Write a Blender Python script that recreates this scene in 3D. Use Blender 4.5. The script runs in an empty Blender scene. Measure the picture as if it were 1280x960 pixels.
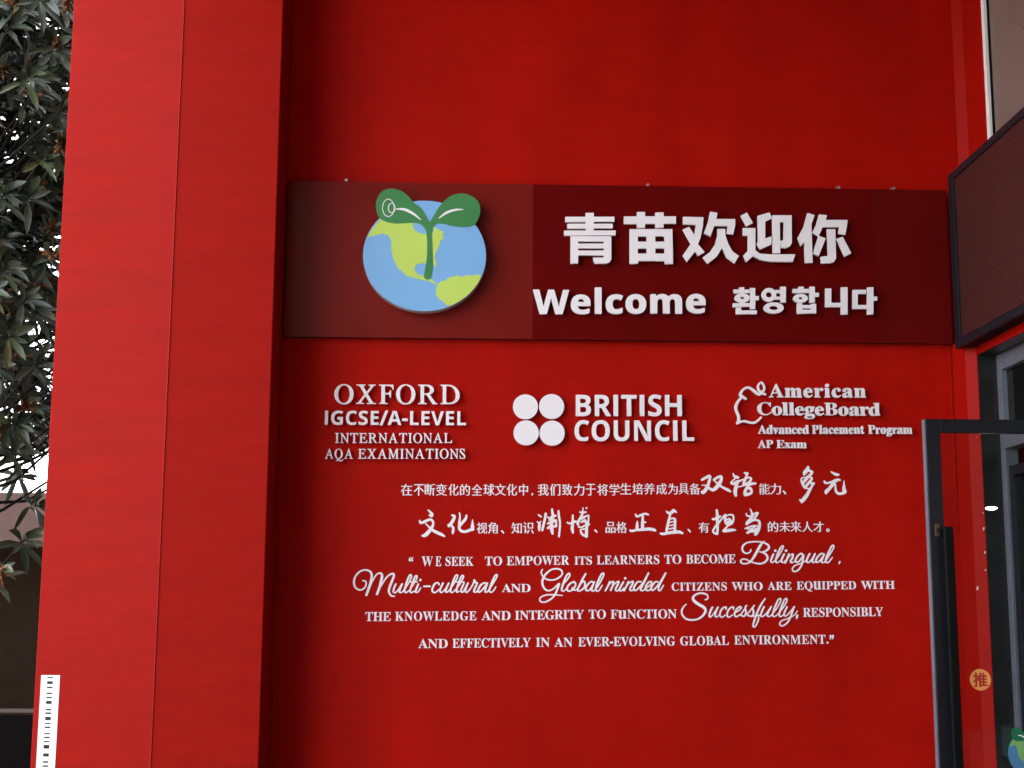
import bpy, bmesh, math, random
from mathutils import Vector, Matrix

# ------------------------------------------------------------------ camera, sky, sun, exposure
scene = bpy.context.scene
COL = scene.collection
R = math.radians

cam_data = bpy.data.cameras.new('camera')
cam_data.sensor_fit = 'HORIZONTAL'
cam_data.sensor_width = 36.0
cam_data.lens = 36.0 * 1775.0 / 1280.0
cam_data.clip_start = 0.05
cam_data.clip_end = 500
cam = bpy.data.objects.new('camera', cam_data)
COL.objects.link(cam)
YAW, PITCH, ROLL = 0.030223, 0.159766, -0.005169
fwd = Vector((math.sin(YAW) * math.cos(PITCH), math.cos(YAW) * math.cos(PITCH), math.sin(PITCH)))
rgt = Vector((math.cos(YAW), -math.sin(YAW), 0))
dwn = fwd.cross(rgt)
r2 = rgt * math.cos(ROLL) + dwn * math.sin(ROLL)
d2 = -rgt * math.sin(ROLL) + dwn * math.cos(ROLL)
mw = Matrix((r2, -d2, -fwd)).transposed().to_4x4()
mw.translation = Vector((0, -8.2, 1.55))
cam.matrix_world = mw
scene.camera = cam

SUN_EL, SUN_AZ = 50.0, 222.0            # degrees; azimuth measured from -Y (out of the wall) towards -X
sun_dir = Vector((-math.sin(R(SUN_AZ)) * math.cos(R(SUN_EL)), -math.cos(R(SUN_AZ)) * math.cos(R(SUN_EL)), math.sin(R(SUN_EL))))
world = bpy.data.worlds.new('World')
scene.world = world
world.use_nodes = True
wn = world.node_tree
sky = wn.nodes.new('ShaderNodeTexSky')
sky.sky_type = 'NISHITA'
sky.sun_disc = False
sky.sun_elevation = R(SUN_EL)
sky.sun_rotation = math.atan2(sun_dir.x, sun_dir.y)
sky.air_density = 1.0
sky.dust_density = 4.0
sky.ozone_density = 1.0
haze = wn.nodes.new('ShaderNodeHueSaturation')      # thin white overcast
haze.inputs['Saturation'].default_value = 0.30
wn.links.new(sky.outputs[0], haze.inputs['Color'])
wn.links.new(haze.outputs[0], wn.nodes['Background'].inputs[0])
wn.nodes['Background'].inputs[1].default_value = 0.15
sl = bpy.data.lights.new('sun', 'SUN')
sl.energy = 3.6
sl.angle = R(0.5)
sl.color = (1.0, 0.96, 0.90)
so = bpy.data.objects.new('sun', sl)
COL.objects.link(so)
so.rotation_euler = sun_dir.to_track_quat('Z', 'Y').to_euler()
so.location = (-6, -10, 9)
vs = scene.view_settings
vs.view_transform = 'Standard'
vs.look = 'None'
vs.gamma = 1
vs.use_curve_mapping = False
vs.exposure = 3.75

# ------------------------------------------------------------------ helpers
random.seed(7)

def mat(name, col, rough=0.5, spec=0.5, metal=0.0, var=0.0, scale=6.0, bump=0.0, bscale=60.0, coat=0.0, stretch=(1, 1, 1), detail=4.0):
    """Principled material with procedural colour variation and bump."""
    m = bpy.data.materials.new(name)
    m.use_nodes = True
    nt = m.node_tree
    b = nt.nodes['Principled BSDF']
    b.inputs['Base Color'].default_value = (*col, 1)
    b.inputs['Roughness'].default_value = rough
    b.inputs['Specular IOR Level'].default_value = spec
    b.inputs['Metallic'].default_value = metal
    b.inputs['Coat Weight'].default_value = coat
    tc = nt.nodes.new('ShaderNodeTexCoord')
    mp = nt.nodes.new('ShaderNodeMapping')
    mp.inputs['Scale'].default_value = stretch
    nt.links.new(tc.outputs['Object'], mp.inputs[0])
    if var:
        n = nt.nodes.new('ShaderNodeTexNoise')
        n.inputs['Scale'].default_value = scale
        n.inputs['Detail'].default_value = detail
        nt.links.new(mp.outputs[0], n.inputs['Vector'])
        r = nt.nodes.new('ShaderNodeValToRGB')
        r.color_ramp.elements[0].position = 0.3
        r.color_ramp.elements[1].position = 0.72
        r.color_ramp.elements[0].color = (*[c * (1 - var) for c in col], 1)
        r.color_ramp.elements[1].color = (*[min(1, c * (1 + var)) for c in col], 1)
        nt.links.new(n.outputs['Fac'], r.inputs[0])
        nt.links.new(r.outputs[0], b.inputs['Base Color'])
        mr = nt.nodes.new('ShaderNodeMapRange')
        mr.inputs['To Min'].default_value = max(0.02, rough - 0.08)
        mr.inputs['To Max'].default_value = min(1, rough + 0.08)
        nt.links.new(n.outputs['Fac'], mr.inputs['Value'])
        nt.links.new(mr.outputs[0], b.inputs['Roughness'])
    if bump:
        n2 = nt.nodes.new('ShaderNodeTexNoise')
        n2.inputs['Scale'].default_value = bscale
        n2.inputs['Detail'].default_value = 3
        nt.links.new(mp.outputs[0], n2.inputs['Vector'])
        bp = nt.nodes.new('ShaderNodeBump')
        bp.inputs['Strength'].default_value = bump
        bp.inputs['Distance'].default_value = 0.004
        nt.links.new(n2.outputs['Fac'], bp.inputs['Height'])
        nt.links.new(bp.outputs[0], b.inputs['Normal'])
    return m

def emit_mat(name, col, s):
    m = bpy.data.materials.new(name)
    m.use_nodes = True
    b = m.node_tree.nodes['Principled BSDF']
    b.inputs['Emission Color'].default_value = (*col, 1)
    b.inputs['Emission Strength'].default_value = s
    return m

def glass_mat(name, tint=(0.9, 0.93, 0.92), refl=0.07):
    m = bpy.data.materials.new(name)
    m.use_nodes = True
    nt = m.node_tree
    nt.nodes.remove(nt.nodes['Principled BSDF'])
    out = nt.nodes['Material Output']
    tr = nt.nodes.new('ShaderNodeBsdfTransparent')
    tr.inputs[0].default_value = (*tint, 1)
    gl = nt.nodes.new('ShaderNodeBsdfGlossy')
    gl.inputs['Roughness'].default_value = 0.0
    fr = nt.nodes.new('ShaderNodeFresnel')
    fr.inputs[0].default_value = 1.5
    ma = nt.nodes.new('ShaderNodeMath')
    ma.operation = 'ADD'
    ma.inputs[1].default_value = refl - 0.04
    ma.use_clamp = True
    mx = nt.nodes.new('ShaderNodeMixShader')
    nt.links.new(fr.outputs[0], ma.inputs[0])
    nt.links.new(ma.outputs[0], mx.inputs[0])
    nt.links.new(tr.outputs[0], mx.inputs[1])
    nt.links.new(gl.outputs[0], mx.inputs[2])
    nt.links.new(mx.outputs[0], out.inputs[0])
    return m

def tag(o, label=None, cat=None, group=None, kind=None):
    if label: o['label'] = label
    if cat: o['category'] = cat
    if group: o['group'] = group
    if kind: o['kind'] = kind
    return o

def thing(name, loc, label, cat, group=None):
    o = bpy.data.objects.new(name, None)
    o.empty_display_size = 0.1
    o.location = loc
    COL.objects.link(o)
    return tag(o, label, cat, group)

def branch(name, parent):
    o = bpy.data.objects.new(name, None)
    o.empty_display_size = 0.05
    COL.objects.link(o)
    o.parent = parent
    return o

def world_loc(o):
    v = Vector((0, 0, 0))
    while o is not None:
        v += o.location
        o = o.parent
    return v

def link_mesh(name, me, mats, parent=None):
    """Mesh given in world coordinates becomes ONE object, optionally a child of parent."""
    if parent is not None:
        me.transform(Matrix.Translation(-world_loc(parent)))
    o = bpy.data.objects.new(name, me)
    COL.objects.link(o)
    for m in (mats if isinstance(mats, (list, tuple)) else [mats]):
        if len(me.materials) < len(mats if isinstance(mats, (list, tuple)) else [mats]):
            me.materials.append(m)
    if parent is not None:
        o.parent = parent
    return o

def obj(name, bm, mats, parent=None, smooth=False):
    bmesh.ops.recalc_face_normals(bm, faces=bm.faces)
    me = bpy.data.meshes.new(name)
    bm.to_mesh(me)
    bm.free()
    if smooth:
        for p in me.polygons: p.use_smooth = True
    return link_mesh(name, me, mats, parent)

def add_box(bm, x0, y0, z0, x1, y1, z1, mi=0, bevel=0.0):
    vs_ = [bm.verts.new(p) for p in ((x0, y0, z0), (x1, y0, z0), (x1, y1, z0), (x0, y1, z0), (x0, y0, z1), (x1, y0, z1), (x1, y1, z1), (x0, y1, z1))]
    fs = []
    for q in ((0, 3, 2, 1), (4, 5, 6, 7), (0, 1, 5, 4), (1, 2, 6, 5), (2, 3, 7, 6), (3, 0, 4, 7)):
        f = bm.faces.new([vs_[i] for i in q])
        f.material_index = mi
        fs.append(f)
    if bevel:
        es = list({e for f in fs for e in f.edges})
        bmesh.ops.bevel(bm, geom=es, offset=bevel, segments=2, affect='EDGES', profile=0.5)
    return bm

def box(x0, y0, z0, x1, y1, z1, bevel=0.0):
    return add_box(bmesh.new(), x0, y0, z0, x1, y1, z1, 0, bevel)

def add_prism(bm, plan, z0, z1, bevel=0.0, only=None):
    """Vertical prism over a plan polygon; its vertical edges may be rounded."""
    lo = [bm.verts.new((x, y, z0)) for x, y in plan]
    hi = [bm.verts.new((x, y, z1)) for x, y in plan]
    n = len(plan)
    bm.faces.new(lo[::-1])
    bm.faces.new(hi)
    ve = []
    for i in range(n):
        bm.faces.new((lo[i], lo[(i + 1) % n], hi[(i + 1) % n], hi[i]))
    bm.edges.ensure_lookup_table()
    if bevel:
        ve = [e for e in bm.edges if abs(e.verts[0].co.z - e.verts[1].co.z) > 1e-4 and (only is None or any((e.verts[0].co.xy - Vector(plan[i])).length < 1e-5 for i in only))]
        bmesh.ops.bevel(bm, geom=ve, offset=bevel, segments=3, affect='EDGES', profile=0.5)
    return bm

def add_tube(bm, pts, radii, n=8):
    """Tapered tube through points."""
    rings = []
    P = [Vector(p) for p in pts]
    for i, p in enumerate(P):
        t = (P[min(i + 1, len(P) - 1)] - P[max(i - 1, 0)]).normalized()
        a = t.cross(Vector((0.31, 0.17, 0.93))).normalized()
        b = t.cross(a)
        r = radii[i] if isinstance(radii, (list, tuple)) else radii
        rings.append([bm.verts.new(p + (a * math.cos(2 * math.pi * k / n) + b * math.sin(2 * math.pi * k / n)) * r) for k in range(n)])
    for i in range(len(rings) - 1):
        for k in range(n):
            bm.faces.new((rings[i][k], rings[i][(k + 1) % n], rings[i + 1][(k + 1) % n], rings[i + 1][k]))
    bm.faces.new(rings[0][::-1])
    bm.faces.new(rings[-1])
    return bm

def plate_mesh(polys, y_front, depth):
    """Flat plate cut to the given outlines (x, z), facing -Y, with a real thickness."""
    cu = bpy.data.curves.new('outline', 'CURVE')
    cu.dimensions = '2D'
    cu.fill_mode = 'BOTH'
    cu.extrude = depth / 2
    for q in polys:
        s = cu.splines.new('POLY')
        s.points.add(len(q) - 1)
        for p, (x, z) in zip(s.points, q):
            p.co = (x, z, 0, 1)
        s.use_cyclic_u = True
    tmp = bpy.data.objects.new('outline', cu)
    COL.objects.link(tmp)
    bpy.context.view_layer.update()
    dg = bpy.context.evaluated_depsgraph_get()
    me = bpy.data.meshes.new_from_object(tmp.evaluated_get(dg))
    bpy.data.objects.remove(tmp)
    bpy.data.curves.remove(cu)
    me.materials.clear()
    me.transform(Matrix(((1, 0, 0, 0), (0, 0, -1, y_front + depth / 2), (0, 1, 0, 0), (0, 0, 0, 1))))
    return me

def plate(name, polys, y_front, depth, m, parent):
    return link_mesh(name, plate_mesh(polys, y_front, depth), m, parent)

def circle(x, z, r, n=48, rz=None):
    return [(x + r * math.cos(2 * math.pi * k / n), z + (rz or r) * math.sin(2 * math.pi * k / n)) for k in range(n)]

def unpack(rows, unit):
    """Rows of x, z, dx, dz, dx, dz ... become outlines in metres (or em)."""
    out = []
    for row in rows:
        x = z = 0
        q = []
        for i in range(0, len(row), 2):
            x += row[i]
            z += row[i + 1]
            q.append((x * unit, z * unit))
        out.append(q)
    return out

# ------------------------------------------------------------------ lettering outlines (glyphs in 1/1000 em, traced shapes in 0.2 mm steps) and their places on the wall
GLYPHS = [
    [[68,-26,-5,1,-1,2,0,125,-1,0,-8,-7,-22,-17,-4,-1,-6,1,-10,21,27,23,23,26,23,32,16,29,1,5,-1,2,-77,0,-5,1,-2,2,0,17,1,2,6,1,90,0,9,21,9,31,8,2,27,-7,1,-1,-1,-6,-13,-36,0,-2,1,-2,174,0,6,-2,0,-19,-6,-2,-187,-1,-19,-36,-23,-35,0,-168,-7,-2,-6,1],[117,-19,-5,1,-1,2,0,17,1,2,6,1,85,0,0,101,-71,1,-5,1,-1,2,0,16,1,2,5,1,71,1,1,63,1,3,6,1,23,0,7,-3,0,-64,73,-1,7,-2,0,-17,-1,-2,-6,-1,-73,-1,0,-100,1,-1,85,0,5,-1,2,-2,0,-17,-2,-2,-5,-1]],
    [[179,-27,-17,1,-6,1,-1,2,-1,181,-30,-30,-26,-22,-26,-18,-33,-19,-5,-1,-6,1,-14,19,21,13,27,17,23,17,16,15,27,26,16,20,20,27,10,16,0,4,-149,0,-6,2,0,20,1,2,5,2,299,0,7,-3,0,-20,-2,-2,-5,-1,-106,0,-23,-35,0,-38,16,12,4,1,7,-2,30,-20,37,-27,28,-23,16,-13,5,-7,-18,-18,-5,-1,-5,1,-18,18,-32,27,-42,33,-23,15,0,-189,-1,-2]],
    [[191,-28,-4,1,-19,15,8,20,-1,1,-144,0,-6,2,-1,61,0,3,0,203,2,2,5,1,20,0,7,-3,0,-90,1,-1,47,1,0,101,2,2,5,2,20,0,7,-3,0,-72,10,23,8,27,5,2,6,-1,15,-5,3,-2,-15,-36,-9,-20,-7,-2,-15,4,-1,-1,0,-19,45,0,6,-2,1,-16,-2,-2,-5,-1,-44,0,-1,-1,0,-7,34,-38,12,-14,0,-2,-13,-15,-4,-1,-6,1,-23,32,0,-76,-1,-2,-6,-1,-20,0,-7,2,0,64,-15,-23,-18,-22,-5,-1,-5,1,-4,6,0,1,-1,-3,0,-36,1,-1,117,0,6,-1,3,10,5,27,4,42,0,147,4,2,32,7,40,12,38,15,5,1,6,-1,16,-14,-1,-3,-15,-7,-47,-14,-41,-10,-1,-2,0,-66,105,-1,6,-2,1,-17,-2,-2,-5,-1,-28,0,-2,-2,0,-176,-6,-2,-23,0,-6,1,-1,2,0,176,-38,1,-1,-2,-1,-14,0,-29,-2,-25,-7,-47,-6,-21,-11,-29,-5,-12],[58,90,1,0,14,17,13,21,14,26,3,9,0,4,-45,1],[82,205,-5,1,-1,3,-4,21,-9,32,15,6,5,1,6,-2,3,-8,7,-19,6,-28,-17,-7]],
    [[31,-27,-6,2,-8,16,1,2,32,5,49,11,29,9,12,5,2,2,-1,5,-20,14,-16,13,-18,18,-17,21,-22,0,-6,2,-1,1,1,17,6,2,227,0,15,-10,-4,-9,-16,-21,-17,-17,-20,-16,-25,-16,0,-5,32,-12,31,-8,34,-7,24,-3,6,-2,-10,-18,-10,-1,-42,7,-32,7,-37,12,-30,13,-26,-11,-43,-14,-54,-12],[174,39,2,0,18,10,23,17,19,18,5,6,1,6,-132,0,0,-3,1,-3,19,-20,25,-19],[122,129,-5,1,-1,2,0,104,-91,0,-4,1,-2,2,0,15,1,2,5,1,137,0,1,2,-1,6,-13,24,3,2,23,5,6,-1,2,-2,11,-17,10,-19,121,0,6,-2,0,-16,-6,-3,-91,0,-1,-103,-1,-2,-6,-1,-23,0,-7,2,0,104,-42,0,-1,-105,-7,-2],[51,140,-5,1,-17,13,12,13,10,12,12,19,10,19,7,2,24,-7,0,-2,-7,-15,-19,-29,-21,-24],[301,140,-6,2,-23,30,-31,33,0,3,15,8,5,1,5,-1,43,-42,16,-21,-17,-11]],
    [[94,-27,-20,0,-6,1,-1,3,0,185,-1,0,-3,-2,-25,-28,-5,-1,-6,2,-14,22,24,25,23,29,25,41,19,40,2,2,4,1,27,-8,2,-2,-21,-43,-13,-22,0,-241,-1,-3],[226,-21,-13,1,-21,5,-7,6,-5,8,-3,9,-2,14,0,62,-38,-21,-4,-1,-6,1,-15,17,36,21,27,17,0,166,2,2,5,1,25,0,7,-2,1,-136,22,20,20,19,22,26,20,27,9,0,23,-15,-23,-30,-41,-43,-53,-43,0,-93,1,-6,3,-5,8,-3,61,0,7,3,4,6,4,20,3,45,6,1,5,0,11,-7,12,-5,2,-2,1,-9,-3,-26,-4,-17,-5,-12,-4,-6,-10,-10,-13,-3,-16,-2]],
    [[229,-20,-14,2,-5,18,1,2,6,1,11,0,38,-2,7,5,4,7,3,8,5,24,4,46,6,117,0,6,-2,2,-78,-1,-16,-33,-12,-20,-5,-6,-5,-2,-5,1,-13,9,-1,-151,-1,-2,-6,-2,-90,0,-1,-1,0,-23,-1,-2,-6,-1,-21,0,-6,2,-1,249,2,3,5,1,31,0,2,1,9,33,4,21,2,1,5,1,26,-5,5,-2,-17,-46,1,-4,51,0,7,-3,1,-55,8,13,14,28,13,37,9,33,2,4,8,0,22,-5,4,-2,-13,-44,0,-5,98,0,7,-3,-4,-97,-4,-70,-4,-32,-4,-19,-4,-14,-5,-7,-9,-9,-13,-6,-11,-2],[60,33,62,0,0,85,-62,0],[247,68,-5,1,-2,2,-21,36,-28,39,1,2,16,9,5,1,7,-1,30,-41,22,-33,-3,-4,-15,-9],[60,140,62,0,0,75,-62,-1]],
    [[27,-18,-5,3,-1,17,2,2,5,1,128,0,-1,59,-82,0,-6,1,-1,2,0,16,2,2,5,1,82,0,1,56,-86,0,-7,3,0,14,-30,-17,-6,0,-5,1,-14,18,42,23,25,17,24,19,37,35,32,41,5,1,5,-1,20,-10,0,-1,-3,-5,0,-5,16,-18,29,-27,41,-31,22,-15,40,-23,-13,-18,-6,-2,-9,2,-26,16,-1,-14,-6,-3,-87,0,-1,-1,1,-55,87,0,5,-1,2,-2,0,-16,-3,-2,-4,-1,-87,0,-1,-59,130,0,6,-2,0,-18,-1,-2,-5,-1],[76,165,199,-1,1,3,-1,2,-27,19,-24,20,-16,13,-33,34,-15,-17,-30,-29,-26,-22,-26,-18,-2,-2]],
    [[176,-27,-4,1,-2,2,-6,19,5,1,40,0,3,3,0,79,-71,-68,-6,-1,-5,1,-14,19,57,49,39,36,0,95,-1,1,-77,0,-6,1,-1,2,0,17,7,2,78,0,1,59,6,2,23,0,5,-1,2,-2,0,-58,85,0,6,-2,1,-17,-2,-2,-5,-1,-84,0,-1,-1,0,-16,7,-40,7,-23,22,29,18,27,4,1,6,-1,20,-11,-32,-42,-25,-28,-1,-7,12,-23,20,-26,15,-15,21,-17,-13,-17,-5,-1,-6,1,-22,18,-16,16,-18,22,-14,23,0,-78,-3,-11,-2,-3,-6,-6,-15,-5,-19,-3],[14,10,-5,15,-1,6,1,2,42,12,1,2,0,98,-32,1,-5,1,-2,2,0,16,2,2,5,1,32,1,0,76,-1,2,-34,0,-5,1,-1,2,0,17,6,2,105,0,5,-1,2,-2,0,-16,-2,-2,-5,-1,-32,0,-1,-2,0,-76,27,-1,6,-1,1,-2,0,-16,-1,-2,-6,-1,-26,0,-1,-2,0,-86,1,-1,4,1,32,10,5,-2,1,-2,2,-17,-111,-37],[170,113,-16,33,-19,29,1,2,17,8,9,0,3,-3,20,-29,14,-28,-1,-3,-19,-9],[297,240,-18,19,-20,17,12,12,5,1,6,-2,22,-17,15,-15,1,-2,-14,-13]],
    [[29,-26,-6,2,-12,19,2,2,38,13,45,21,22,12,18,12,14,12,1,5,-25,29,-23,34,-20,36,-16,36,-48,1,-5,1,-2,2,0,17,1,2,6,1,314,0,6,-2,0,-18,-1,-2,-5,-1,-50,-1,-15,-36,-20,-37,-22,-33,-24,-28,1,-7,26,-19,22,-14,34,-17,19,-7,34,-11,1,-2,-13,-19,-7,-1,-9,2,-23,7,-27,11,-23,11,-17,10,-18,12,-27,19,-29,-21,-33,-20,-51,-23,-26,-9],[176,93,2,0,15,18,23,34,19,37,8,20,0,5,-138,0,0,-3,7,-18,18,-32,11,-18,17,-24],[170,235,-10,23,-14,28,9,4,20,5,5,0,3,-4,9,-16,14,-30,-2,-2,-25,-8]],
    [[161,-26,-5,1,-1,2,0,110,-89,0,-1,-1,0,-16,-1,-2,-6,-2,-23,0,-6,3,0,159,1,2,5,1,120,0,0,60,7,2,24,0,6,-1,1,-2,1,-59,121,0,6,-2,0,-158,-1,-3,-5,-1,-25,0,-5,1,-2,3,0,15,-1,1,-88,0,-1,-111,-7,-2],[65,112,90,0,0,94,-90,0],[193,112,90,0,0,94,-90,0]],
    [[55,-41,-4,1,-4,3,-7,18,3,4,16,8,11,10,7,8,5,15,-1,2,-8,2,-10,4,-7,6,-5,12,0,11,1,3,4,7,6,6,10,6,9,2,10,0,11,-3,7,-4,6,-7,7,-15,2,-15,-1,-12,-4,-16,-5,-12,-8,-12,-10,-11,-19,-13,-13,-7]],
    [[47,-28,-6,3,-6,19,1,2,6,1,44,0,2,1,1,4,0,73,-3,2,-63,-15,-6,3,-7,20,3,2,76,15,0,63,-1,2,-67,0,-6,1,-1,2,0,16,1,2,6,2,68,0,0,55,0,1,-4,0,-54,-9,-7,2,-5,16,2,2,48,8,34,7,31,9,20,7,6,1,6,-1,14,-17,0,-2,-18,-7,-35,-8,0,-63,1,-1,66,0,2,1,0,4,-4,42,-1,51,6,2,26,0,5,-1,1,-2,1,-59,3,-38,97,0,6,-3,1,-17,-2,-2,-5,-1,-92,0,-1,-2,2,-28,9,-43,4,2,11,14,24,38,9,0,20,-10,-2,-7,-20,-30,-16,-21,-18,-20,-1,-6,9,-22,11,-19,9,-10,10,-6,5,5,3,9,2,16,3,31,5,1,5,-1,13,-10,8,-3,1,-3,-4,-27,-3,-12,-5,-14,-5,-7,-6,-5,-10,-4,-19,-1,-18,5,-9,6,-8,7,-10,11,-6,11,-10,20,-28,-21,-28,-18,-11,-6,-10,0,-14,17,0,2,24,13,28,19,26,22,1,6,-7,23,-6,32,-7,45,-70,1,-1,-2,0,-55,56,11,6,-2,1,-17,-4,-2,-54,-12,-5,-3,0,-78,-3,-16,-7,-9,-11,-5,-14,-3,-27,-2],[297,212,-26,33,-26,25,2,3,15,10,8,0,4,-3,37,-35,14,-17,-2,-3,-17,-13]],
    [[138,-27,-18,0,-6,1,-1,3,0,242,1,2,6,1,23,0,5,-1,1,-2,0,-242,-1,-3],[52,-26,-5,0,-1,3,0,166,-13,-17,-7,-2,-5,3,-12,21,18,27,20,39,13,33,13,41,8,3,23,-6,3,-2,-11,-36,-15,-35,0,-235,-1,-3,-6,-1],[253,-26,-5,1,-2,3,-5,16,2,2,5,1,37,-1,5,1,1,4,0,256,-1,1,-87,0,-6,1,-1,2,0,17,7,3,119,0,5,-1,2,-3,0,-273,-2,-7,-4,-10,-5,-5,-7,-4,-21,-4],[174,215,-4,1,-2,2,-13,26,-24,36,2,3,15,8,5,1,5,-1,4,-3,18,-27,19,-32,-1,-2,-18,-11]],
    [[171,-27,-5,1,-2,2,-10,17,0,1,22,13,20,14,20,20,14,18,0,6,-10,19,-11,27,-11,36,-2,0,-15,-24,-7,-3,-5,2,-17,18,8,11,3,7,-8,-4,-4,-1,-6,1,-8,14,-78,-7,-31,-5,-6,1,-2,3,-5,16,10,10,11,17,22,40,0,4,-1,1,-37,0,-6,2,-1,2,0,16,1,2,6,1,153,0,7,-2,0,-17,-1,-2,-6,-2,-75,0,-17,-32,-20,-29,0,-3,1,-1,61,5,1,5,-17,27,17,9,5,1,4,-1,6,-6,21,-32,9,-16,2,-3,14,32,9,28,8,27,7,33,2,1,8,0,21,-4,4,-2,-13,-54,0,-4,102,-1,7,-2,0,-17,-1,-2,-6,-1,-18,-1,-7,-39,-9,-37,-14,-38,-13,-28,0,-5,17,-23,24,-22,10,-8,16,-9,1,-2,-1,-1,-13,-17,-5,-1,-6,1,-22,14,-15,12,-13,13,-14,17,-25,-24,-18,-15,-23,-14,-9,-5],[18,-8,-6,2,-3,16,0,4,2,2,18,3,43,7,6,1,0,1,0,58,-54,1,-5,1,-2,2,0,15,1,2,6,1,54,1,1,38,6,1,23,0,5,-1,2,-2,0,-36,54,-1,6,-1,1,-17,-2,-2,-5,-1,-54,-1,0,-52,2,-1,55,10,9,0,2,-2,1,-18,-1,-1],[250,98,1,0,3,5,10,30,9,40,4,31,-1,2,-53,0,-3,-6,0,-5,4,-18,11,-40]],
    [[39,-28,-6,2,-16,17,28,20,29,25,18,22,16,25,13,28,7,23,6,32,2,25,-1,1,-105,0,-5,1,-1,2,0,18,1,2,5,1,108,1,0,74,7,2,24,0,6,-1,1,-2,1,-73,139,-1,6,-1,1,-10,-6,-84,-7,-70,-4,-22,-5,-20,-6,-12,-11,-12,-9,-6,-17,-3,-20,-1,-37,1,-6,3,-6,20,7,2,26,-2,28,0,7,4,5,8,8,26,6,44,6,63,2,47,-108,1,-2,-1,-1,-23,-6,-29,-7,-27,-12,-29,-17,-30,-21,-26,-28,-27,-36,-26]],
    [[102,-25,-5,1,-2,2,-6,19,0,2,6,2,57,-1,5,1,2,2,0,125,-138,1,-7,2,0,20,6,2,138,1,1,89,-2,1,-112,0,-7,2,0,21,7,2,261,0,5,-2,1,-1,0,-19,-2,-2,-4,-1,-108,0,0,-89,1,-2,131,0,7,-2,0,-20,-7,-2,-132,-1,0,-120,-2,-11,-3,-6,-6,-6,-5,-3,-19,-5,-18,-2]],
    [[81,-26,-5,1,-1,2,0,111,-42,-39,-10,1,-12,19,64,56,0,55,-1,1,-7,-5,-4,-1,-6,1,-19,28,-25,28,15,12,5,1,5,-1,8,-6,29,-32,0,85,7,2,23,0,5,-1,1,-2,0,-313,-1,-2,-5,-1],[219,-26,-4,1,-3,2,-5,17,1,1,6,1,41,0,3,2,0,101,-134,0,-7,2,0,19,7,2,133,0,2,1,0,41,6,2,24,0,6,-2,1,-2,0,-40,35,0,5,-1,2,-2,0,-17,-2,-2,-5,-1,-35,0,0,-98,-3,-12,-8,-9,-11,-4,-19,-2],[194,15,-5,1,-2,1,-9,16,-10,15,-22,27,1,2,17,9,4,1,6,-1,24,-27,11,-15,10,-15,-3,-3,-17,-10],[139,132,-4,1,-2,2,-8,15,0,1,30,7,22,8,26,11,0,4,-1,4,-17,19,-9,8,0,2,14,9,5,1,6,-1,18,-16,14,-13,12,7,15,13,11,11,13,16,0,3,-1,2,-74,-1,-19,-14,-26,-16,-19,-9,-5,-1,-5,1,-13,13,0,2,25,12,28,18,23,20,17,21,5,1,5,-1,22,-7,-1,-3,-11,-12,0,-3,1,-1,73,0,5,-1,14,-8,-1,-6,-9,-15,-16,-19,-24,-24,-25,-17,-27,-15,-27,-12,-30,-10]],
    [[106,-26,-6,2,-7,18,1,2,5,1,54,0,2,1,1,5,0,69,-133,0,-7,3,0,18,7,2,132,0,1,1,0,22,1,2,16,6,23,12,19,11,0,3,-1,1,-133,0,-7,2,0,17,2,2,5,1,172,0,3,1,7,-1,12,-9,1,-1,-1,-2,-15,-12,-24,-17,-42,-21,0,-18,135,0,7,-2,0,-18,-7,-3,-135,0,-1,-69,-2,-10,-4,-8,-12,-6,-21,-4],[28,167,-4,1,-2,2,1,63,6,2,51,0,0,4,-3,7,-23,33,2,2,16,7,5,1,6,-1,13,-15,13,-19,5,-9,-9,-6,-1,-3,2,-1,63,0,0,4,-7,18,-16,29,2,2,9,4,14,4,5,-1,3,-2,14,-24,10,-21,0,-3,-13,-6,-1,-1,0,-3,46,0,21,30,13,24,7,1,25,-7,2,-3,-30,-40,1,-5,50,0,6,-2,1,-63,-2,-2,-5,-1,-24,0,-6,2,-1,43,-1,1,-232,0,-1,-1,0,-43,-7,-2]],
    [[20,-16,-6,2,0,19,1,2,6,1,134,0,2,2,-1,89,-97,0,-6,1,-1,2,0,18,7,3,97,0,0,78,-72,1,-17,-30,-20,-27,-9,0,-21,15,18,23,18,33,14,34,11,34,1,2,7,1,26,-5,2,-2,-8,-28,-9,-22,0,-3,1,-2,58,1,1,65,6,3,25,0,5,-1,2,-3,0,-64,119,-1,7,-1,0,-20,-7,-2,-119,-1,0,-78,107,0,6,-3,0,-18,-1,-2,-5,-1,-107,0,0,-89,1,-2,135,0,6,-2,1,-19,-1,-2,-6,-1]],
    [[150,-26,-5,1,-1,2,0,120,1,2,6,1,155,0,7,-2,0,-120,-1,-2,-6,-1,-22,0,-6,1,-1,2,0,9,-2,1,-94,0,-2,-1,0,-10,-1,-2,-5,-1],[180,11,96,-1,0,68,-96,0],[21,20,-6,2,-6,21,42,16,0,1,0,123,-1,2,-33,0,-5,1,-2,2,1,17,6,2,34,1,0,79,7,2,22,0,5,-1,2,-2,0,-78,33,-1,5,-1,2,-2,0,-16,-2,-2,-5,-1,-32,0,-1,-2,0,-109,2,-1,27,11,5,0,5,0,2,-5,3,-15,-5,-3,-98,-40],[120,133,-6,2,0,16,1,3,6,1,124,0,14,35,11,35,5,2,23,-5,5,-3,-23,-60,0,-4,54,0,6,-1,1,-3,0,-16,-7,-2],[176,161,-5,2,-8,30,-9,25,1,2,21,6,7,-3,5,-10,8,-18,6,-23,-1,-4],[133,231,-5,1,-1,2,0,17,1,2,6,1,78,0,0,7,-7,29,1,1,22,4,8,-1,1,-2,6,-14,6,-24,75,0,5,-1,1,-2,0,-18,-6,-2]],
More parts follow.
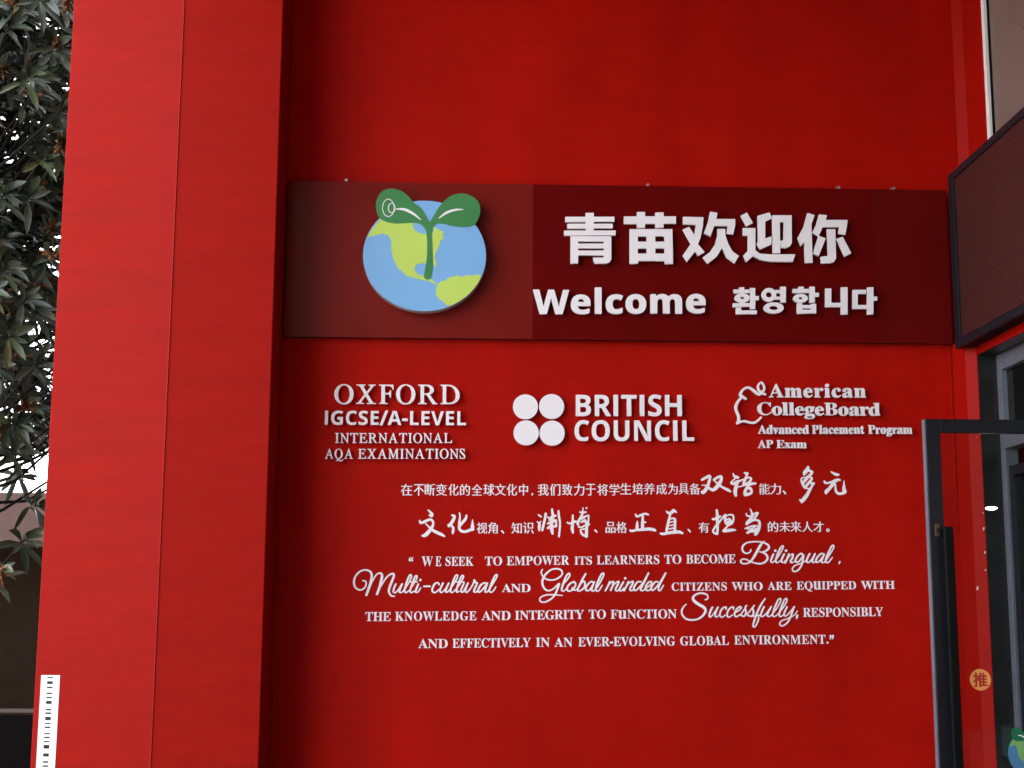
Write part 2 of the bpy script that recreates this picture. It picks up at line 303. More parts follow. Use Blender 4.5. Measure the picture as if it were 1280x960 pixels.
    [[56,-29,-6,2,-13,17,17,9,17,11,12,12,7,10,5,11,4,12,2,12,0,24,-35,-18,-23,-8,-12,-3,-5,1,-2,2,-12,18,26,8,24,11,26,17,14,12,1,3,-2,2,-80,0,-5,1,-1,2,0,15,6,3,103,0,13,20,2,5,0,3,-84,1,-7,2,0,16,7,2,94,0,2,2,3,11,3,14,-1,1,-118,0,-7,2,0,16,7,2,67,0,0,4,-3,8,-14,21,23,8,7,-1,3,-3,11,-14,8,-13,-1,-3,-11,-4,0,-3,80,0,2,2,10,14,12,23,2,2,6,1,24,-7,4,-2,-20,-29,1,-4,66,0,6,-1,1,-2,0,-15,-7,-2,-121,0,-7,-22,1,-6,109,0,6,-2,0,-16,-6,-2,-118,0,-13,-24,-1,-4,2,-1,160,0,6,-3,1,-15,-2,-2,-5,-1,-82,-1,0,-3,7,-7,25,-17,24,-13,36,-13,-12,-17,-2,-2,-5,-1,-16,5,-17,7,-37,21,-1,-120,-7,-2,-24,0,-6,1,-1,2,0,122,1,2,6,1,18,0,1,2,0,2,-10,9,-21,22,-54,0,-31,-31,1,-3,11,-1,6,-1,1,-2,0,-27,-2,-15,-4,-17,-8,-15,-9,-13,-15,-16,-17,-12,-22,-11]],
    [[30,-28,-20,17,8,15,7,16,5,18,6,30,3,44,0,118,1,2,6,2,140,0,-1,56,7,3,24,0,6,-1,1,-2,1,-52,1,-4,107,0,6,-2,1,-19,-3,-2,-4,-1,-105,0,-1,-1,5,-53,5,-28,7,-31,7,12,13,25,8,19,9,26,6,2,27,-7,2,-2,-5,-14,-12,-28,-15,-30,-26,-40,-1,-8,4,-10,11,-21,12,-14,11,-6,2,0,2,2,5,12,3,18,2,30,6,1,4,-1,9,-6,13,-7,-1,-17,-5,-28,-6,-13,-5,-7,-13,-8,-11,-2,-15,1,-13,4,-11,7,-11,9,-10,14,-11,17,-21,-20,-24,-19,-20,-12,-5,-1,-5,1,-13,15,-2,4,24,15,18,14,15,13,19,21,0,8,-10,34,-6,32,-6,38,-3,39,-2,1,-108,0,-1,-1,0,-47,83,0,6,-2,-2,-81,-4,-30,-2,-8,-3,-5,-7,-7,-6,-2,-18,-3,-23,0,-13,1,-6,1,-5,19,1,1,6,1,19,-2,15,0,4,2,2,3,3,13,1,22,1,53,-1,1,-51,0,-3,-59,-4,-25,-6,-28,-6,-17,-8,-20,-9,-15,-3,-3],[296,237,-4,0,-18,15,-19,12,-20,12,-1,3,12,12,9,0,21,-11,30,-19,10,-9,-13,-14]],
    [[216,-23,-15,2,-6,23,6,1,18,-2,38,0,6,6,5,12,5,30,4,36,5,97,-1,3,-109,-1,-4,-24,-6,-24,-10,-29,-12,-27,-18,-28,-11,-14,-9,-10,-26,-26,-30,-23,-6,-1,-5,1,-17,17,25,19,25,23,19,22,14,22,14,28,7,19,8,29,4,22,0,3,-1,2,-103,0,-5,1,-2,2,1,18,6,2,107,1,1,5,1,25,0,51,1,2,6,1,23,0,7,-2,0,-82,138,-1,6,-2,-1,-57,-5,-75,-5,-46,-8,-27,-4,-8,-8,-7,-12,-7,-14,-2],[222,62,-5,2,-12,20,-31,42,-1,4,18,8,5,1,5,-1,9,-10,25,-32,12,-18,1,-4,-20,-11],[89,223,-16,26,-18,23,2,3,16,7,5,1,6,-1,12,-13,21,-28,3,-6,-2,-2,-20,-10]],
    [[33,-27,-5,2,-14,14,0,2,21,9,29,14,25,15,21,16,9,0,21,-13,0,-2,-7,-6,-40,-24,-43,-21,-11,-5],[315,-27,-5,1,-17,12,-36,20,-45,23,-1,3,13,14,5,1,6,-1,81,-41,23,-14,-17,-17],[19,50,-6,3,0,16,1,2,5,1,49,0,1,1,0,200,1,2,6,2,203,0,7,-2,0,-202,2,-1,43,0,6,-1,1,-2,0,-16,-1,-1,-6,-2],[105,73,143,-1,1,1,0,31,-1,2,-142,0,-2,-2],[105,124,143,0,1,1,0,30,-1,2,-142,0,-2,-2],[105,175,143,0,1,1,0,28,-1,2,-142,0,-2,-2],[105,225,143,0,1,1,0,29,-1,2,-142,0,-2,-2]],
    [[81,-27,-20,0,-6,1,-1,3,0,144,1,2,6,1,227,0,6,-2,1,-145,-2,-3,-5,-1,-26,0,-5,1,-1,3,0,6,-2,1,-161,0,-1,-1,-1,-8],[92,6,63,-1,0,41,-63,0],[194,6,61,-1,0,41,-61,0],[92,66,63,-1,0,37,-63,0],[194,66,61,-1,0,37,-61,0],[22,122,-5,2,-8,18,1,2,33,6,36,8,38,12,24,9,0,6,-31,21,-13,12,-2,0,-33,-23,-11,-6,-5,-1,-6,1,-14,16,1,2,15,7,18,11,26,21,21,22,16,23,2,2,6,1,28,-5,1,-2,-14,-20,0,-2,1,-2,115,0,3,1,6,-1,13,-8,1,-2,-4,-6,-18,-21,-22,-19,-31,-22,-2,-2,1,-4,32,-11,30,-8,40,-8,23,-2,6,-1,1,-2,-11,-19,-7,-2,-33,6,-46,10,-40,12,-29,13,-35,-15,-39,-13,-47,-12],[173,196,2,-1,12,7,28,18,18,17,0,4,-111,0,-1,-7,9,-9,18,-14]],
    [[36,-26,-5,1,-1,2,0,189,7,2,121,0,6,-1,1,-2,0,-168,-3,-9,-7,-8,-16,-4,-18,-2,-19,0,-5,1,-7,18,0,2,6,1,6,0,26,0,1,4,0,44,-62,1,-2,-2,0,-67,-7,-2],[221,-23,-19,4,-10,9,-3,8,-2,16,0,114,7,2,24,0,6,-2,1,-51,41,15,32,17,6,1,5,-1,14,-15,-2,-3,-18,-9,-25,-10,-53,-17,-1,-50,3,-6,8,-2,60,0,4,1,5,7,2,7,2,29,2,2,8,0,21,-9,2,-3,1,-9,-2,-12,-4,-13,-4,-7,-9,-9,-16,-5],[66,64,62,0,1,33,-63,0],[66,117,62,0,1,31,-63,0],[232,141,-12,1,-16,4,-9,5,-6,11,-2,17,0,111,1,2,6,1,24,0,6,-2,1,-54,39,14,33,15,8,0,14,-16,-6,-4,-25,-10,-63,-21,-1,-45,3,-5,2,-1,68,0,4,6,3,13,1,18,2,2,9,0,11,-6,10,-3,2,-3,-2,-16,-4,-14,-4,-8,-6,-5,-5,-3,-12,-3,-10,-1],[148,188,-7,16,-2,2,-67,-5,-27,-3,-15,-3,-4,1,-2,1,-7,19,13,12,14,20,11,18,13,26,6,2,4,-1,22,-7,3,-2,-17,-29,-21,-29,-1,-5,64,3,1,5,-22,34,18,8,4,1,6,-1,9,-11,18,-28,17,-32,-1,-2,-20,-10]],
    [[95,-24,-7,3,-26,30,-25,25,-25,23,-1,2,1,2,21,19,8,2,8,-2,21,-18,39,-39,17,-20,1,-2,-1,-2,-5,-5,-18,-16]],
    [[67,-27,-4,1,-2,2,0,123,-1,0,-24,-22,-4,-3,-5,-1,-5,1,-2,2,-9,20,21,17,21,21,14,17,24,36,9,18,0,4,-1,1,-75,0,-6,1,-1,2,0,18,7,2,97,0,4,1,5,-1,11,-8,1,-3,-17,-38,-21,-32,0,-7,40,-45,1,-4,-15,-17,-9,0,-24,32,0,-136,-7,-2],[141,-27,-5,1,-2,2,-11,14,0,2,26,15,23,20,17,21,7,11,6,12,8,22,5,21,2,18,1,92,7,3,22,0,6,-1,1,-3,-1,-86,-6,-40,1,-1,16,-1,1,-2,0,-90,1,-4,3,-2,32,0,3,2,5,16,2,38,5,2,5,0,8,-5,14,-7,-3,-28,-5,-21,-5,-6,-5,-5,-16,-5,-51,0,-17,5,-8,8,-3,12,-1,49,-22,-31,-15,-15,-28,-22,-18,-10],[158,91,-4,1,-2,2,1,180,6,2,157,0,6,-2,1,-1,0,-180,-7,-2,-23,0,-7,2,0,161,-96,1,-1,-2,0,-159,-2,-2,-5,-1],[86,237,-5,2,-13,22,-16,20,16,10,6,1,6,-2,16,-18,14,-19,-1,-4,-17,-11]],
    [[42,-29,-5,1,-16,17,10,13,8,12,10,22,6,19,3,19,3,29,0,76,-3,0,-14,-11,-8,0,-18,18,30,23,23,23,26,34,16,27,7,1,29,-6,0,-2,-7,-11,0,-3,1,-1,94,0,3,0,5,-1,16,-12,-15,-21,-18,-21,1,-3,76,-1,7,-2,0,-207,-4,-14,-4,-5,-7,-4,-16,-4,-16,-2,-32,0,-6,2,-7,19,1,2,6,1,44,0,3,1,1,4,0,50,-2,1,-71,0,0,-70,-1,-2,-6,-1,-24,0,-6,2,-1,71,-72,0,-2,-3,-6,-24,-12,-25,-16,-22,-8,-8],[96,76,68,-1,0,47,-65,0,-1,-21],[202,76,72,-1,0,47,-72,0],[99,145,65,-1,0,45,-65,0],[202,145,72,-1,0,45,-72,0],[99,213,89,0,14,16,12,17,1,2,-2,2,-87,0,-27,-33]],
    [[30,-25,-5,1,-15,17,13,10,16,16,12,16,8,13,10,22,6,18,6,35,0,4,-1,1,-63,0,-5,1,-2,2,0,17,2,3,5,1,65,0,1,1,-1,70,-16,0,-15,-33,-13,-20,-5,-1,-5,1,-19,14,9,14,14,30,7,20,11,44,6,1,24,-4,5,-2,-9,-35,0,-5,93,-1,6,-2,1,-17,-2,-2,-5,-2,-49,0,-1,-70,2,-1,58,0,6,-1,1,108,1,2,5,2,125,0,6,-2,1,-271,-1,-2,-6,-1,-25,0,-5,1,-1,2,0,19,-2,2,-60,0,-1,-2,0,-22,-1,-2,-6,-2,-24,0,-5,2,-1,2,0,141,-66,0,-3,-2,-2,-18,0,-7,48,-52,16,-17,3,-5,-16,-19,-9,-1,-35,44,-15,17,-2,2,-6,-16,-9,-18,-18,-26,-26,-26,-11,-8],[223,34,61,-1,2,2,0,203,-2,2,-60,0,-1,-2]],
    [[148,-26,-4,1,-16,11,-3,2,0,2,16,18,11,18,12,25,9,25,2,2,4,1,29,-6,1,-2,-4,-12,-9,-22,-11,-21,-13,-20,-9,-13,-8,-8],[305,-23,-5,1,-2,2,-16,40,-26,49,2,3,23,7,7,-2,18,-29,17,-34,11,-26,-21,-10],[63,-16,-5,2,-13,14,6,7,7,11,4,15,0,126,-2,1,-41,0,-5,1,-1,2,0,18,1,2,5,1,72,0,7,-2,0,-136,3,1,22,17,6,1,6,-2,7,-17,-1,-3,-58,-45,-14,-13],[154,115,-5,1,-1,2,0,147,1,2,6,1,156,0,7,-2,0,-148,-1,-2,-6,-1],[186,139,94,0,0,105,-94,0],[86,218,-28,28,-24,23,0,2,14,12,5,1,6,-2,33,-28,18,-20,-15,-16]],
    [[48,-27,-17,0,-6,1,-1,3,1,145,6,2,122,0,6,-1,1,-2,-1,-143,-6,-2,-24,0,-5,1,-2,2,0,11,-1,2,-60,0,-1,-2,-1,-14,-4,-2],[212,-27,-18,0,-6,1,-1,3,0,145,7,2,129,0,6,-1,1,-2,-1,-144,-6,-2,-24,0,-5,1,-2,2,0,12,-1,2,-66,0,-2,-2,0,-14,-1,-2],[60,16,62,0,0,84,-62,0],[223,16,69,0,0,84,-69,0],[81,164,-5,0,-1,3,0,108,1,2,6,1,189,0,7,-2,0,-109,-2,-3,-5,-1],[112,187,128,0,0,68,-128,0]],
    [[172,-28,-14,2,-1,2,0,112,-4,0,-15,-6,-8,0,-12,18,2,2,21,8,29,14,22,14,21,16,-1,9,-12,13,-18,25,-29,-29,-5,-1,-5,1,-17,15,0,1,3,4,0,3,-28,-1,0,-18,41,-49,1,-3,-14,-17,-9,0,-16,25,-3,1,0,-157,-1,-2,-6,-1,-21,0,-7,2,-1,135,-19,-41,-17,-28,-6,-1,-4,1,-12,20,14,22,18,38,14,36,9,34,0,2,-1,2,-41,0,-6,1,-1,2,0,18,7,2,45,1,1,71,1,2,6,1,21,0,7,-2,0,-72,39,-1,5,-1,1,-1,1,-7,8,9,18,24,12,20,14,30,5,1,7,-1,18,-5,3,-2,-5,-12,-7,-12,1,-5,74,0,5,0,15,-8,-8,-19,-15,-28,-13,-19,-19,-22,0,-5,2,-2,28,-20,24,-13,29,-11,-13,-19,-6,0,-8,2,-1,-1,0,-115,-7,-2,-23,0,-5,1,-2,2,0,9,-1,2,-84,0,-1,-2,0,-10,-1,-2],[192,10,86,0,0,68,-85,0],[185,100,104,-1,1,3,-2,3,-29,16,-22,17,-18,-14,-33,-21],[236,177,11,12,13,19,12,22,0,5,-65,0,-4,-4,0,-8,7,-11,15,-23]],
    [[89,-26,-4,1,-1,2,-1,153,-26,-25,-21,-17,-6,0,-5,1,-13,17,23,19,19,18,14,17,25,39,11,21,0,3,-1,2,-80,0,-5,1,-2,2,1,17,6,2,94,1,14,43,7,2,26,-6,3,-2,-11,-32,-1,-4,2,-2,171,0,5,-1,1,-2,0,-17,-6,-2,-184,-1,-20,-38,1,-3,162,0,6,-2,1,-178,-3,-12,-5,-7,-9,-6,-18,-3,-46,-1,-7,2,-6,19,1,1,6,1,43,-1,6,2,0,44,-134,1,-1,-2,0,-65,-7,-2],[121,64,134,0,1,1,0,36,-1,1,-133,0,-1,-1],[121,123,134,0,1,1,0,36,-1,1,-133,0,-1,-1]],
    [[182,-27,-20,0,-7,3,0,115,-16,-18,-36,-34,-32,-25,-28,-17,-7,-3,-10,0,-15,19,32,18,19,13,22,17,29,27,14,16,13,18,-2,3,-115,0,-6,1,-1,2,0,19,1,1,6,2,131,0,1,1,0,60,-107,1,-6,2,0,20,6,2,107,0,0,53,1,2,6,1,25,0,7,-2,1,-54,110,0,6,-2,0,-20,-6,-2,-110,-1,0,-61,133,0,6,-1,1,-2,0,-20,-7,-2,-117,0,-1,-1,0,-4,21,-25,24,-24,13,-12,39,-28,32,-17,0,-2,-14,-17,-6,-2,-5,1,-16,8,-31,21,-35,29,-37,40,-1,-115,-1,-3]],
    [[162,-26,-5,1,-1,2,0,110,-34,-36,-35,-30,-24,-16,-22,-13,-5,-3,-5,0,-6,2,-14,16,0,2,35,19,35,25,22,19,14,14,20,24,1,3,-2,2,-115,0,-7,2,0,17,2,2,5,1,135,1,0,90,-119,0,-6,3,0,17,1,2,5,1,118,0,1,1,0,39,7,2,24,0,6,-1,1,-2,0,-38,2,-1,119,0,6,-2,0,-18,-6,-3,-120,0,-1,-89,2,-2,133,0,6,-1,1,-2,0,-16,-2,-2,-5,-1,-115,0,-2,-4,20,-24,18,-18,21,-18,37,-26,30,-16,2,-2,-15,-19,-5,0,-5,0,-12,7,-24,14,-33,26,-30,28,-21,24,-1,-111,-7,-2],[249,144,-21,6,-1,2,23,44,9,21,7,2,28,-8,0,-2,-4,-8,-29,-50,-5,-6],[93,145,-2,2,-12,30,-16,31,2,2,4,2,18,5,7,-2,9,-14,16,-29,6,-16,-2,-3,-21,-8]],
    [[36,-25,-5,2,-17,17,45,30,35,38,25,41,15,39,9,35,5,24,5,37,2,52,6,2,27,0,5,-1,2,-2,0,-16,-2,-20,0,-19,3,-18,4,-24,8,-30,14,-38,20,-39,26,-35,30,-28,38,-23,3,-3,-15,-19,-9,0,-32,17,-23,19,-26,27,-20,27,-20,37,-18,46,-13,-36,-12,-27,-14,-24,-17,-24,-27,-27,-21,-18,-30,-18]],
    [[150,-22,-6,2,-5,18,-1,2,1,2,5,1,52,0,4,3,0,164,-24,-31,-20,-24,-47,-47,-22,-18,-25,-19,-24,-14,-4,-1,-6,1,-16,19,0,2,42,26,24,19,18,16,25,25,20,22,18,24,15,22,0,4,-1,1,-149,0,-6,3,0,20,6,2,175,0,1,1,1,68,6,3,27,0,5,-1,1,-3,1,-68,86,0,6,-1,1,-2,0,-19,-7,-3,-86,0,-1,-185,-2,-12,-7,-11,-8,-5,-7,-2,-25,-4]],
    [[59,-25,-14,3,-13,7,-11,10,-6,7,-7,18,-1,20,4,13,5,10,17,17,20,8,12,2,13,-1,15,-4,12,-6,14,-15,7,-12,3,-9,1,-8,-1,-13,-3,-10,-6,-11,-7,-9,-9,-7,-10,-6,-8,-2,-10,-2],[65,1,5,0,7,2,9,6,4,5,5,12,0,12,-4,11,-7,8,-7,5,-5,1,-12,-1,-10,-7,-6,-9,-3,-12,2,-14,4,-8,9,-7]],
    [[171,-11,-140,406,-10,22,-8,11,-10,6,-17,3,0,20,195,0,0,-20,-28,-5,-9,-9,-4,-12,2,-14,81,-239,2,1,75,192,-15,50,-8,16,-10,10,-8,5,-28,5,0,21,208,-1,0,-20,-16,-1,-18,-6,-11,-13,0,-12,81,-234,66,200,8,34,-4,16,-8,9,-33,7,0,20,119,1,0,-21,-14,-5,-13,-11,-18,-34,-131,-398,-16,-1,-5,3,-101,290,-8,22,-2,1,-124,-315]],
    [[16,-2,0,20,34,5,11,7,8,10,6,24,0,322,-9,33,-14,12,-34,7,0,18,380,0,1,-136,-3,-3,-12,1,-11,44,-13,23,-11,13,-23,15,-32,10,-46,6,-46,-2,-8,-2,-6,-7,-5,-14,1,-156,42,3,16,6,13,9,14,18,8,16,11,46,16,0,1,-226,-3,-3,-14,1,-5,32,-6,22,-11,19,-15,15,-25,11,-42,3,-1,-164,5,-14,5,-6,27,-7,50,2,52,12,34,20,29,31,25,49,16,2,2,-1,1,-8,-27,-138]],
    [[43,-11,0,171,16,0,4,-2,13,-47,16,-34,15,-21,14,-14,30,-17,38,-9,16,0,28,7,19,10,11,11,9,13,6,20,0,22,-4,14,-9,15,-12,12,-16,12,-94,47,-26,16,-28,23,-23,27,-8,16,-8,32,0,38,6,30,12,26,12,16,23,21,30,16,22,6,16,2,44,-2,86,-20,8,3,7,6,5,13,18,0,0,-151,-16,0,-19,50,-29,39,-28,22,-28,12,-40,2,-30,-10,-17,-15,-10,-18,-2,-10,2,-28,10,-18,10,-10,27,-18,70,-33,60,-32,27,-23,16,-20,14,-34,4,-50,-6,-36,-16,-34,-27,-29,-20,-13,-16,-8,-32,-10,-28,-5,-46,0,-32,7,-48,15,-10,0,-11,-7,-7,-14]],
    [[18,-2,0,20,28,5,14,8,11,15,4,20,0,324,-4,20,-11,15,-22,10,-20,3,0,18,224,0,0,-18,-30,-5,-14,-6,-8,-9,-4,-10,-3,-12,1,-158,149,150,14,22,2,8,-9,11,-18,6,-30,3,0,18,192,0,0,-18,-26,-3,-30,-10,-49,-33,-42,-40,-63,-68,189,-236,23,-21,14,-6,18,-3,0,-20,-236,0,0,20,42,5,6,5,3,10,-17,27,-116,146,-17,-17,0,-130,9,-26,9,-10,19,-7,22,-3,0,-20]],
    [[93,-2,-1,20,27,3,23,11,9,16,5,20,0,360,-3,3,-20,0,-30,-6,-33,-19,-18,-20,-12,-22,-8,-26,-3,-22,-16,-1,-3,3,2,40,-2,98,399,0,1,-138,-3,-3,-13,1,-13,50,-14,25,-15,15,-15,11,-20,8,-34,6,-16,0,-3,-3,0,-364,6,-24,7,-8,16,-9,34,-5,0,-20]],
    [[230,-11,-50,12,-38,18,-40,29,-31,35,-22,38,-16,50,-4,24,2,78,12,46,20,40,24,32,38,34,45,25,36,12,42,6,52,-2,50,-12,40,-20,32,-24,19,-19,19,-26,20,-38,13,-40,6,-40,-2,-58,-15,-54,-16,-34,-29,-40,-25,-22,-36,-24,-44,-18,-42,-9],[251,15,21,-1,24,5,18,8,24,21,12,19,14,34,9,34,6,46,0,90,-6,44,-11,40,-16,34,-9,14,-19,19,-24,14,-18,4,-28,0,-20,-4,-18,-8,-22,-20,-13,-19,-14,-32,-8,-34,-6,-44,-2,-44,2,-56,6,-42,10,-38,14,-30,27,-33,26,-15]],
    [[16,-2,0,20,26,5,15,7,10,10,8,26,0,330,-4,18,-11,13,-14,6,-30,5,0,18,168,0,132,-308,5,4,127,303,4,2,164,-1,0,-18,-24,-5,-17,-9,-5,-6,-9,-22,0,-336,5,-18,7,-12,13,-7,30,-5,0,-20,-220,0,0,20,42,11,11,13,4,16,2,14,-1,321,-155,-371,-13,-25,-16,1,-164,385,-1,-313,2,-14,5,-14,10,-13,20,-8,26,-3,1,-18,-3,-3]],
    [[17,-2,0,20,28,5,14,8,11,15,4,20,0,324,-4,20,-8,12,-19,11,-26,5,0,18,238,1,24,-2,56,-12,29,-17,22,-22,12,-18,10,-34,0,-40,-2,-12,-6,-18,-15,-25,-30,-28,-42,-18,-56,-8,-72,0,-3,-3,0,-136,3,-12,6,-14,10,-11,18,-6,22,-3,1,-20],[183,232,44,1,22,6,14,8,19,23,6,18,4,28,-2,46,-12,38,-13,15,-12,8,-24,6,-24,0,-16,-7,-4,-6,-3,-8]],
    [[17,-2,0,20,28,5,14,8,11,15,4,20,0,324,-4,20,-8,12,-19,11,-26,5,0,18,236,1,22,-2,46,-8,24,-8,24,-12,18,-14,21,-29,8,-30,0,-38,-6,-24,-11,-19,-17,-19,-25,-17,-39,-15,121,-181,18,-18,23,-5,0,-20,-141,0,-137,212,-17,1,-3,-3,0,-144,3,-12,6,-14,10,-11,18,-6,22,-3,1,-20],[183,236,46,1,24,6,27,17,16,26,6,26,1,22,-1,24,-4,20,-14,26,-13,13,-16,8,-20,4,-26,0,-18,-6,-6,-11,-3,-10]],
    [[15,-2,-2,19,6,4,26,4,12,6,11,11,6,18,0,342,-6,18,-7,7,-22,8,-24,3,-2,16,4,3,226,-1,0,-18,-24,-3,-22,-8,-10,-13,-5,-18,0,-328,5,-20,12,-16,20,-9,27,-5,0,-20]],
    [[17,-2,0,20,28,5,14,8,11,15,4,20,0,326,-4,18,-12,16,-13,7,-28,5,0,18,232,0,0,-18,-30,-3,-22,-8,-12,-19,-3,-12,0,-334,3,-12,2,-7,8,-8,26,-6,50,2,44,10,33,19,22,22,20,30,19,44,14,1,3,-3,0,-8,-24,-148]],
    [[-9,-2,0,22,14,1,14,8,13,13,14,26,157,392,4,8,16,-1,164,-385,25,-48,13,-11,17,-3,0,-22,-213,0,0,22,22,1,20,6,11,15,0,10,-6,20,-23,57,-4,2,-142,0,-6,-7,-22,-54,-5,-24,6,-12,15,-11,32,-3,1,-22],[117,164,122,0,-62,150,-4,-6]],
    [[402,-11,-294,356,-1,-282,8,-26,17,-12,34,-5,1,-19,-3,-3,-144,1,-3,6,1,14,18,1,22,7,11,10,6,20,0,328,-35,43,-20,9,-3,6,1,15,139,-1,233,-283,1,215,-2,14,-6,16,-7,7,-14,6,-30,5,-1,18,3,3,144,-1,0,-20,-24,-3,-18,-8,-10,-17,-3,-10,-2,-16,0,-392,-3,-3]],
    [[17,-2,0,20,20,3,22,10,9,11,6,26,0,318,-2,16,-7,17,-18,14,-30,5,0,18,234,1,46,-6,24,-6,32,-14,9,-7,22,-24,10,-24,2,-34,-6,-30,-12,-20,-25,-23,-18,-10,-35,-11,1,-3,44,-12,20,-10,33,-29,12,-18,6,-20,2,-40,-6,-30,-19,-33,-23,-21,-25,-15,-28,-10,-30,-6,-52,-4],[204,28,35,-1,12,2,20,10,12,12,9,17,6,24,2,56,-6,30,-12,22,-11,11,-32,14,-24,4,-30,0,-3,-3,0,-172,6,-16,7,-7],[183,254,32,1,36,10,18,16,9,17,6,28,0,38,-4,24,-12,24,-15,13,-10,4,-10,2,-32,0,-14,-9,-5,-16]],
    [[224,-11,-32,6,-24,8,-36,18,-41,32,-31,42,-16,32,-8,24,-9,44,2,80,9,36,10,26,30,49,28,28,30,22,44,20,48,10,28,2,28,-2,38,-8,66,-21,10,2,10,6,12,23,16,0,0,-161,-16,0,-25,52,-31,39,-30,24,-38,16,-44,2,-16,-2,-24,-10,-22,-18,-22,-37,-16,-52,-7,-44,-2,-44,2,-52,7,-40,10,-34,16,-32,13,-16,27,-20,28,-10,52,-3,34,9,40,20,28,21,28,31,19,-18,0,-4,-16,-20,-25,-25,-20,-15,-28,-16,-46,-16,-26,-5]],
    [[30,-103,-8,2,-7,6,-4,14,22,94,12,72,9,9,10,2,58,0,10,-2,10,-11,4,-18,-18,-60,-40,-98,-8,-8,-10,-3]],
    [[21,-2,-1,20,29,5,13,7,7,12,5,18,0,330,-5,20,-8,14,-14,9,-32,5,-1,18,239,1,20,-2,42,-8,30,-10,28,-14,30,-22,28,-32,14,-25,14,-38,9,-50,-2,-74,-13,-56,-18,-38,-26,-33,-44,-30,-34,-14,-48,-10,-58,-4],[204,28,37,-1,32,8,19,11,20,20,17,30,8,22,13,70,0,80,-6,44,-11,38,-16,32,-16,20,-22,17,-28,10,-20,2,-20,0,-19,-7,-6,-8,-4,-20,0,-334,6,-24,7,-7]],
    [[22,-2,0,18,250,410,-90,1,-46,-10,-25,-15,-14,-14,-11,-16,-14,-28,-9,-26,-5,-3,-10,0,-3,3,0,18,13,120,348,0,1,-12,-2,-6,-247,-404,2,-3,100,0,28,4,32,10,31,19,16,16,26,42,13,40,4,3,10,0,3,-3,0,-14,-17,-150]],
    [[17,-2,0,20,28,5,14,8,11,15,4,20,0,324,-4,20,-9,13,-18,10,-26,5,0,18,225,0,-1,-18,-30,-5,-14,-6,-8,-9,-4,-10,-3,-12,0,-140,3,-3,157,1,0,132,-4,26,-9,13,-10,6,-36,7,0,18,223,0,-1,-18,-36,-9,-10,-8,-6,-13,-5,-28,0,-302,2,-18,9,-22,8,-8,12,-7,27,-5,-1,-20,-222,0,0,20,28,5,14,6,13,19,4,26,0,142,-3,3,-156,-1,-1,-154,3,-12,6,-14,10,-11,18,-6,22,-3,0,-20]],
    [[346,-116,-58,14,-30,16,-16,11,-27,27,-29,45,-44,21,-38,27,-26,29,-21,30,-22,56,-6,36,0,62,8,42,8,24,16,32,22,30,27,27,18,14,40,22,44,14,28,4,66,-2,46,-12,46,-24,18,-14,29,-29,19,-28,20,-42,10,-36,5,-34,-2,-58,-7,-30,-20,-50,-26,-38,-24,-24,-34,-24,-32,-16,-16,-5,-5,-5,24,-36,12,-12,25,-16,38,-11,26,0,34,7,2,-22,-34,-12,-38,-9],[259,14,35,4,22,10,21,18,15,22,12,30,11,44,6,74,-4,78,-11,50,-8,22,-18,32,-18,21,-26,16,-26,6,-28,-2,-30,-10,-25,-23,-14,-20,-12,-30,-8,-34,-6,-44,-2,-42,2,-58,6,-40,10,-38,16,-34,12,-16,25,-22,22,-10]],
    [[109,-9,-20,6,-18,13,-8,10,-12,28,-5,24,0,182,-2,14,-4,14,-5,5,-23,9,1,14,129,0,0,-246,7,-16,6,-6,8,-5,16,-2,18,4,14,8,17,21,0,192,-4,18,-7,9,-28,9,0,14,134,0,1,-256,5,-12,6,-6,25,-8,0,-14,-53,-5,-76,-18,-3,3,-1,43,-27,-25,-27,-15,-24,-6]],
    [[234,-11,-26,4,-36,10,-44,22,-26,20,-17,17,-24,32,-14,28,-10,28,-8,44,0,68,6,36,8,26,25,47,13,17,29,29,28,19,44,20,52,11,46,0,52,-11,56,-18,16,5,16,23,16,0,0,-160,-12,-1,-4,2,-22,47,-12,18,-34,37,-34,21,-36,11,-42,-3,-30,-14,-17,-14,-14,-18,-16,-34,-10,-40,-6,-48,0,-82,6,-46,12,-42,20,-38,22,-24,29,-17,26,-6,44,2,20,10,10,13,4,10,3,12,0,76,-5,18,-10,13,-10,5,-42,8,0,18,222,1,3,-3,-3,-18,-16,-1,-20,-7,-9,-8,-4,-10,-2,-10,0,-114,-3,-4,-42,-17,-66,-16,-32,-4]],
    [[103,-2,0,20,38,9,8,6,8,17,3,10,-1,120,-120,218,-16,23,-10,7,-27,8,2,20,219,0,0,-20,-26,-1,-14,-4,-11,-15,2,-10,91,-177,88,145,11,26,-1,14,-8,13,-20,8,-23,1,0,20,143,0,0,-20,-23,-8,-12,-10,-15,-19,-121,-197,0,-130,4,-24,13,-19,14,-6,28,-5,0,-20]],
    [[16,-2,0,20,24,5,19,9,6,6,8,22,2,16,0,306,-4,24,-7,13,-14,10,-34,9,0,18,376,0,1,-136,-3,-3,-12,1,-9,38,-17,33,-15,15,-17,11,-46,12,-68,2,-18,-7,-4,-8,-3,-16,1,-148,34,1,31,13,13,13,13,23,8,26,3,22,16,1,3,-3,-1,-228,-16,0,-13,54,-12,22,-10,10,-23,13,-10,2,-34,2,-3,-3,0,-138,7,-36,16,-17,24,-6,28,-3,0,-20]],
    [[212,-13,-168,392,-21,38,-11,11,-24,9,-3,8,3,12,222,0,0,-20,-32,-3,-16,-6,-7,-7,-2,-16,16,-46,89,-211,6,11,74,194,17,52,-3,14,-10,11,-14,4,-28,3,0,20,142,1,0,-21,-20,-3,-10,-6,-13,-13,-14,-26,-153,-398,-4,-5]],
    [[29,135,-8,2,-7,7,-4,12,-2,40,4,18,9,8,10,3,156,0,10,-3,8,-8,3,-10,0,-48,-3,-10,-8,-9,-10,-2]],
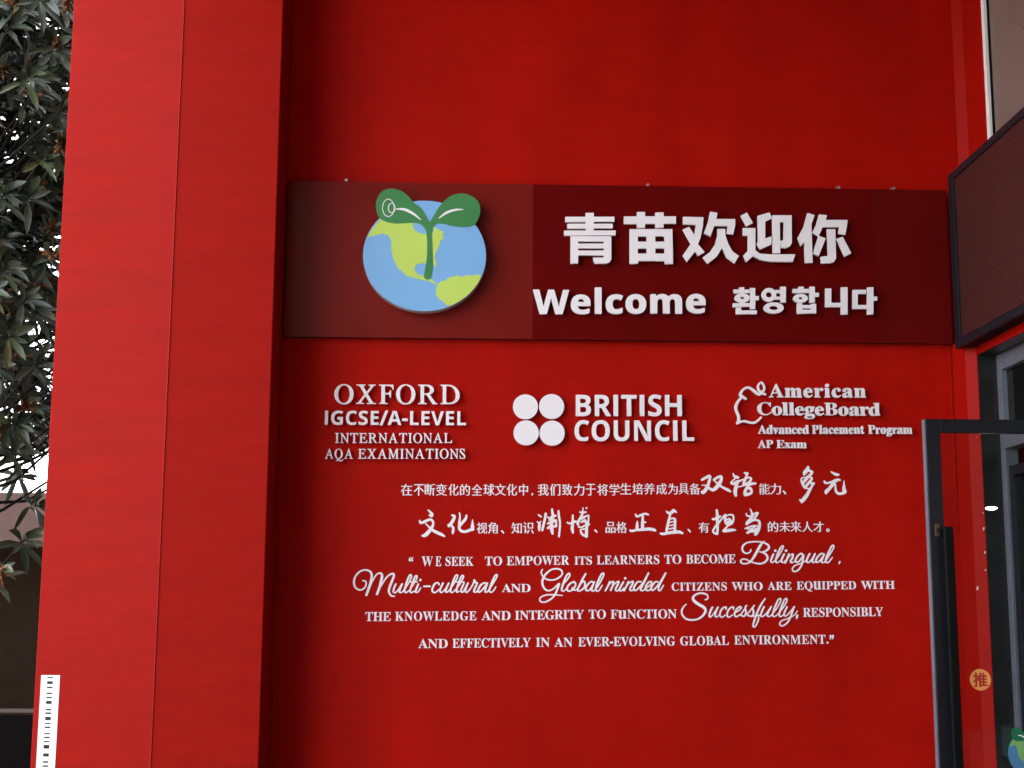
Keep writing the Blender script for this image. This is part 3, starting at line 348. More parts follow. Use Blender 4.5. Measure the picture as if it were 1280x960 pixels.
    [[76,-26,-20,8,-16,17,-9,24,0,28,9,24,14,14,12,6,28,5,24,-7,22,-20,9,-26,0,-22,-6,-22,-23,-23,-20,-6]],
    [[237,-13,-32,6,-24,8,-34,16,-30,22,-40,42,-13,19,-24,54,-10,48,0,56,8,42,10,30,30,54,31,35,32,25,42,22,38,11,58,2,48,-9,44,-18,40,-27,36,-38,17,-25,14,-28,10,-28,10,-62,-2,-42,-8,-42,-14,-40,-12,-24,-27,-39,-27,-27,-27,-19,-20,-10,-30,-10,-26,-4],[250,16,31,-1,24,6,22,12,20,18,21,29,18,40,10,38,6,42,0,58,-6,42,-16,58,-12,26,-18,26,-23,20,-22,12,-34,9,-28,-3,-34,-14,-16,-11,-22,-24,-21,-35,-12,-32,-10,-46,-4,-40,2,-54,6,-34,10,-38,16,-36,18,-26,24,-22,23,-13]],
    [[37,-5,-5,7,0,6,5,5,40,16,24,22,128,179,-87,146,-26,38,-16,16,-23,13,-18,4,-24,0,-5,7,2,12,5,3,208,0,5,-7,-2,-12,-5,-3,-20,0,-14,-4,-5,-5,0,-14,14,-30,65,-102,69,88,12,18,10,24,0,10,-7,9,-18,6,-26,2,-3,3,0,10,4,6,165,1,4,-2,3,-5,-2,-12,-5,-3,-12,0,-18,-8,-25,-25,-126,-164,100,-168,27,-39,16,-14,12,-6,26,-6,20,0,5,-5,0,-14,-5,-3,-215,1,-4,4,-2,10,3,5,30,2,16,4,5,5,0,10,-16,38,-71,112,-77,-104,-12,-24,-2,-12,2,-14,7,-7,22,-8,27,-3,4,-6,-3,-11,-4,-2]],
    [[45,-5,-5,5,1,13,4,4,26,2,14,6,6,11,5,24,-4,346,-5,18,-6,11,-22,10,-24,2,-5,5,0,12,7,5,336,0,4,-5,3,-10,8,-88,-1,-10,-6,-5,-16,0,-5,3,-9,28,-12,24,-10,12,-22,13,-28,6,-82,0,-12,-2,-7,-7,0,-104,3,-62,58,1,26,6,14,9,8,12,12,37,20,2,7,-7,2,-162,-5,-7,-18,0,-6,4,-10,41,-8,16,-8,9,-8,4,-24,4,-58,0,-3,-3,4,-170,2,-14,8,-14,13,-9,40,-4,6,-7,0,-10,-6,-5]],
    [[45,-5,-5,7,2,12,5,3,24,2,10,5,10,12,5,18,-4,350,-5,20,-6,11,-14,8,-32,4,-5,5,1,13,6,4,220,0,52,-8,18,-6,36,-21,28,-27,14,-25,11,-40,-1,-22,-10,-28,-26,-29,-20,-14,-40,-14,-2,-5,126,-179,28,-26,14,-6,18,-3,5,-6,-1,-11,-6,-4,-108,0,-13,15,-144,212,-5,3,-50,0,-3,-3,0,-76,4,-98,12,-22,27,-9,22,0,4,-5,0,-12,-6,-5],[208,254,45,3,18,4,22,10,18,17,6,10,7,22,0,22,-5,20,-10,26,-15,22,-29,19,-22,6,-30,4,-29,-5,-4,-4,-4,-20,2,-150,5,-5]],
    [[43,-5,-5,7,4,12,40,10,10,12,4,22,-2,282,-2,6,0,60,-4,18,-6,10,-11,7,-37,7,-4,6,2,12,5,3,202,0,46,-6,64,-20,36,-20,28,-22,36,-38,23,-35,18,-42,12,-54,0,-54,-6,-30,-20,-46,-16,-22,-30,-30,-31,-21,-24,-12,-46,-14,-38,-6,-42,-2],[218,28,51,-1,26,4,20,6,24,12,16,12,17,17,10,14,16,34,10,52,0,40,-8,54,-12,40,-20,42,-22,30,-29,25,-30,16,-46,12,-36,2,-24,-7,-5,-14,2,-348,2,-18,6,-12,9,-7]],
    [[66,0,-1,476,3,3,98,0,3,-3,0,-474,-3,-3]],
    [[229,-5,-36,6,-26,8,-44,24,-38,37,-23,39,-16,50,-6,44,0,72,6,38,14,42,25,43,30,32,34,24,46,20,50,10,68,2,46,-6,66,-20,5,-3,0,-4,-31,-76,-48,17,-32,6,-38,2,-30,-4,-24,-8,-25,-15,-25,-25,-17,-27,-10,-28,-6,-34,0,-48,8,-46,16,-38,12,-16,25,-20,34,-13,58,-2,28,5,9,4,-1,96,-90,2,0,85,186,0,3,-3,-1,-246,-46,-14,-56,-11]],
    [[219,-5,-52,12,-36,18,-16,11,-25,25,-18,26,-20,48,-10,48,-2,92,6,38,14,44,21,39,26,32,23,19,23,15,34,14,56,10,40,0,52,-8,44,-14,25,-13,-33,-80,-64,25,-36,6,-40,-4,-28,-12,-30,-30,-17,-33,-6,-22,-6,-38,0,-50,8,-50,14,-34,19,-25,28,-17,34,-9,40,0,38,7,60,17,1,-83,-31,-12,-46,-11]],
    [[129,-5,-52,10,-44,16,0,94,92,-32,48,-6,24,1,16,5,19,12,9,16,3,22,-9,22,-11,12,-41,25,-72,35,-36,27,-18,22,-15,29,-6,34,2,38,8,28,19,31,21,19,25,15,40,12,28,4,60,-2,46,-10,50,-18,4,-3,0,-6,-30,-72,-64,21,-54,6,-28,-6,-11,-7,-12,-14,-4,-14,2,-24,6,-12,8,-8,37,-22,78,-39,38,-28,14,-17,16,-28,9,-44,-2,-30,-9,-30,-12,-23,-22,-24,-26,-17,-14,-6,-32,-10,-28,-5]],
    [[62,0,0,478,274,0,0,-80,-174,-2,0,-104,160,-2,1,-80,-3,-3,-158,-1,-1,-120,3,-3,172,-1,1,-82]],
    [[7,-17,-15,7,-3,10,1,6,176,472,6,10,17,7,50,0,10,-2,6,-5,4,-10,-4,-16,-174,-466,-10,-11,-10,-2]],
    [[2,-1,-1,3,10,32,156,444,5,3,122,-1,168,-480,-108,0,-36,114,-170,1,-5,-3,-34,-112],[172,200,122,0,-62,203,-61,-197]],
    [[29,137,-14,6,-5,13,-2,40,4,16,9,8,10,3,156,0,10,-3,8,-8,3,-8,0,-48,-5,-12,-6,-5,-10,-2]],
    [[62,0,-1,476,3,3,94,0,3,-3,1,-392,194,-2,1,-80,-3,-3]],
    [[164,-1,-162,479,100,0,93,-288,23,-96,25,102,91,282,100,1,1,-3,-160,-474,-5,-3]],
    [[45,-5,-5,5,1,13,4,4,26,2,12,5,8,12,5,22,-4,348,-5,18,-6,11,-22,10,-24,2,-5,5,0,12,7,5,190,0,4,-5,1,-14,-5,-3,-28,-2,-8,-4,-7,-7,-6,-22,2,-332,4,-36,7,-13,18,-10,30,-4,4,-5,0,-12,-6,-5]],
    [[419,-13,-10,9,-268,353,-1,-134,2,-6,0,-146,2,-14,4,-14,6,-8,19,-7,30,-2,5,-5,0,-12,-7,-5,-154,0,-6,4,-1,13,5,5,28,3,14,7,5,9,4,22,-2,344,-8,20,-12,12,-15,9,-18,3,-9,4,-2,10,4,6,103,1,4,-2,254,-333,1,238,-4,48,-4,12,-9,9,-26,6,-18,1,-7,6,0,10,7,5,154,0,6,-4,1,-11,-5,-4,-30,-5,-10,-6,-9,-21,-2,-66,2,-6,2,-352,-5,-6]],
    [[139,-5,-5,7,2,12,5,3,28,2,16,6,9,13,4,20,0,322,-2,50,-13,7,-32,0,-42,-6,-22,-10,-12,-12,-5,-9,-6,-22,-2,-26,-7,-5,-18,2,-7,7,0,108,7,5,390,0,5,-5,2,-14,8,-88,0,-12,-5,-5,-16,0,-5,3,-18,52,-15,19,-16,10,-42,8,-36,0,-6,-3,-3,-12,2,-14,0,-332,2,-20,4,-18,10,-12,21,-7,38,-2,5,-5,0,-12,-7,-5]],
    [[45,-5,-5,5,1,13,4,4,26,2,14,7,6,10,5,24,-4,344,-5,20,-6,10,-22,11,-24,2,-5,5,1,13,6,4,358,-1,4,-4,3,-10,6,-70,-1,-18,-6,-5,-14,0,-5,3,-11,30,-10,18,-10,11,-16,8,-34,6,-108,0,-13,-5,-4,-12,0,-156,75,1,26,6,8,5,10,10,6,14,5,26,5,3,16,0,5,-7,0,-158,-7,-7,-14,0,-5,3,-17,52,-8,11,-10,6,-24,4,-68,-1,1,-178,4,-14,7,-7,30,-6,66,0,56,8,22,8,26,18,16,23,18,43,6,4,16,0,6,-5,1,-6,-13,-121,-6,-4]],
    [[37,-5,-7,11,3,9,22,4,16,8,15,15,22,46,162,382,7,9,20,0,7,-7,4,-10,144,-384,16,-36,12,-12,13,-7,40,-6,7,-9,0,-10,-5,-3,-192,0,-7,7,0,12,5,3,16,0,16,4,7,9,0,10,-8,32,-31,79,-4,2,-148,0,-9,-13,-22,-52,-10,-34,0,-16,4,-8,11,-9,20,-4,18,0,5,-5,0,-14,-5,-3],[202,188,124,0,-57,155,-2,1,-5,-8]],
    [[45,-5,-5,7,2,12,5,3,24,2,14,7,6,10,5,18,-4,354,-3,12,-8,15,-14,8,-32,4,-5,5,0,12,7,5,188,0,5,-9,-7,-12,-18,-1,-20,-10,-7,-17,-2,-18,4,-340,2,-14,11,-15,30,-6,72,0,60,8,30,14,14,14,16,31,13,38,5,3,16,0,6,-5,1,-8,-6,-114,-3,-8,-6,-5]],
    [[367,-132,-154,33,-32,-4,-14,-6,-30,-20,-8,1,-13,12,1,5,88,105,-38,14,-39,22,-28,24,-36,46,-14,28,-14,42,-6,34,0,56,10,50,8,22,14,28,21,31,45,45,25,17,40,18,46,8,48,-2,46,-10,40,-18,34,-24,32,-32,23,-33,20,-46,12,-64,0,-34,-4,-30,-18,-58,-31,-50,-40,-43,-30,-21,-30,-14,-20,-6,-24,-5,-46,-2,-25,-25,1,-2,28,-1,44,-6,100,-25,46,-7,22,7,21,12,12,10,21,27,12,0,6,-4,8,-9,-17,-30,-33,-37,-22,-15,-18,-8,-28,-7],[250,16,29,-1,20,5,22,10,26,22,19,26,18,42,10,42,6,50,0,36,-8,58,-10,38,-18,40,-23,31,-20,16,-20,10,-34,8,-16,0,-28,-6,-35,-21,-17,-19,-13,-19,-16,-34,-12,-44,-6,-44,0,-52,6,-44,6,-28,18,-48,19,-28,21,-22,29,-16]],
    [[41,-5,-5,5,1,13,4,4,26,2,15,7,8,16,2,16,0,348,-4,18,-8,12,-21,9,-22,2,-5,3,-2,12,3,5,4,2,128,0,6,-4,140,-335,128,335,6,4,130,0,5,-3,2,-12,-3,-5,-30,-4,-12,-7,-9,-22,-2,-28,2,-6,2,-302,2,-28,7,-19,6,-6,14,-6,30,-4,5,-7,0,-10,-3,-3,-4,-2,-186,0,-7,5,0,10,5,5,26,4,11,7,6,10,4,18,-3,294,-135,-348,-7,-5,-15,1,-10,16,-139,337,-1,-267,2,-18,4,-20,8,-14,15,-9,32,-4,5,-5,0,-12,-7,-5]],
    [[55,-12,-7,13,-18,136,0,8,5,4,18,0,6,-6,15,-40,10,-18,16,-22,19,-19,20,-14,30,-12,38,-2,27,11,16,20,6,34,-10,40,-24,34,-29,29,-98,80,-19,19,-24,30,-16,32,-6,26,0,32,6,22,11,16,13,14,19,12,22,8,32,5,46,-2,62,-16,6,2,10,13,18,0,5,-4,2,-12,14,-114,0,-10,-5,-5,-14,0,-5,3,-12,32,-19,34,-24,27,-22,13,-32,9,-24,-3,-14,-6,-8,-6,-7,-10,-4,-16,0,-14,6,-26,24,-36,27,-27,98,-80,25,-25,16,-20,18,-34,10,-34,2,-34,-8,-30,-15,-23,-11,-11,-21,-15,-28,-10,-12,-2,-58,0,-26,4,-62,18,-8,-3,-5,-14,-5,-5]],
    [[62,0,0,478,186,1,66,-10,44,-18,18,-14,19,-29,8,-34,0,-32,-8,-34,-15,-25,-20,-18,-30,-11,0,-2,28,-9,27,-17,12,-14,10,-18,8,-34,0,-38,-8,-34,-10,-20,-16,-20,-23,-19,-32,-16,-30,-8,-60,-6],[162,84,90,1,32,10,19,21,6,18,0,28,-8,20,-15,15,-30,10,-14,2,-80,-1],[162,290,70,-1,20,2,24,8,13,11,10,22,0,22,-4,14,-13,15,-26,10,-32,4,-62,-1]],
    [[62,0,0,478,172,1,52,-8,46,-18,14,-10,19,-19,16,-28,10,-42,0,-34,-8,-34,-19,-31,-21,-21,-37,-23,-2,-5,138,-206,-112,0,-113,182,-5,3,-48,0,-3,-3,0,-182],[162,268,56,-1,30,6,18,10,13,13,8,18,2,14,-2,24,-12,22,-23,15,-16,4,-34,4,-40,-1]],
    [[145,0,-1,392,-3,3,-126,1,-3,54,3,28,358,0,0,-82,-126,-1,-3,-3,0,-392]],
    [[62,0,0,478,99,0,1,-186,186,-1,3,3,1,184,100,0,1,-478,-101,0,-2,206,-186,1,-3,-3,0,-204]],
    [[231,-5,-50,10,-40,18,-28,19,-19,19,-18,24,-22,48,-12,54,-2,92,4,28,14,52,18,36,18,24,37,33,34,18,56,14,78,2,28,-4,52,-16,28,-16,24,-21,29,-36,14,-28,10,-28,10,-54,2,-62,-6,-50,-12,-46,-18,-38,-16,-22,-35,-32,-34,-20,-38,-13,-34,-6],[252,79,29,-1,16,3,20,6,24,13,16,16,15,25,12,38,4,28,-2,82,-12,46,-10,20,-12,16,-21,17,-24,10,-24,4,-30,0,-24,-4,-24,-10,-14,-10,-17,-19,-16,-32,-6,-22,-6,-40,2,-68,8,-38,10,-24,18,-26,15,-12,24,-12]],
    [[217,-5,-34,6,-30,10,-37,22,-20,20,-15,22,-16,38,-7,32,1,334,98,0,1,-306,7,-38,12,-27,18,-15,16,-8,18,-5,38,-2,30,7,26,15,15,21,8,26,4,36,1,296,98,1,1,-333,-12,-50,-17,-31,-28,-30,-22,-15,-24,-12,-34,-10,-28,-5]],
    [[62,0,0,478,124,1,4,-2,202,-349,6,-6,-5,108,0,246,3,3,88,-1,1,-478,-125,-1,-5,3,-196,342,-13,18,5,-96,0,-264,-3,-3]],
    [[16,-9,-6,9,0,16,6,9,12,0,12,6,5,21,0,206,-6,22,-9,5,-10,0,-8,11,0,14,6,9,130,0,7,-9,1,-22,20,19,26,14,30,6,28,-2,12,-2,23,-11,19,-19,8,-15,25,24,27,17,22,6,24,2,20,-2,20,-6,12,-8,23,-25,12,-28,4,-24,0,-186,5,-18,20,-5,7,-9,0,-16,-7,-9,-158,0,-6,5,-3,6,3,18,4,5,12,0,8,5,5,12,0,196,-4,18,-13,7,-12,0,-18,-6,-21,-21,0,-196,6,-12,17,-3,7,-9,0,-16,-6,-8,-157,-1,-6,5,-3,6,3,18,4,5,12,0,8,5,5,12,0,196,-6,20,-9,5,-14,0,-23,-9,-16,-20,0,-194,4,-10,9,-5,10,0,5,-5,2,-6,-2,-18,-7,-5]],
    [[129,-17,-32,10,-22,15,-24,23,-16,25,-14,32,-7,26,-2,70,7,30,12,30,16,27,30,29,12,8,32,14,26,5,36,-2,24,-7,16,-8,14,-9,23,-23,18,-32,8,-24,4,-28,0,-26,-3,-7,-6,-4,-154,0,-1,-23,9,-38,10,-20,12,-12,10,-7,22,-6,22,0,24,10,34,32,6,-2,16,-19,-11,-20,-18,-22,-35,-29,-20,-10,-32,-8],[125,202,69,0,-2,46,-4,22,-7,12,-14,6,-8,1,-14,-5,-8,-8,-11,-32]],
    [[16,-9,-6,9,0,16,6,9,12,0,12,6,5,21,0,206,-5,22,-20,5,-4,5,-3,18,3,7,6,4,124,0,7,-11,1,-28,30,29,32,16,24,2,20,-4,13,-7,14,-14,10,-26,-2,-28,-7,-13,-12,-12,-16,-8,-28,0,-10,6,-23,27,-15,3,-14,-10,-10,-23,-3,-12,0,-160,3,-10,4,-5,8,-4,24,-2,5,-3,4,-8,0,-12,-3,-7,-6,-4]],
    [[16,-9,-6,9,0,16,6,9,12,0,12,6,5,21,0,206,-5,22,-20,5,-4,5,-3,6,1,14,8,9,128,0,7,-11,0,-268,5,-11,18,-4,4,-4,3,-7,0,-14,-9,-9],[84,355,-17,9,-13,14,-11,24,1,24,8,19,20,20,18,6,24,0,19,-9,18,-20,8,-22,0,-18,-10,-22,-19,-19,-16,-6]],
    [[131,-17,-22,6,-26,15,-33,30,-11,16,-16,32,-11,42,0,52,7,30,20,44,10,15,18,20,32,23,34,14,24,5,36,0,32,-7,25,-12,26,-28,8,-22,0,-24,-2,-8,-6,-10,-19,-17,-8,-2,-26,0,-8,2,-17,15,-5,10,-5,16,-1,43,-12,5,-8,1,-20,-7,-8,-6,-8,-14,-11,-48,0,-54,9,-48,14,-32,7,-10,15,-13,18,-8,30,-2,16,4,22,12,18,16,8,-2,14,-17,-14,-21,-18,-18,-38,-26,-42,-12]],
    [[82,-17,-18,4,-16,8,-15,13,-11,16,-9,24,0,30,3,10,12,24,9,12,31,24,60,28,61,20,2,4,0,50,-4,20,-13,12,-14,5,-28,0,-14,-5,-4,-2,-2,-6,17,-30,2,-10,0,-10,-6,-16,-17,-17,-10,-6,-32,-2,-24,12,-14,23,-3,28,11,26,22,25,14,9,28,12,28,7,20,2,52,-2,24,-5,30,-12,23,-20,10,-14,12,-36,2,-16,0,-176,5,-3,10,5,6,0,11,-12,3,-8,-1,-4,-21,-21,-14,-10,-28,-10,-34,0,-16,4,-17,15,-11,16,-26,-17,-28,-12,-32,-6],[149,42,11,1,16,8,15,13,-1,93,-22,-7,-14,-8,-15,-14,-7,-12,-5,-16,1,-36,5,-14,9,-7]],
    [[16,-9,-6,9,0,16,6,9,12,0,12,6,5,21,0,206,-6,22,-9,5,-10,0,-6,7,-3,16,4,8,5,3,126,0,9,-9,1,-20,20,17,22,12,22,6,26,2,40,-8,26,-20,15,-23,10,-38,2,-198,5,-11,8,-4,12,0,5,-5,2,-18,-4,-8,-5,-3,-158,0,-6,5,-3,6,3,18,4,5,12,0,6,4,7,17,0,188,-7,24,-12,5,-12,0,-14,-4,-13,-9,-14,-18,0,-182,5,-20,20,-5,5,-5,2,-6,-2,-18,-7,-5]],
    [[143,-17,-26,6,-32,16,-37,35,-10,14,-16,32,-8,30,-2,64,12,48,12,24,16,22,20,20,25,16,32,12,28,5,38,-2,26,-7,22,-10,22,-15,28,-31,20,-38,8,-28,5,-38,-2,-32,-9,-36,-16,-34,-15,-22,-20,-20,-25,-17,-26,-10,-20,-4],[164,20,17,1,14,9,4,6,9,28,4,48,0,80,-7,60,-6,20,-5,8,-21,11,-18,-3,-15,-10,-8,-20,-6,-44,0,-120,4,-34,4,-16,8,-14,9,-7]],
    [[16,-9,-6,9,0,16,6,9,12,0,12,6,5,21,0,352,-5,22,-20,5,-4,5,-2,18,8,9,128,0,7,-11,0,-412,5,-11,18,-4,4,-4,3,-7,0,-14,-9,-9]],
    [[106,-147,-40,8,-22,10,-23,19,-13,24,-1,20,5,12,14,17,21,15,-15,13,-14,25,-3,10,3,22,10,20,10,13,42,29,-22,15,-23,23,-11,20,-9,28,0,34,5,16,14,26,15,18,23,16,26,12,16,4,28,5,30,0,30,-5,32,-9,84,-1,7,-10,0,-30,-2,-6,-7,-5,-32,-1,11,-24,4,-16,0,-30,-4,-18,-20,-34,-29,-25,-26,-12,-32,-6,-48,2,-12,-3,-14,-8,-4,-6,-1,-12,7,-7,18,-4,98,-2,30,-7,20,-8,23,-18,14,-24,4,-18,0,-30,-4,-18,-12,-22,-17,-19,-26,-18,-14,-6,-34,-10,-30,-4],[131,-106,57,-1,40,8,23,15,4,14,0,12,-7,8,-20,7,-128,1,-14,-12,-5,-12,1,-12,5,-10,9,-7,18,-8],[149,134,15,-1,14,7,9,18,4,26,0,54,-4,26,-9,18,-16,7,-18,-3,-12,-10,-9,-34,0,-62,3,-14,6,-21,8,-8]],
    [[117,-17,-20,6,-28,18,-24,27,-22,42,-11,44,0,58,5,26,10,32,25,44,31,28,24,12,30,7,30,-2,20,-7,26,-16,1,112,-4,8,-7,4,-28,5,-4,4,-3,17,7,10,144,0,7,-10,0,-386,5,-22,20,-8,7,-6,2,-18,-7,-9,-52,-4,-72,-16,-8,0,-4,5,-4,23,-24,-18,-20,-8,-10,-2],[160,38,17,-1,18,8,11,11,8,18,0,172,-10,16,-11,6,-16,5,-10,-1,-16,-6,-12,-14,-8,-26,-5,-30,0,-86,5,-30,10,-28,10,-10]],
    [[141,-19,-10,17,-109,270,-8,12,-17,5,-4,4,-3,7,1,14,8,9,164,0,4,-2,5,-9,-3,-17,-4,-4,-22,-3,-4,-2,-3,-8,47,-126,2,-2,47,120,-2,14,-27,7,-4,5,-3,6,3,16,6,5,100,-1,7,-8,0,-14,-6,-8,-21,-11,-10,-17,-105,-266,-13,-13]],
    [[100,-16,-20,6,-12,8,-14,17,-10,24,-3,12,0,218,-3,3,-16,0,-5,3,-4,8,0,16,4,8,72,74,32,44,7,6,16,1,6,-5,3,-6,1,-102,52,-1,6,-5,3,-6,0,-24,-7,-11,-52,0,-3,-3,1,-206,2,-8,4,-5,6,-2,10,2,11,7,13,20,6,5,17,-7,6,-10,-19,-37,-16,-18,-18,-14,-16,-8,-18,-4]],
    [[4,-9,-7,11,3,17,30,16,21,19,61,79,1,5,-81,129,-12,12,-21,11,-2,18,4,8,5,3,164,0,7,-9,0,-14,-7,-9,-20,-5,-1,-6,35,-57,36,44,7,15,-3,5,-20,2,-9,7,-2,16,6,10,111,1,4,-2,5,-9,-3,-17,-32,-16,-23,-23,-54,-70,95,-149,8,-8,10,-2,5,-5,2,-16,-4,-8,-5,-3,-164,0,-7,11,2,18,5,5,22,3,1,8,-12,24,-29,40,-37,-48,-6,-14,1,-10,12,-5,12,0,5,-5,2,-16,-6,-10]],
    [[124,-5,-11,7,-120,470,2,8,9,3,94,0,11,-5,75,-330,3,2,10,56,62,240,8,30,5,5,8,2,90,0,11,-5,64,-242,19,-88,3,2,12,66,62,262,11,5,94,0,10,-4,-103,-413,-16,-62,-4,-6,-9,-3,-110,0,-11,5,-66,254,-10,56,-3,3,-77,-311,-13,-7]],
    [[186,-13,-38,8,-40,16,-32,21,-22,24,-22,41,-8,26,-5,26,0,64,5,28,12,38,22,39,25,25,35,21,34,12,50,6,30,-2,48,-12,28,-14,26,-20,19,-23,16,-32,8,-32,2,-86,-3,-6,-12,-5,-218,0,2,-21,14,-28,18,-16,14,-6,12,-3,44,0,28,4,36,11,30,13,12,-4,3,-5,0,-74,-3,-6,-52,-20,-30,-7],[148,233,110,-1,3,1,0,8,-6,22,-13,19,-16,10,-32,2,-18,-6,-18,-18,-8,-21]],
    [[54,-9,-10,5,-3,6,0,186,-2,6,2,314,3,6,12,5,94,0,12,-5,3,-6,0,-506,-3,-6,-12,-5]],
    [[170,-13,-30,6,-44,18,-20,13,-21,21,-9,14,-16,36,-11,52,0,68,7,36,8,24,23,42,26,26,37,21,38,12,50,6,36,-2,34,-6,46,-16,11,-9,0,-6,-28,-72,-15,-7,-64,20,-32,0,-21,-9,-13,-14,-12,-28,-5,-24,0,-54,11,-40,16,-21,18,-9,12,-3,38,2,26,7,40,21,6,1,10,-3,3,-7,0,-82,-5,-6,-32,-16,-26,-8,-26,-5]],
    [[178,-13,-28,6,-44,18,-30,21,-24,29,-18,34,-13,44,-2,14,2,76,11,40,14,30,15,22,27,25,36,20,32,10,52,6,28,-2,30,-6,40,-16,36,-26,17,-19,22,-38,12,-40,4,-26,-2,-66,-12,-48,-16,-32,-12,-16,-28,-26,-37,-20,-32,-10,-24,-5],[191,83,31,-1,21,9,9,9,9,15,8,30,2,62,-8,40,-8,16,-13,13,-20,8,-30,0,-24,-12,-14,-23,-9,-36,0,-58,11,-42,18,-23]],
    [[54,-9,-10,5,-3,6,-2,178,2,6,0,178,3,6,12,5,72,0,11,-5,9,-28,2,-1,28,22,30,12,28,6,40,0,48,-12,29,-17,17,-18,20,19,34,18,42,10,38,0,24,-4,36,-14,22,-16,15,-19,12,-26,8,-46,0,-254,-3,-6,-12,-5,-94,0,-12,5,-2,4,-1,226,-4,26,-8,18,-10,10,-11,5,-24,0,-20,-9,-12,-14,-10,-26,-5,-26,0,-208,-2,-6,-13,-5,-94,0,-12,5,-3,6,0,216,-2,22,-10,30,-10,10,-11,5,-24,0,-14,-4,-12,-10,-8,-13,-11,-36,-2,-16,0,-206,-3,-4,-12,-5]],
    [[170,-35,-22,2,-4,3,-1,4,-1,176,-12,-14,3,-16,-2,-7,-3,-2,-33,-11,-2,-2,0,-102,-5,-14,-6,-6,-7,-4,-20,-5,-26,-1,-6,2,-3,3,-3,14,-4,12,1,4,8,3,27,0,2,2,0,79,-3,0,-29,-9,-4,1,-5,4,-7,26,2,4,3,2,43,14,0,65,-2,1,-33,0,-7,2,-3,6,0,22,3,5,7,3,34,0,1,61,1,4,4,3,4,1,23,0,8,-3,2,-5,0,-61,30,0,5,-1,3,-3,1,-3,1,-11,5,7,13,28,17,46,4,3,5,1,27,-7,4,-3,0,-5,-16,-42,0,-3,46,0,-5,12,-16,32,0,3,3,3,27,9,6,-2,8,-12,15,-28,5,-17,45,0,4,-1,4,-3,1,-4,0,-22,-3,-5,-6,-2,-57,0,-1,-2,0,-31,52,0,7,-2,3,-6,0,-21,-2,-4,-3,-2,-5,-1,-52,-1,0,-33,52,0,5,-1,3,-3,2,-4,0,-21,-3,-5,-7,-2,-52,-1,0,-33,1,-1,64,0,5,-1,3,-3,2,-4,0,-22,-2,-3,-3,-3,-5,-1,-147,0,-2,-2,0,-14,-1,-4,-4,-3],[185,27,42,0,0,34,-42,0],[185,98,42,0,0,33,-42,0],[93,139,13,4,-11,11,0,5,23,28,3,5,-1,1,-27,0],[185,168,42,0,0,32,-42,0]],
]
PUSH_GLYPH = 117
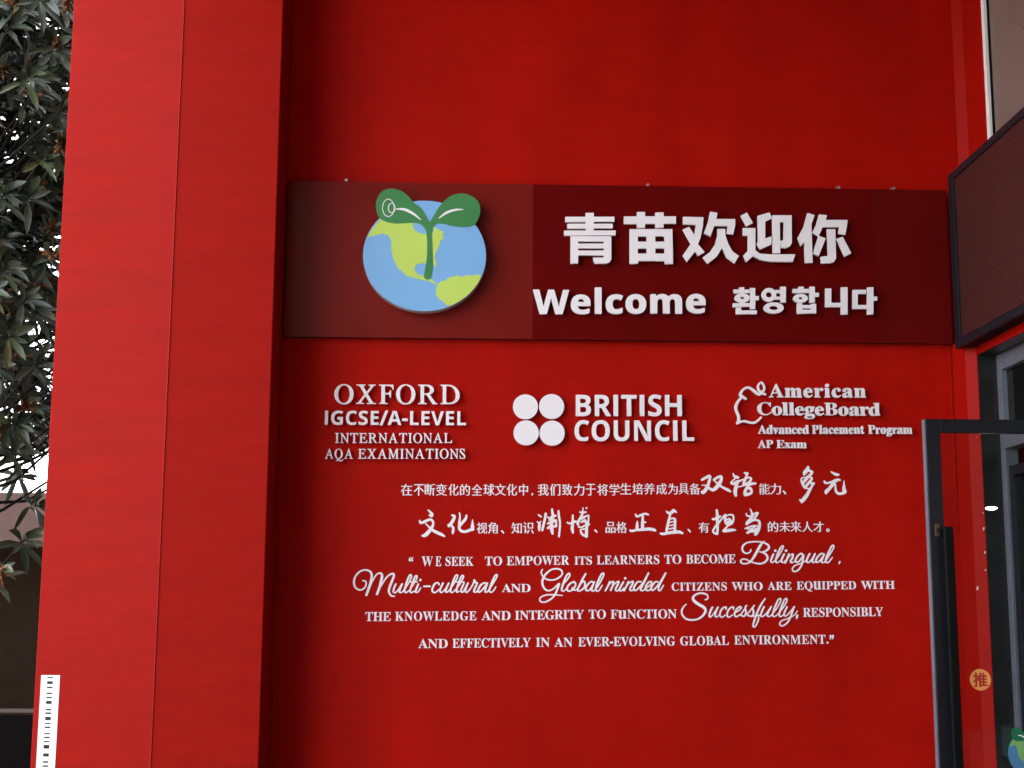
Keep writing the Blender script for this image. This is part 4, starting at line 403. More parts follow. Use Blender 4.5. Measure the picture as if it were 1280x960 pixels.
LINES = [
    [('type',[(0,-0.3917,2.2196,0.2,0.21),(1,-0.3187,2.2208,0.18,0.22),(2,-0.2581,2.221,0.19,0.21),(3,-0.1922,2.2213,0.2,0.21),(4,-0.1188,2.2219,0.18,0.21),(5,-0.0542,2.2212,0.19,0.21),(6,0.0172,2.2211,0.18,0.21),(7,0.0843,2.2235,0.19,0.21),(8,0.1508,2.2237,0.19,0.21),(4,0.2187,2.2245,0.18,0.21),(9,0.2862,2.2248,0.18,0.21),(10,0.3558,2.2244,0.15,0.11),(11,0.3981,2.2261,0.19,0.21),(12,0.4688,2.2264,0.19,0.21),(13,0.5394,2.2269,0.18,0.21),(14,0.6062,2.2277,0.2,0.21),(15,0.6754,2.228,0.18,0.23),(16,0.7433,2.2283,0.19,0.21),(17,0.8119,2.2288,0.19,0.21)]),('type',[(18,0.8755,2.2337,0.2,0.21),(19,0.9473,2.2362,0.19,0.2),(20,1.0154,2.2372,0.19,0.2),(21,1.0856,2.2376,0.19,0.2),(22,1.1527,2.2372,0.19,0.2),(23,1.2161,2.2388,0.18,0.21),(24,1.2801,2.2389,0.19,0.2)]),('brush',[[[6976,11743,-18,-5,-26,-10,-71,-37,-101,-67,-8,-6,-6,-11,-2,-6,-1,-12,8,-16,13,-9,6,-2,12,1,10,3,113,55,53,23,10,3,3,-2,-49,-159,-17,-43,-24,8,-22,5,-40,-1,-57,-8,-4,-2,-4,-6,0,-8,3,-5,5,-3,14,-2,9,2,50,0,26,-7,14,-9,7,-6,-24,-36,-40,-52,-21,-26,-16,-15,-19,4,-10,0,-11,-5,-5,-8,-2,-14,10,-36,8,-15,8,-8,20,-11,7,-1,20,0,24,7,20,13,21,17,33,36,24,34,27,50,34,-32,33,-22,54,-24,7,-2,15,0,7,2,74,37,31,22,17,17,11,15,25,18,11,16,4,22,51,-33,105,-63,46,-28,37,-18,17,-7,61,-19,13,0,6,4,7,7,4,7,0,12,-3,7,-39,43,-21,17,-38,20,-68,25,-26,11,-66,36,-46,28,0,3,19,22,9,16,17,35,11,29,9,33,5,38,-2,38,-10,32,-9,14,-6,6,-9,7,-15,5,-9,2,-22,0,-17,-4,-30,-9,-35,-14,-58,-36,-59,-41,-8,-9,-6,-25,0,-10,4,-8,70,-58,34,-40,-45,-69,-36,-35,-38,-27,-31,8,-20,8,-42,31,-6,4,0,4,21,60,33,134,10,54,2,43,-3,13,-5,11,-9,10,-8,7,-24,8],[7304,11655,5,1,1,-3,-6,-26,-25,-45,-29,-43,-15,-19,-81,64,3,3,59,30]],[[8010,11827,-8,-4,-5,-8,0,-12,4,-7,38,-29,25,-16,-55,-110,-11,-1,-98,-33,-22,-6,-22,-4,-37,-1,-37,-10,-26,-13,-55,-41,-13,-8,-11,-4,-13,0,-4,2,10,15,21,25,74,72,45,-1,38,5,11,7,6,7,4,12,1,11,-5,12,-5,7,-53,28,-33,10,-36,-1,-10,18,-16,39,-9,9,-6,2,-10,-1,-5,-2,-9,-8,-2,-15,13,-57,5,-17,13,-24,21,-23,-70,-69,-35,-37,-14,-23,-2,-6,0,-16,6,-14,13,-15,27,-16,29,-7,28,0,27,5,-13,-40,-24,-89,-7,-40,-1,-42,6,-33,23,-78,6,-11,8,-8,9,-5,6,-2,15,1,14,6,11,10,6,14,1,100,2,4,0,19,10,70,8,42,3,3,42,4,41,9,109,33,13,9,16,-4,15,0,13,4,16,0,-47,-62,-26,-41,-18,-47,-13,-56,-1,-31,1,-7,6,-17,6,-11,23,-29,7,-6,12,-4,14,0,24,11,48,12,64,20,16,8,15,9,15,13,9,12,8,14,8,34,1,44,-7,39,-13,26,-21,22,-15,9,-16,5,-26,4,26,31,55,13,53,16,63,11,11,6,8,9,2,6,0,13,-5,9,-5,6,-9,4,-42,10,-44,2,-79,-16,1,3,12,12,17,23,18,33,6,19,3,15,-2,13,-4,13,-10,15,-15,13,-21,12,-18,5,-9,2,-24,0,-23,-7,-23,-10,-1,3,7,13,32,63,7,19,0,13,-1,7,-6,11,-5,5,-16,8,-33,4],[8138,11644,10,1,10,-3,18,-14,-2,-13,-14,-25,-22,-22,-41,-28,-46,-24,-9,-3,-4,0,27,66,12,44,40,15],[7982,11587,2,-1,-3,-6,-13,-28,-9,-24,-5,-28,4,-23,10,-16,-1,-3,-62,-26,-38,-13,-22,-5,-22,-1,3,16,22,82,34,29,18,12,41,19],[8098,11328,11,-1,34,-12,41,-17,0,-16,-1,-9,-5,-16,-7,-10,-15,-6,-51,-14,-29,-14,-1,6,10,65,-1,22]]]),('type',[(25,1.6855,2.2418,0.19,0.2),(14,1.7487,2.2427,0.21,0.2),(26,1.8224,2.2429,0.19,0.22)]),('brush',[[[9880,12022,-10,-4,-11,-9,-24,-45,-10,-13,-53,-57,-21,-28,-14,-31,-4,-19,1,-22,7,-33,6,-12,12,-8,6,-1,12,0,12,4,6,5,26,27,78,84,25,-12,32,-12,1,-2,-4,-9,-16,-23,-20,-23,-51,-32,-38,-36,-61,-4,-17,-3,-40,-10,-23,-12,-14,-15,-6,-12,-7,-24,-2,-40,2,-22,6,-26,12,-38,16,-41,17,-35,11,-19,44,-55,12,-7,6,-2,13,0,15,8,7,8,59,-29,-77,-121,-23,-30,-71,-81,-21,-30,-15,-28,-3,0,-10,10,-11,7,-6,1,-12,0,-17,-9,-8,-12,-2,-6,-1,-11,5,-12,35,-40,1,-13,8,-13,7,-5,11,-5,15,0,12,5,55,45,32,32,52,64,29,42,29,49,126,251,15,21,33,43,8,14,4,10,0,14,-3,9,-6,8,-11,7,-8,2,-23,-1,-49,-9,-4,1,-4,4,1,8,30,44,14,26,8,25,1,17,-5,14,-14,16,-28,15,-15,10,51,60,20,32,9,27,-1,15,-3,10,-6,11,-10,10,-20,12,-21,5,-50,10,-1,3,3,11,0,27,-9,45,-7,12,-9,7,-12,5],[9924,11683,3,1,4,-7,6,-7,25,-12,1,-4,-54,-56,-80,-87,-23,-32,-17,-30,-3,-1,-30,50],[9776,11670,12,1,1,-2,-23,-26,-31,-39,-21,-37,-8,17,-5,26,1,28,3,10,8,8,12,4,31,8],[9939,11513,9,-10,2,-6,7,-9,12,-6,13,-1,-29,-37,-47,-69,-3,0,-10,6,-52,14,1,5,9,13,28,36]],[[10562,11877,-8,-5,-5,-7,0,-12,5,-8,44,-42,21,-16,36,-27,26,-14,28,-9,31,-1,48,9,9,6,8,11,2,6,1,11,-2,6,-5,9,-11,8,-148,43,-68,32],[10734,11665,-31,-6,-34,-12,-27,-13,-44,-26,-50,-22,-43,-15,-44,-11,-15,-2,-23,1,-28,8,-5,5,-16,26,-9,8,-5,2,-10,0,-6,-1,-9,-9,-3,-6,0,-9,5,-37,4,-13,6,-10,11,-12,19,-10,19,-4,46,0,48,6,75,16,-45,-56,-56,-63,-22,-21,-57,-44,-21,-27,-10,-24,-2,-25,4,-18,11,-25,7,-9,12,-6,13,0,9,3,11,9,168,184,32,37,39,55,-9,-92,1,-4,0,-50,5,-40,7,-25,18,-34,23,-25,13,-11,30,-16,20,-6,18,-3,50,2,47,8,43,12,37,18,22,20,13,24,6,28,0,12,-5,11,-13,10,-6,29,-23,130,-8,101,-3,11,-6,5,-9,0,-4,-3,-4,-5,-19,-118,-21,-70,-5,-25,0,-44,4,-17,12,-29,-32,-20,-21,-9,-31,-6,-23,0,-14,3,-19,10,-17,16,-11,16,-4,9,-9,35,-8,51,-1,96,-2,5,-9,8,-6,2,-13,-1,0,2,19,27,6,14,31,11,21,11,33,20,13,3,31,0,10,2,10,9,1,11,-5,7,-24,20,-22,13,-13,5,-19,3]]])],
    [('brush',[[[-1160,10673,-5,-2,-8,-9,-2,-5,2,-15,45,-45,16,-18,16,-25,11,-25,-1,-1,-24,8,-12,0,-6,-2,-5,-4,-8,-10,-1,-5,0,-12,2,-6,9,-10,30,-20,22,-11,10,-3,19,0,13,4,9,7,9,10,12,20,4,13,1,9,0,24,-3,13,-8,14,-8,12,-14,13,-55,42,-54,38,-6,1],[-1107,10420,-32,-5,-53,-18,-38,-16,-73,-37,-51,-18,-2,1,-5,8,-14,32,-9,9,-6,1,-10,0,-4,-2,-9,-9,-1,-5,-1,-49,5,-25,6,-11,8,-9,7,-6,17,-7,22,-1,25,6,76,29,88,38,42,20,27,9,6,0,10,-5,20,-18,17,-28,5,-18,-2,-19,-8,-23,-20,-36,-21,-32,-7,3,-46,36,-79,69,-5,2,-10,1,-7,-5,-3,-6,0,-10,3,-5,95,-105,23,-28,-58,-67,-70,-71,-32,-25,-46,-20,-9,-8,-6,-11,1,-13,5,-9,5,-6,9,-4,12,-2,28,-9,20,-3,29,3,13,5,20,10,37,27,40,40,32,36,42,57,36,-26,30,-18,53,-28,57,-29,42,-17,147,-53,13,0,8,4,7,7,3,7,-1,11,-3,7,-48,45,-28,21,-18,11,-35,17,-53,22,-83,38,-49,24,-41,23,0,3,22,53,11,36,6,26,2,20,0,34,-5,23,-6,17,-12,22,-13,17,-20,20,-20,13,-24,10,-18,3]],[[-267,10609,-9,-9,0,-13,12,-60,2,-35,-4,-31,-15,-72,-11,-72,-5,-45,-1,-46,-2,-4,1,-50,5,-37,7,-24,11,-20,13,-20,22,-21,12,-9,36,-19,21,-7,23,-4,49,-3,37,3,30,6,35,12,61,26,91,22,15,8,5,7,5,12,-1,11,-1,6,-10,14,7,12,2,10,0,18,-19,106,-25,113,-1,6,-6,5,-8,0,-4,-5,-24,-119,-17,-106,0,-18,5,-17,-19,-2,-20,-5,-24,-9,-69,-32,-31,-7,-42,0,-26,5,-16,5,-13,7,-20,17,-11,16,-3,12,0,37,15,13,75,92,42,45,16,20,19,28,10,20,8,30,4,35,3,48,-6,12,-10,7,-4,2,-14,0,-5,-2,-9,-7,-7,-13,-18,-58,-17,-32,-24,-29,-31,-31,-48,-54,-1,62,6,79,-2,52,-8,33,-24,64,-9,9],[-469,10543,-12,-6,-7,-9,-3,-9,0,-11,2,-6,5,-9,8,-6,9,-4,31,-9,1,-3,-14,-32,-28,-53,-74,-115,-3,-3,-7,2,-11,0,-6,-2,-9,-6,-6,-7,-3,-9,1,-43,3,-12,8,-12,13,-9,10,-3,17,0,10,3,16,11,17,15,29,-39,5,-9,3,-13,-1,-21,-8,-52,0,-36,3,-18,5,-25,4,-6,6,-6,7,-4,13,0,7,4,7,7,13,26,8,23,10,56,2,45,-5,29,-11,26,-13,17,-37,34,-9,11,24,33,24,37,23,41,15,39,13,40,4,23,0,28,-4,13,-5,11,-8,9,-12,9,-13,5,-20,5,-17,1,-17,4]]]),('type',[(27,0.0479,2.0042,0.18,0.2),(28,0.1111,2.005,0.19,0.2),(26,0.1872,2.0041,0.16,0.18),(29,0.2476,2.0052,0.19,0.2),(30,0.3138,2.006,0.19,0.21)]),('brush',[[[2406,10734,-5,-2,-9,-8,-6,-11,5,-108,10,-74,-1,-5,-24,-16,-34,-33,-11,-8,-24,32,-11,7,-10,0,-4,-1,-5,-4,-4,-7,-1,-10,2,-4,26,-40,12,-9,18,-7,-12,-9,-6,-13,0,-14,6,-12,8,-7,9,-3,13,0,7,3,10,8,1,-2,-3,-14,-80,-41,-8,-6,-5,-8,-2,-6,0,-12,2,-5,5,-9,11,-7,6,-2,13,0,46,17,2,-2,0,-7,-1,-4,0,-20,-2,-6,-77,-52,-6,-7,-4,-11,0,-15,4,-12,5,-6,7,-6,12,-4,14,0,6,2,39,25,1,0,11,-56,35,-104,6,-11,7,-6,12,-4,11,0,18,9,4,6,5,12,-1,94,-2,5,0,30,-4,47,60,0,18,5,12,5,12,10,9,15,4,19,0,16,-13,61,0,9,7,42,0,10,-3,16,-6,11,-9,11,-10,7,-20,6,-20,-2,-26,-8,-2,1,12,44,4,21,6,2,27,4,17,9,6,7,4,10,0,16,-2,6,-8,13,-17,9,-15,0,-22,-5,-15,51,-25,117,-4,6,-10,7,-5,2],[2594,10687,-8,-3,-8,-6,-7,-14,3,-75,9,-98,8,-46,13,-55,9,-48,3,-58,-2,-4,0,-35,-7,-87,-3,-63,-13,-155,0,-20,4,-8,7,-7,7,-3,12,0,8,4,10,12,19,137,8,74,8,92,1,100,-7,68,-22,124,-16,153,-6,12,-9,7,-8,3],[2224,10611,-17,-9,-5,-7,-5,-10,-13,-93,-16,-84,-54,-228,-11,-72,0,-13,7,-14,8,-6,8,-3,13,0,12,7,8,8,4,12,21,72,28,106,36,163,20,128,0,16,-5,11,-12,12,-11,5],[2017,10567,-5,-2,-8,-9,-2,-14,3,-8,37,-36,32,-28,8,-3,12,0,14,7,7,8,3,9,-1,13,-7,12,-77,49,-6,2],[1982,10366,-9,-9,0,-11,22,-36,10,-8,12,-5,-13,-83,0,-43,12,-78,7,-12,8,-7,9,-3,13,1,13,7,6,8,3,7,12,86,1,20,0,102,-10,20,29,20,4,6,-1,10,-9,9,-11,0,-56,-30,-10,-3,-5,3,-21,26,-6,4],[2493,10341,5,0,2,-13,3,-32,0,-31,-1,-12,-4,-5,-52,-8,0,26,4,56,8,5]],[[3404,10780,-12,-6,-8,-9,-3,-9,0,-13,7,-12,8,-7,9,-3,14,0,10,5,8,9,5,13,-2,13,-3,6,-9,9,-10,4],[3304,10772,-6,-4,-4,-7,-7,-76,-6,-32,-70,-1,-9,-5,-5,-8,0,-11,5,-7,61,-30,-16,-36,-60,-100,-51,-98,-1,10,-2,7,-7,8,-8,5,-6,2,-65,-1,-2,8,-2,55,-7,95,-3,6,-7,7,-8,4,-11,-1,-9,-4,-6,-6,-3,-8,-8,-125,-6,-59,-2,-6,-27,-19,-18,-8,-18,2,-38,16,-14,5,-9,0,-6,-2,-9,-9,-2,-14,3,-7,8,-8,56,-30,22,-6,26,0,17,4,0,-19,-12,-80,0,-33,5,-29,8,-29,27,-67,7,-8,8,-5,6,-2,13,1,7,3,8,6,7,14,0,20,-7,85,0,30,5,59,1,84,71,24,11,7,-6,-21,-3,-19,1,-14,8,-19,12,-13,26,-19,5,-1,12,0,6,2,10,8,5,11,0,13,-13,24,0,7,12,31,35,72,74,30,29,15,21,13,47,37,25,12,13,2,2,-27,-6,-62,-9,-42,-12,-39,-4,38,-9,24,-8,11,-10,8,-17,7,-11,2,-13,-2,-16,-5,-31,-16,-58,-38,-7,-9,-4,-8,1,-13,5,-12,10,-7,8,-3,12,0,14,5,48,21,14,6,5,0,12,-37,8,-13,8,-7,8,-3,20,1,-3,-9,-23,-2,-28,-8,-21,-12,-41,-28,-16,-7,-14,-4,-36,0,-23,3,-29,0,-8,-3,-7,-8,-2,-6,2,-14,8,-9,5,-2,48,-2,46,0,20,3,15,5,14,5,44,23,15,6,9,0,-10,-51,-56,-5,-67,-12,-4,0,-7,4,-8,0,-4,-3,-3,-5,-2,-11,-5,-44,0,-24,8,-36,7,-20,16,-27,22,-23,29,-20,26,-13,48,-20,13,-12,9,-5,6,-1,14,0,16,7,9,10,6,14,4,69,1,4,0,27,2,5,0,145,8,40,7,22,46,36,4,7,0,10,-9,9,-10,0,-14,-3,-3,1,6,52,3,75,6,64,-1,32,-3,13,-10,17,-15,8,-13,1,-19,-4,-24,-11,-52,-16,-62,-22,17,45,5,20,2,20,17,4,67,22,9,9,2,6,-2,14,-8,9,-5,2,-77,-1,0,107,-4,6,-6,4],[3333,10124,32,1,3,-2,-3,-38,0,-98,-4,0,-35,17,-13,9,-10,10,-7,10,-12,23,-16,35,-7,20,1,1,8,2]]]),('type',[(26,0.724,2.0115,0.18,0.2),(31,0.7875,2.0127,0.19,0.21),(32,0.8537,2.013,0.18,0.2)]),('brush',[[[5092,10629,-32,-7,-33,-12,-73,-29,-49,-25,-27,-10,-3,1,-4,7,-21,36,-10,10,-6,2,-10,-1,-5,-2,-8,-8,-3,-6,1,-10,5,-12,10,-36,7,-14,12,-14,10,-8,12,-4,7,-2,17,0,15,4,17,5,54,25,31,10,-4,-113,-17,-125,0,-65,4,-46,-1,-2,-7,-2,-70,-8,6,65,0,34,-4,33,-20,85,-9,9,-11,0,-10,-9,-24,-105,-11,-98,1,-29,-105,-23,-16,0,-34,12,-15,0,-6,-3,-7,-7,-4,-8,1,-13,4,-7,28,-25,14,-8,14,-4,36,-2,32,7,53,14,46,9,36,3,129,3,156,14,29,0,31,-3,86,-15,58,-7,15,0,6,2,10,8,5,11,0,12,-2,5,-4,6,-19,18,-14,11,-16,9,-53,16,-50,10,-36,5,-58,-1,-33,-3,-61,-9,-6,1,-2,7,-2,66,-1,4,1,59,42,3,17,3,9,9,2,15,-2,7,-8,7,-5,2,-55,3,-2,15,0,128,-2,20,-5,13,11,5,31,8,23,0,53,-14,21,-2,8,5,7,6,3,8,0,13,-9,12,-48,24,-22,8,-20,5]],[[5919,10741,-19,-8,-16,-15,-21,-36,-24,-11,-28,-9,-18,-3,-14,3,-50,34,-12,0,-9,-9,0,-12,24,-46,9,-14,16,-16,17,-9,16,-5,17,-1,2,-2,-22,-68,-20,-68,-26,-100,-32,-138,-17,-86,0,-54,-12,-4,-46,-11,-28,0,-42,8,-14,0,-6,-2,-12,-8,-6,-14,0,-11,3,-9,6,-8,8,-5,62,-20,44,-1,46,9,64,16,90,10,57,4,114,10,66,2,31,-4,55,-15,19,-1,14,6,8,12,2,5,0,13,-3,8,-6,7,-49,33,-24,13,-25,8,-23,5,-34,2,-51,-1,2,23,1,45,1,4,1,45,2,4,1,75,1,4,4,69,-1,25,-5,23,-5,14,-9,14,-16,14,-14,7,-26,6,-34,0,-20,-5,-35,-13,-3,1,30,114,25,8,23,13,15,15,14,19,63,-23,15,2,9,8,2,5,0,11,-2,6,-48,54,-15,13,-13,9,-15,5,-7,2],[5897,10448,16,1,7,-1,13,-6,4,-3,5,-10,2,-11,-1,-20,-123,-26,12,57],[5934,10359,4,1,2,-2,-4,-52,-2,-3,-128,-25,-7,-5,15,73,9,-4,10,0],[5921,10264,12,0,-2,-37,-2,-15,-2,-1,-149,-33,18,82,4,-7,6,-4,13,-1],[5920,10168,4,0,2,-2,-2,-39,2,-7,-2,-2,-61,-8,-94,-23,-12,-1,14,64,6,-3,12,0]]]),('type',[(26,1.2645,2.0173,0.18,0.2),(33,1.3295,2.0179,0.19,0.19)]),('brush',[[[7185,10746,-17,-10,-9,-17,-1,-16,10,-95,0,-88,-30,-20,-21,-9,-13,-1,-27,1,-18,-4,-12,-8,-6,-14,-1,-11,4,-9,7,-9,12,-6,40,-7,32,0,29,8,2,-2,0,-120,-38,-44,-38,-55,-24,-39,-12,-24,-9,-31,-1,-20,5,-16,9,-15,17,-17,20,-14,30,-17,26,-11,25,-3,11,-4,12,0,13,5,10,8,5,11,0,27,8,49,5,50,4,149,2,16,45,54,60,84,38,43,1,-30,6,-43,11,-47,10,-28,11,-25,11,-17,17,-17,22,-13,-43,-51,-28,-27,-22,-18,-30,-32,-9,-14,-4,-13,2,-13,7,-13,10,-9,21,-7,10,-2,46,2,136,17,109,21,42,9,12,4,8,8,2,15,-2,6,-9,8,-55,14,-30,6,-12,2,-53,-1,-78,-10,-51,-12,-3,0,70,89,27,5,11,7,3,4,37,16,16,8,20,14,15,14,16,24,14,30,9,32,7,34,5,47,1,29,-3,23,-7,23,-9,16,-15,13,-22,10,-30,6,-25,0,-29,-1,-22,-3,-25,-7,-46,-20,0,9,-5,10,-11,12,-12,4,-15,0,-5,-2,-14,-8,-160,-201,0,69,26,20,35,32,5,11,1,13,-6,11,-9,8,-6,1,-11,0,-40,-10,-8,79,-15,89,-6,11,-7,5,-11,5],[7556,10564,22,1,38,-6,20,-8,6,-6,3,-6,6,-29,-2,-35,-7,-27,-8,-22,-15,-29,-2,25,-10,26,-17,24,-7,7,-13,9,-10,3,-15,2,-20,-4,-47,-12,-15,-7,-2,4,1,30,4,25,63,28],[7534,10436,3,0,0,-2,-2,-16,-21,-10,-32,-13,-7,24,15,0,7,1],[7166,10224,0,-53,2,-5,-2,-72,-2,-28,-46,23,-10,7,-8,7,-2,5,7,20,13,26,17,26]],[[8157,10776,-5,-3,-3,-5,0,-9,27,-59,5,-17,8,-48,1,-16,-2,-24,-5,-12,-7,-9,-3,-1,-11,4,-15,1,-9,-2,-47,0,-7,2,-4,2,-4,5,-8,42,-6,12,-7,4,-12,0,-7,-4,-5,-8,-1,-10,7,-46,10,-22,11,-11,16,-9,20,-6,40,-6,0,-19,4,-13,-79,-79,-25,-32,-6,-11,-7,-22,0,-30,1,-6,8,-12,7,-6,12,-4,16,0,19,9,72,53,49,30,32,14,37,14,32,6,23,-1,19,-5,17,-7,15,-10,7,-10,3,-15,-1,-39,-5,-39,-10,-43,-7,-21,-22,1,-7,-2,-18,-10,-26,-23,-16,-8,-25,-7,-35,-5,72,35,9,8,2,7,0,8,-2,7,-8,8,-15,3,16,3,31,0,16,-2,19,0,6,2,9,9,2,6,0,10,-2,5,-9,8,-50,14,-10,2,-31,-2,-47,-9,-70,-19,-50,-17,-34,-13,-72,-31,-9,-9,-2,-6,0,-10,2,-5,7,-7,7,-3,11,1,38,11,2,-15,8,-9,5,-1,67,-3,10,-2,-34,-16,-65,-42,-9,-16,-1,-16,5,-12,11,-12,12,-4,16,0,63,30,35,11,101,9,1,-2,-11,-20,-6,-19,-2,-17,4,-20,8,-12,8,-4,20,-3,12,1,21,9,21,18,22,27,30,45,25,45,10,26,13,42,8,42,4,29,2,78,-1,13,-9,36,-13,23,-8,11,-17,12,-15,7,-17,6,-29,6,-28,2,-23,0,-4,2,38,46,63,95,8,19,0,16,-6,13,-10,11,-14,6,-15,0,-48,-10,-31,-9,-22,-11,-19,-14,-22,53,-17,32,-41,58,-5,3],[8304,10607,11,1,8,-2,1,-2,-37,-68,-37,-55,-3,-6,-1,-10,-29,-4,21,34,50,98,11,12],[8267,10243,5,0,-3,-2,-61,-29,-32,-12,-19,-3,-29,0,-22,2,11,4,46,14]]]),('type',[(5,1.729,2.024,0.2,0.19),(34,1.7995,2.0256,0.19,0.19),(35,1.8639,2.0258,0.19,0.19),(36,1.9311,2.0261,0.19,0.19),(37,1.9971,2.026,0.19,0.19),(38,2.0726,2.0265,0.16,0.17)])],
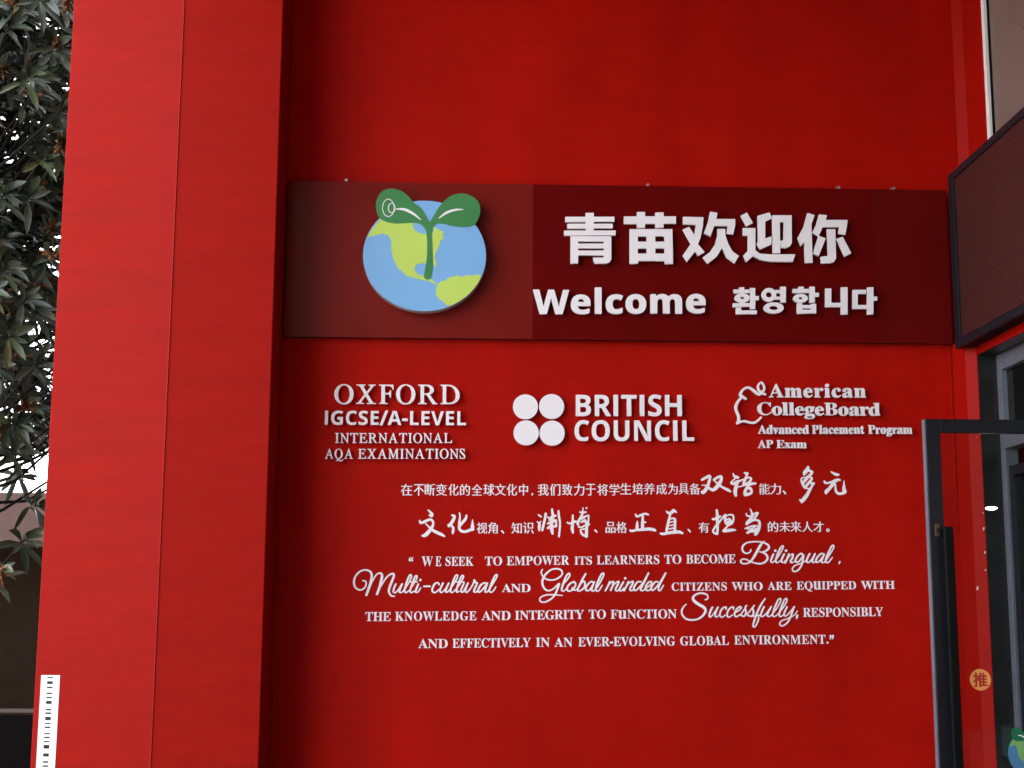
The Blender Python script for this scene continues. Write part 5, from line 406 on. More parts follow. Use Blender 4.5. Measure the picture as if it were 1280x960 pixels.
    [('brush',[[[-1639,9315,-8,-5,-17,-16,-13,-14,-9,-16,-5,-19,-3,-17,0,-9,2,-10,6,-10,5,-5,11,-7,7,-2,8,0,12,6,4,5,3,11,1,14,-2,11,-12,30,0,4,4,9,17,28,0,5,-2,3,-3,3],[-1571,9315,-6,-3,-18,-16,-16,-17,-8,-16,-6,-21,-1,-24,3,-11,4,-7,7,-6,10,-6,6,-2,8,0,7,2,9,8,3,7,2,12,-1,11,-4,12,-9,24,0,5,4,10,13,19,4,9,-1,5,-3,3]]]),('type',[(39,-0.2626,1.8116,0.1,0.12)]),('type',[(40,-0.1863,1.812,0.08,0.12)]),('type',[(41,-0.1311,1.8143,0.09,0.11),(40,-0.0953,1.8145,0.09,0.11),(40,-0.0548,1.8148,0.09,0.11),(42,-0.0143,1.815,0.09,0.11)]),('type',[(43,0.0968,1.8176,0.11,0.11),(44,0.1417,1.8179,0.11,0.11)]),('type',[(40,0.2219,1.8193,0.1,0.11),(45,0.2668,1.8201,0.1,0.11),(46,0.3311,1.8212,0.1,0.11),(44,0.3736,1.8219,0.1,0.11),(39,0.4268,1.8228,0.1,0.11),(40,0.4889,1.8238,0.1,0.11),(47,0.5337,1.8246,0.1,0.11)]),('type',[(48,0.6103,1.8256,0.1,0.1),(43,0.6356,1.8257,0.1,0.1),(41,0.6766,1.826,0.1,0.1)]),('type',[(49,0.7389,1.8273,0.1,0.11),(40,0.7826,1.8279,0.1,0.11),(50,0.8279,1.8285,0.1,0.11),(47,0.8727,1.8292,0.1,0.11),(51,0.9212,1.8299,0.1,0.11),(40,0.9718,1.8306,0.1,0.11),(47,1.0171,1.8312,0.1,0.11),(41,1.0656,1.8319,0.1,0.11)]),('type',[(43,1.1287,1.8336,0.11,0.11),(44,1.1739,1.8338,0.11,0.11)]),('type',[(52,1.2549,1.8353,0.1,0.11),(40,1.2981,1.836,0.1,0.11),(53,1.3412,1.8367,0.1,0.11),(44,1.3868,1.8374,0.1,0.11),(45,1.438,1.8383,0.1,0.11),(40,1.4998,1.8393,0.1,0.11)]),('brush',[[[8555,9846,-32,-23,-7,-3,-67,11,-99,6,-113,-2,-41,-3,-73,-9,-46,-9,-44,-15,-37,-19,-22,-15,-28,-22,-19,-21,-16,-20,-9,-18,-7,-20,-7,-33,-1,-34,7,-38,8,-20,12,-19,9,-12,28,-26,16,-10,23,-8,28,-5,27,0,37,7,28,11,27,19,20,19,11,15,6,13,2,7,1,40,-4,10,-8,5,-10,0,-9,-4,-5,-10,-1,-37,-2,-4,-7,-9,-16,-15,-27,-16,-25,-6,-31,-2,-20,3,-16,4,-16,11,-13,13,-9,12,-12,22,-4,13,-3,18,1,29,7,30,10,22,18,23,28,26,29,19,23,12,16,6,47,10,69,10,98,9,76,2,58,-4,46,-8,-35,-34,-20,-25,-26,-38,-213,-367,-18,-28,-15,-21,-72,38,-62,21,-37,7,-27,0,-18,-3,-21,-6,-25,-12,-11,-8,-12,-11,-7,-10,-9,-24,-2,-20,6,-25,8,-13,11,-11,19,-13,30,-14,35,-9,42,0,22,3,46,11,54,19,18,9,29,18,74,-26,67,-19,70,-11,34,-3,31,1,43,6,47,15,34,15,28,18,16,13,31,31,17,24,11,19,9,24,4,19,-1,34,-3,14,-9,28,-9,15,-14,21,-31,31,-41,27,43,15,21,10,25,16,22,17,24,25,15,25,7,25,0,18,-5,27,-11,25,-15,20,-14,15,-28,19,-29,15,-65,23,16,25,0,4,-3,5,-5,3],[8523,9769,35,-12,36,-17,21,-13,20,-16,15,-19,6,-17,2,-7,0,-19,-2,-6,-14,-18,-34,-31,-24,-16,-37,-19,-25,-10,-36,-11,-32,0,-32,4,-14,0,-8,-5,-3,-4,-1,-10,7,-10,17,-8,75,-20,24,-9,17,-8,18,-13,22,-22,18,-25,6,-15,5,-11,4,-22,-1,-14,-3,-14,-5,-12,-13,-23,-17,-20,-12,-12,-16,-13,-27,-16,-22,-10,-25,-9,-39,-7,-52,-1,-59,7,-61,13,-65,20,-2,3,20,21,34,43,50,71,92,153,90,161,21,33],[10543,9747,-14,-5,-11,-6,-23,-20,-18,-25,-18,-30,-65,-124,-36,-75,-22,-51,-14,-37,-15,-47,-5,-25,-3,-24,-21,-22,-13,-7,-11,-2,-17,3,-6,3,-2,3,2,13,12,31,25,61,35,73,12,16,2,9,-4,13,-5,4,-59,32,-17,4,-18,0,-13,-3,-22,-11,-18,-11,-32,-26,-45,-45,-19,-23,-15,-23,-14,-26,-9,-23,-6,-20,-2,-23,-3,-6,-26,-24,-13,-2,-10,4,-7,5,-2,6,1,10,6,19,25,66,56,118,1,10,-2,6,-6,9,-11,4,-6,0,-12,-4,-3,-4,-32,-54,-32,-61,-30,-46,-33,-39,-32,-31,-18,-12,-9,-5,-8,0,-11,8,-5,10,0,11,5,19,13,33,17,37,60,107,1,13,-5,10,-10,7,-13,2,-9,-3,-9,-9,-50,-82,-19,-35,-15,-36,-12,-37,-39,-31,-31,-17,-1,3,15,60,19,103,-4,16,0,9,-3,6,-6,6,-10,4,-9,0,-18,27,-14,13,-16,6,-17,0,-24,-8,-37,-20,-32,-25,-33,-33,-32,-45,-22,-40,-10,-28,-3,-24,1,-9,-9,-1,-48,-25,-23,-11,-7,0,-4,2,-2,5,0,7,12,24,31,49,14,26,6,17,12,52,1,26,-3,14,-9,15,-7,5,-14,5,-12,0,-15,-3,-23,-11,-27,-17,-20,-18,-1,3,9,23,0,9,-4,10,-6,6,-7,3,-12,0,-6,-4,-8,-7,-57,-129,-27,-53,-11,-3,-7,-5,-38,-38,-9,-7,-6,-3,-4,0,-10,5,-5,4,-3,6,0,13,15,44,23,56,47,97,-1,11,-9,10,-7,4,-13,-1,-8,-4,-6,-8,-47,-76,-14,-26,-12,-29,-11,-30,-6,-21,-12,-5,-63,-49,-11,-6,-11,-1,-7,3,-8,8,-4,15,0,15,9,36,3,7,33,39,32,42,50,76,45,78,31,59,14,33,8,32,0,11,-2,12,-6,8,-9,8,-19,6,-17,-2,-22,-11,-26,-26,-32,-47,-52,-95,-44,-98,-33,-92,-14,-57,-7,-3,-8,-5,-37,-38,-15,-10,-8,2,-7,3,-5,6,-2,4,1,11,5,19,26,70,44,101,2,6,0,11,-4,9,-5,5,-7,3,-13,-1,-7,-3,-6,-7,-48,-87,-18,-43,-13,-34,-8,-32,-2,-25,3,-15,9,-17,18,-14,20,-8,22,-1,13,3,9,5,16,12,25,27,6,2,3,-4,9,-20,13,-14,16,-10,14,-5,15,-1,16,3,17,9,60,48,1,-1,2,-12,9,-16,9,-10,15,-8,22,-6,14,0,13,3,9,4,17,13,-1,-11,5,-13,7,-7,7,-3,13,-1,8,3,11,9,41,79,26,54,33,44,13,15,25,25,19,12,25,10,2,-2,-2,-13,-16,-48,-9,-19,-41,-69,-8,-20,-2,-10,2,-20,5,-15,13,-15,14,-8,12,-3,17,0,12,3,24,12,35,23,16,8,11,-18,7,-7,19,-10,23,-1,22,4,12,5,18,8,19,14,26,24,58,73,-6,-32,-19,-78,-65,-26,-102,-33,-32,-14,-26,-18,-20,-19,-25,-33,-12,-23,-7,-20,-2,-16,6,-24,10,-19,16,-18,19,-12,28,-6,36,4,34,9,26,11,15,9,22,17,19,18,27,32,42,61,17,32,7,18,17,56,49,25,28,20,11,-23,14,-15,16,-9,17,-5,15,0,7,2,22,10,25,20,38,38,0,-21,4,-14,5,-8,8,-9,16,-9,16,-5,27,1,20,7,20,16,14,-14,9,-5,13,-3,15,0,26,7,25,11,21,14,28,28,0,-21,6,-17,11,-13,18,-9,14,-3,25,0,14,3,24,11,21,16,12,-15,22,-14,26,-6,20,3,26,14,26,24,35,44,64,86,1,9,-5,7,-7,3,-7,0,-5,-3,-90,-106,-24,-25,-14,-10,-15,-4,-11,3,-11,10,-5,10,2,17,51,71,145,218,18,30,22,45,7,23,4,20,-1,19,-3,11,-6,11,-6,6,-13,6,-5,2],[10550,9703,4,0,1,-4,0,-13,-4,-17,-7,-22,-33,-56,-96,-144,85,185,31,55,7,9],[9084,9683,4,1,2,-2,-4,-17,-23,-54,-58,-102,-53,-82,0,3,29,69,41,88,42,75,13,17],[8865,9596,-15,-6,-9,-9,-7,-13,0,-15,6,-13,9,-9,14,-6,10,0,16,6,10,9,4,7,4,15,-6,18,-10,10,-15,6],[9177,9598,-13,-4,-10,-9,-7,-10,-2,-18,4,-12,8,-10,13,-7,14,-1,15,5,10,8,8,16,1,12,-5,13,-8,10,-12,6],[10215,9468,14,1,24,-15,7,-4,0,-3,-115,-150,-19,-18,-12,-8,-25,-11,-16,-1,-2,7,1,16,4,12,1,11,19,38,12,18,15,21,33,37,33,32],[9619,9463,7,0,4,-4,20,-33,0,-3,-65,-92,-33,-42,-17,-16,-24,-13,-19,-5,-10,2,-5,14,1,20,2,9,12,30,25,42,23,32,26,25,36,26],[7952,9296,17,0,15,-3,45,-15,19,-7,34,-17,20,-11,0,-2,-19,-10,-26,-10,-35,-12,-25,-6,-29,-5,-13,0,-25,6,-22,11,-21,18,-4,8,0,12,6,16,14,12,31,13],[9604,9185,4,1,0,-3,-8,-23,-11,-23,-16,-28,-31,-44,-20,-24,-18,-17,-22,-15,-14,-7,-21,-7,-22,-5,-26,0,-11,6,-9,8,-7,12,-3,10,0,7,5,16,11,20,9,13,18,20,13,12,14,9,28,13,89,29]]]),('type',[(54,2.1389,1.8467,0.09,0.09)])],
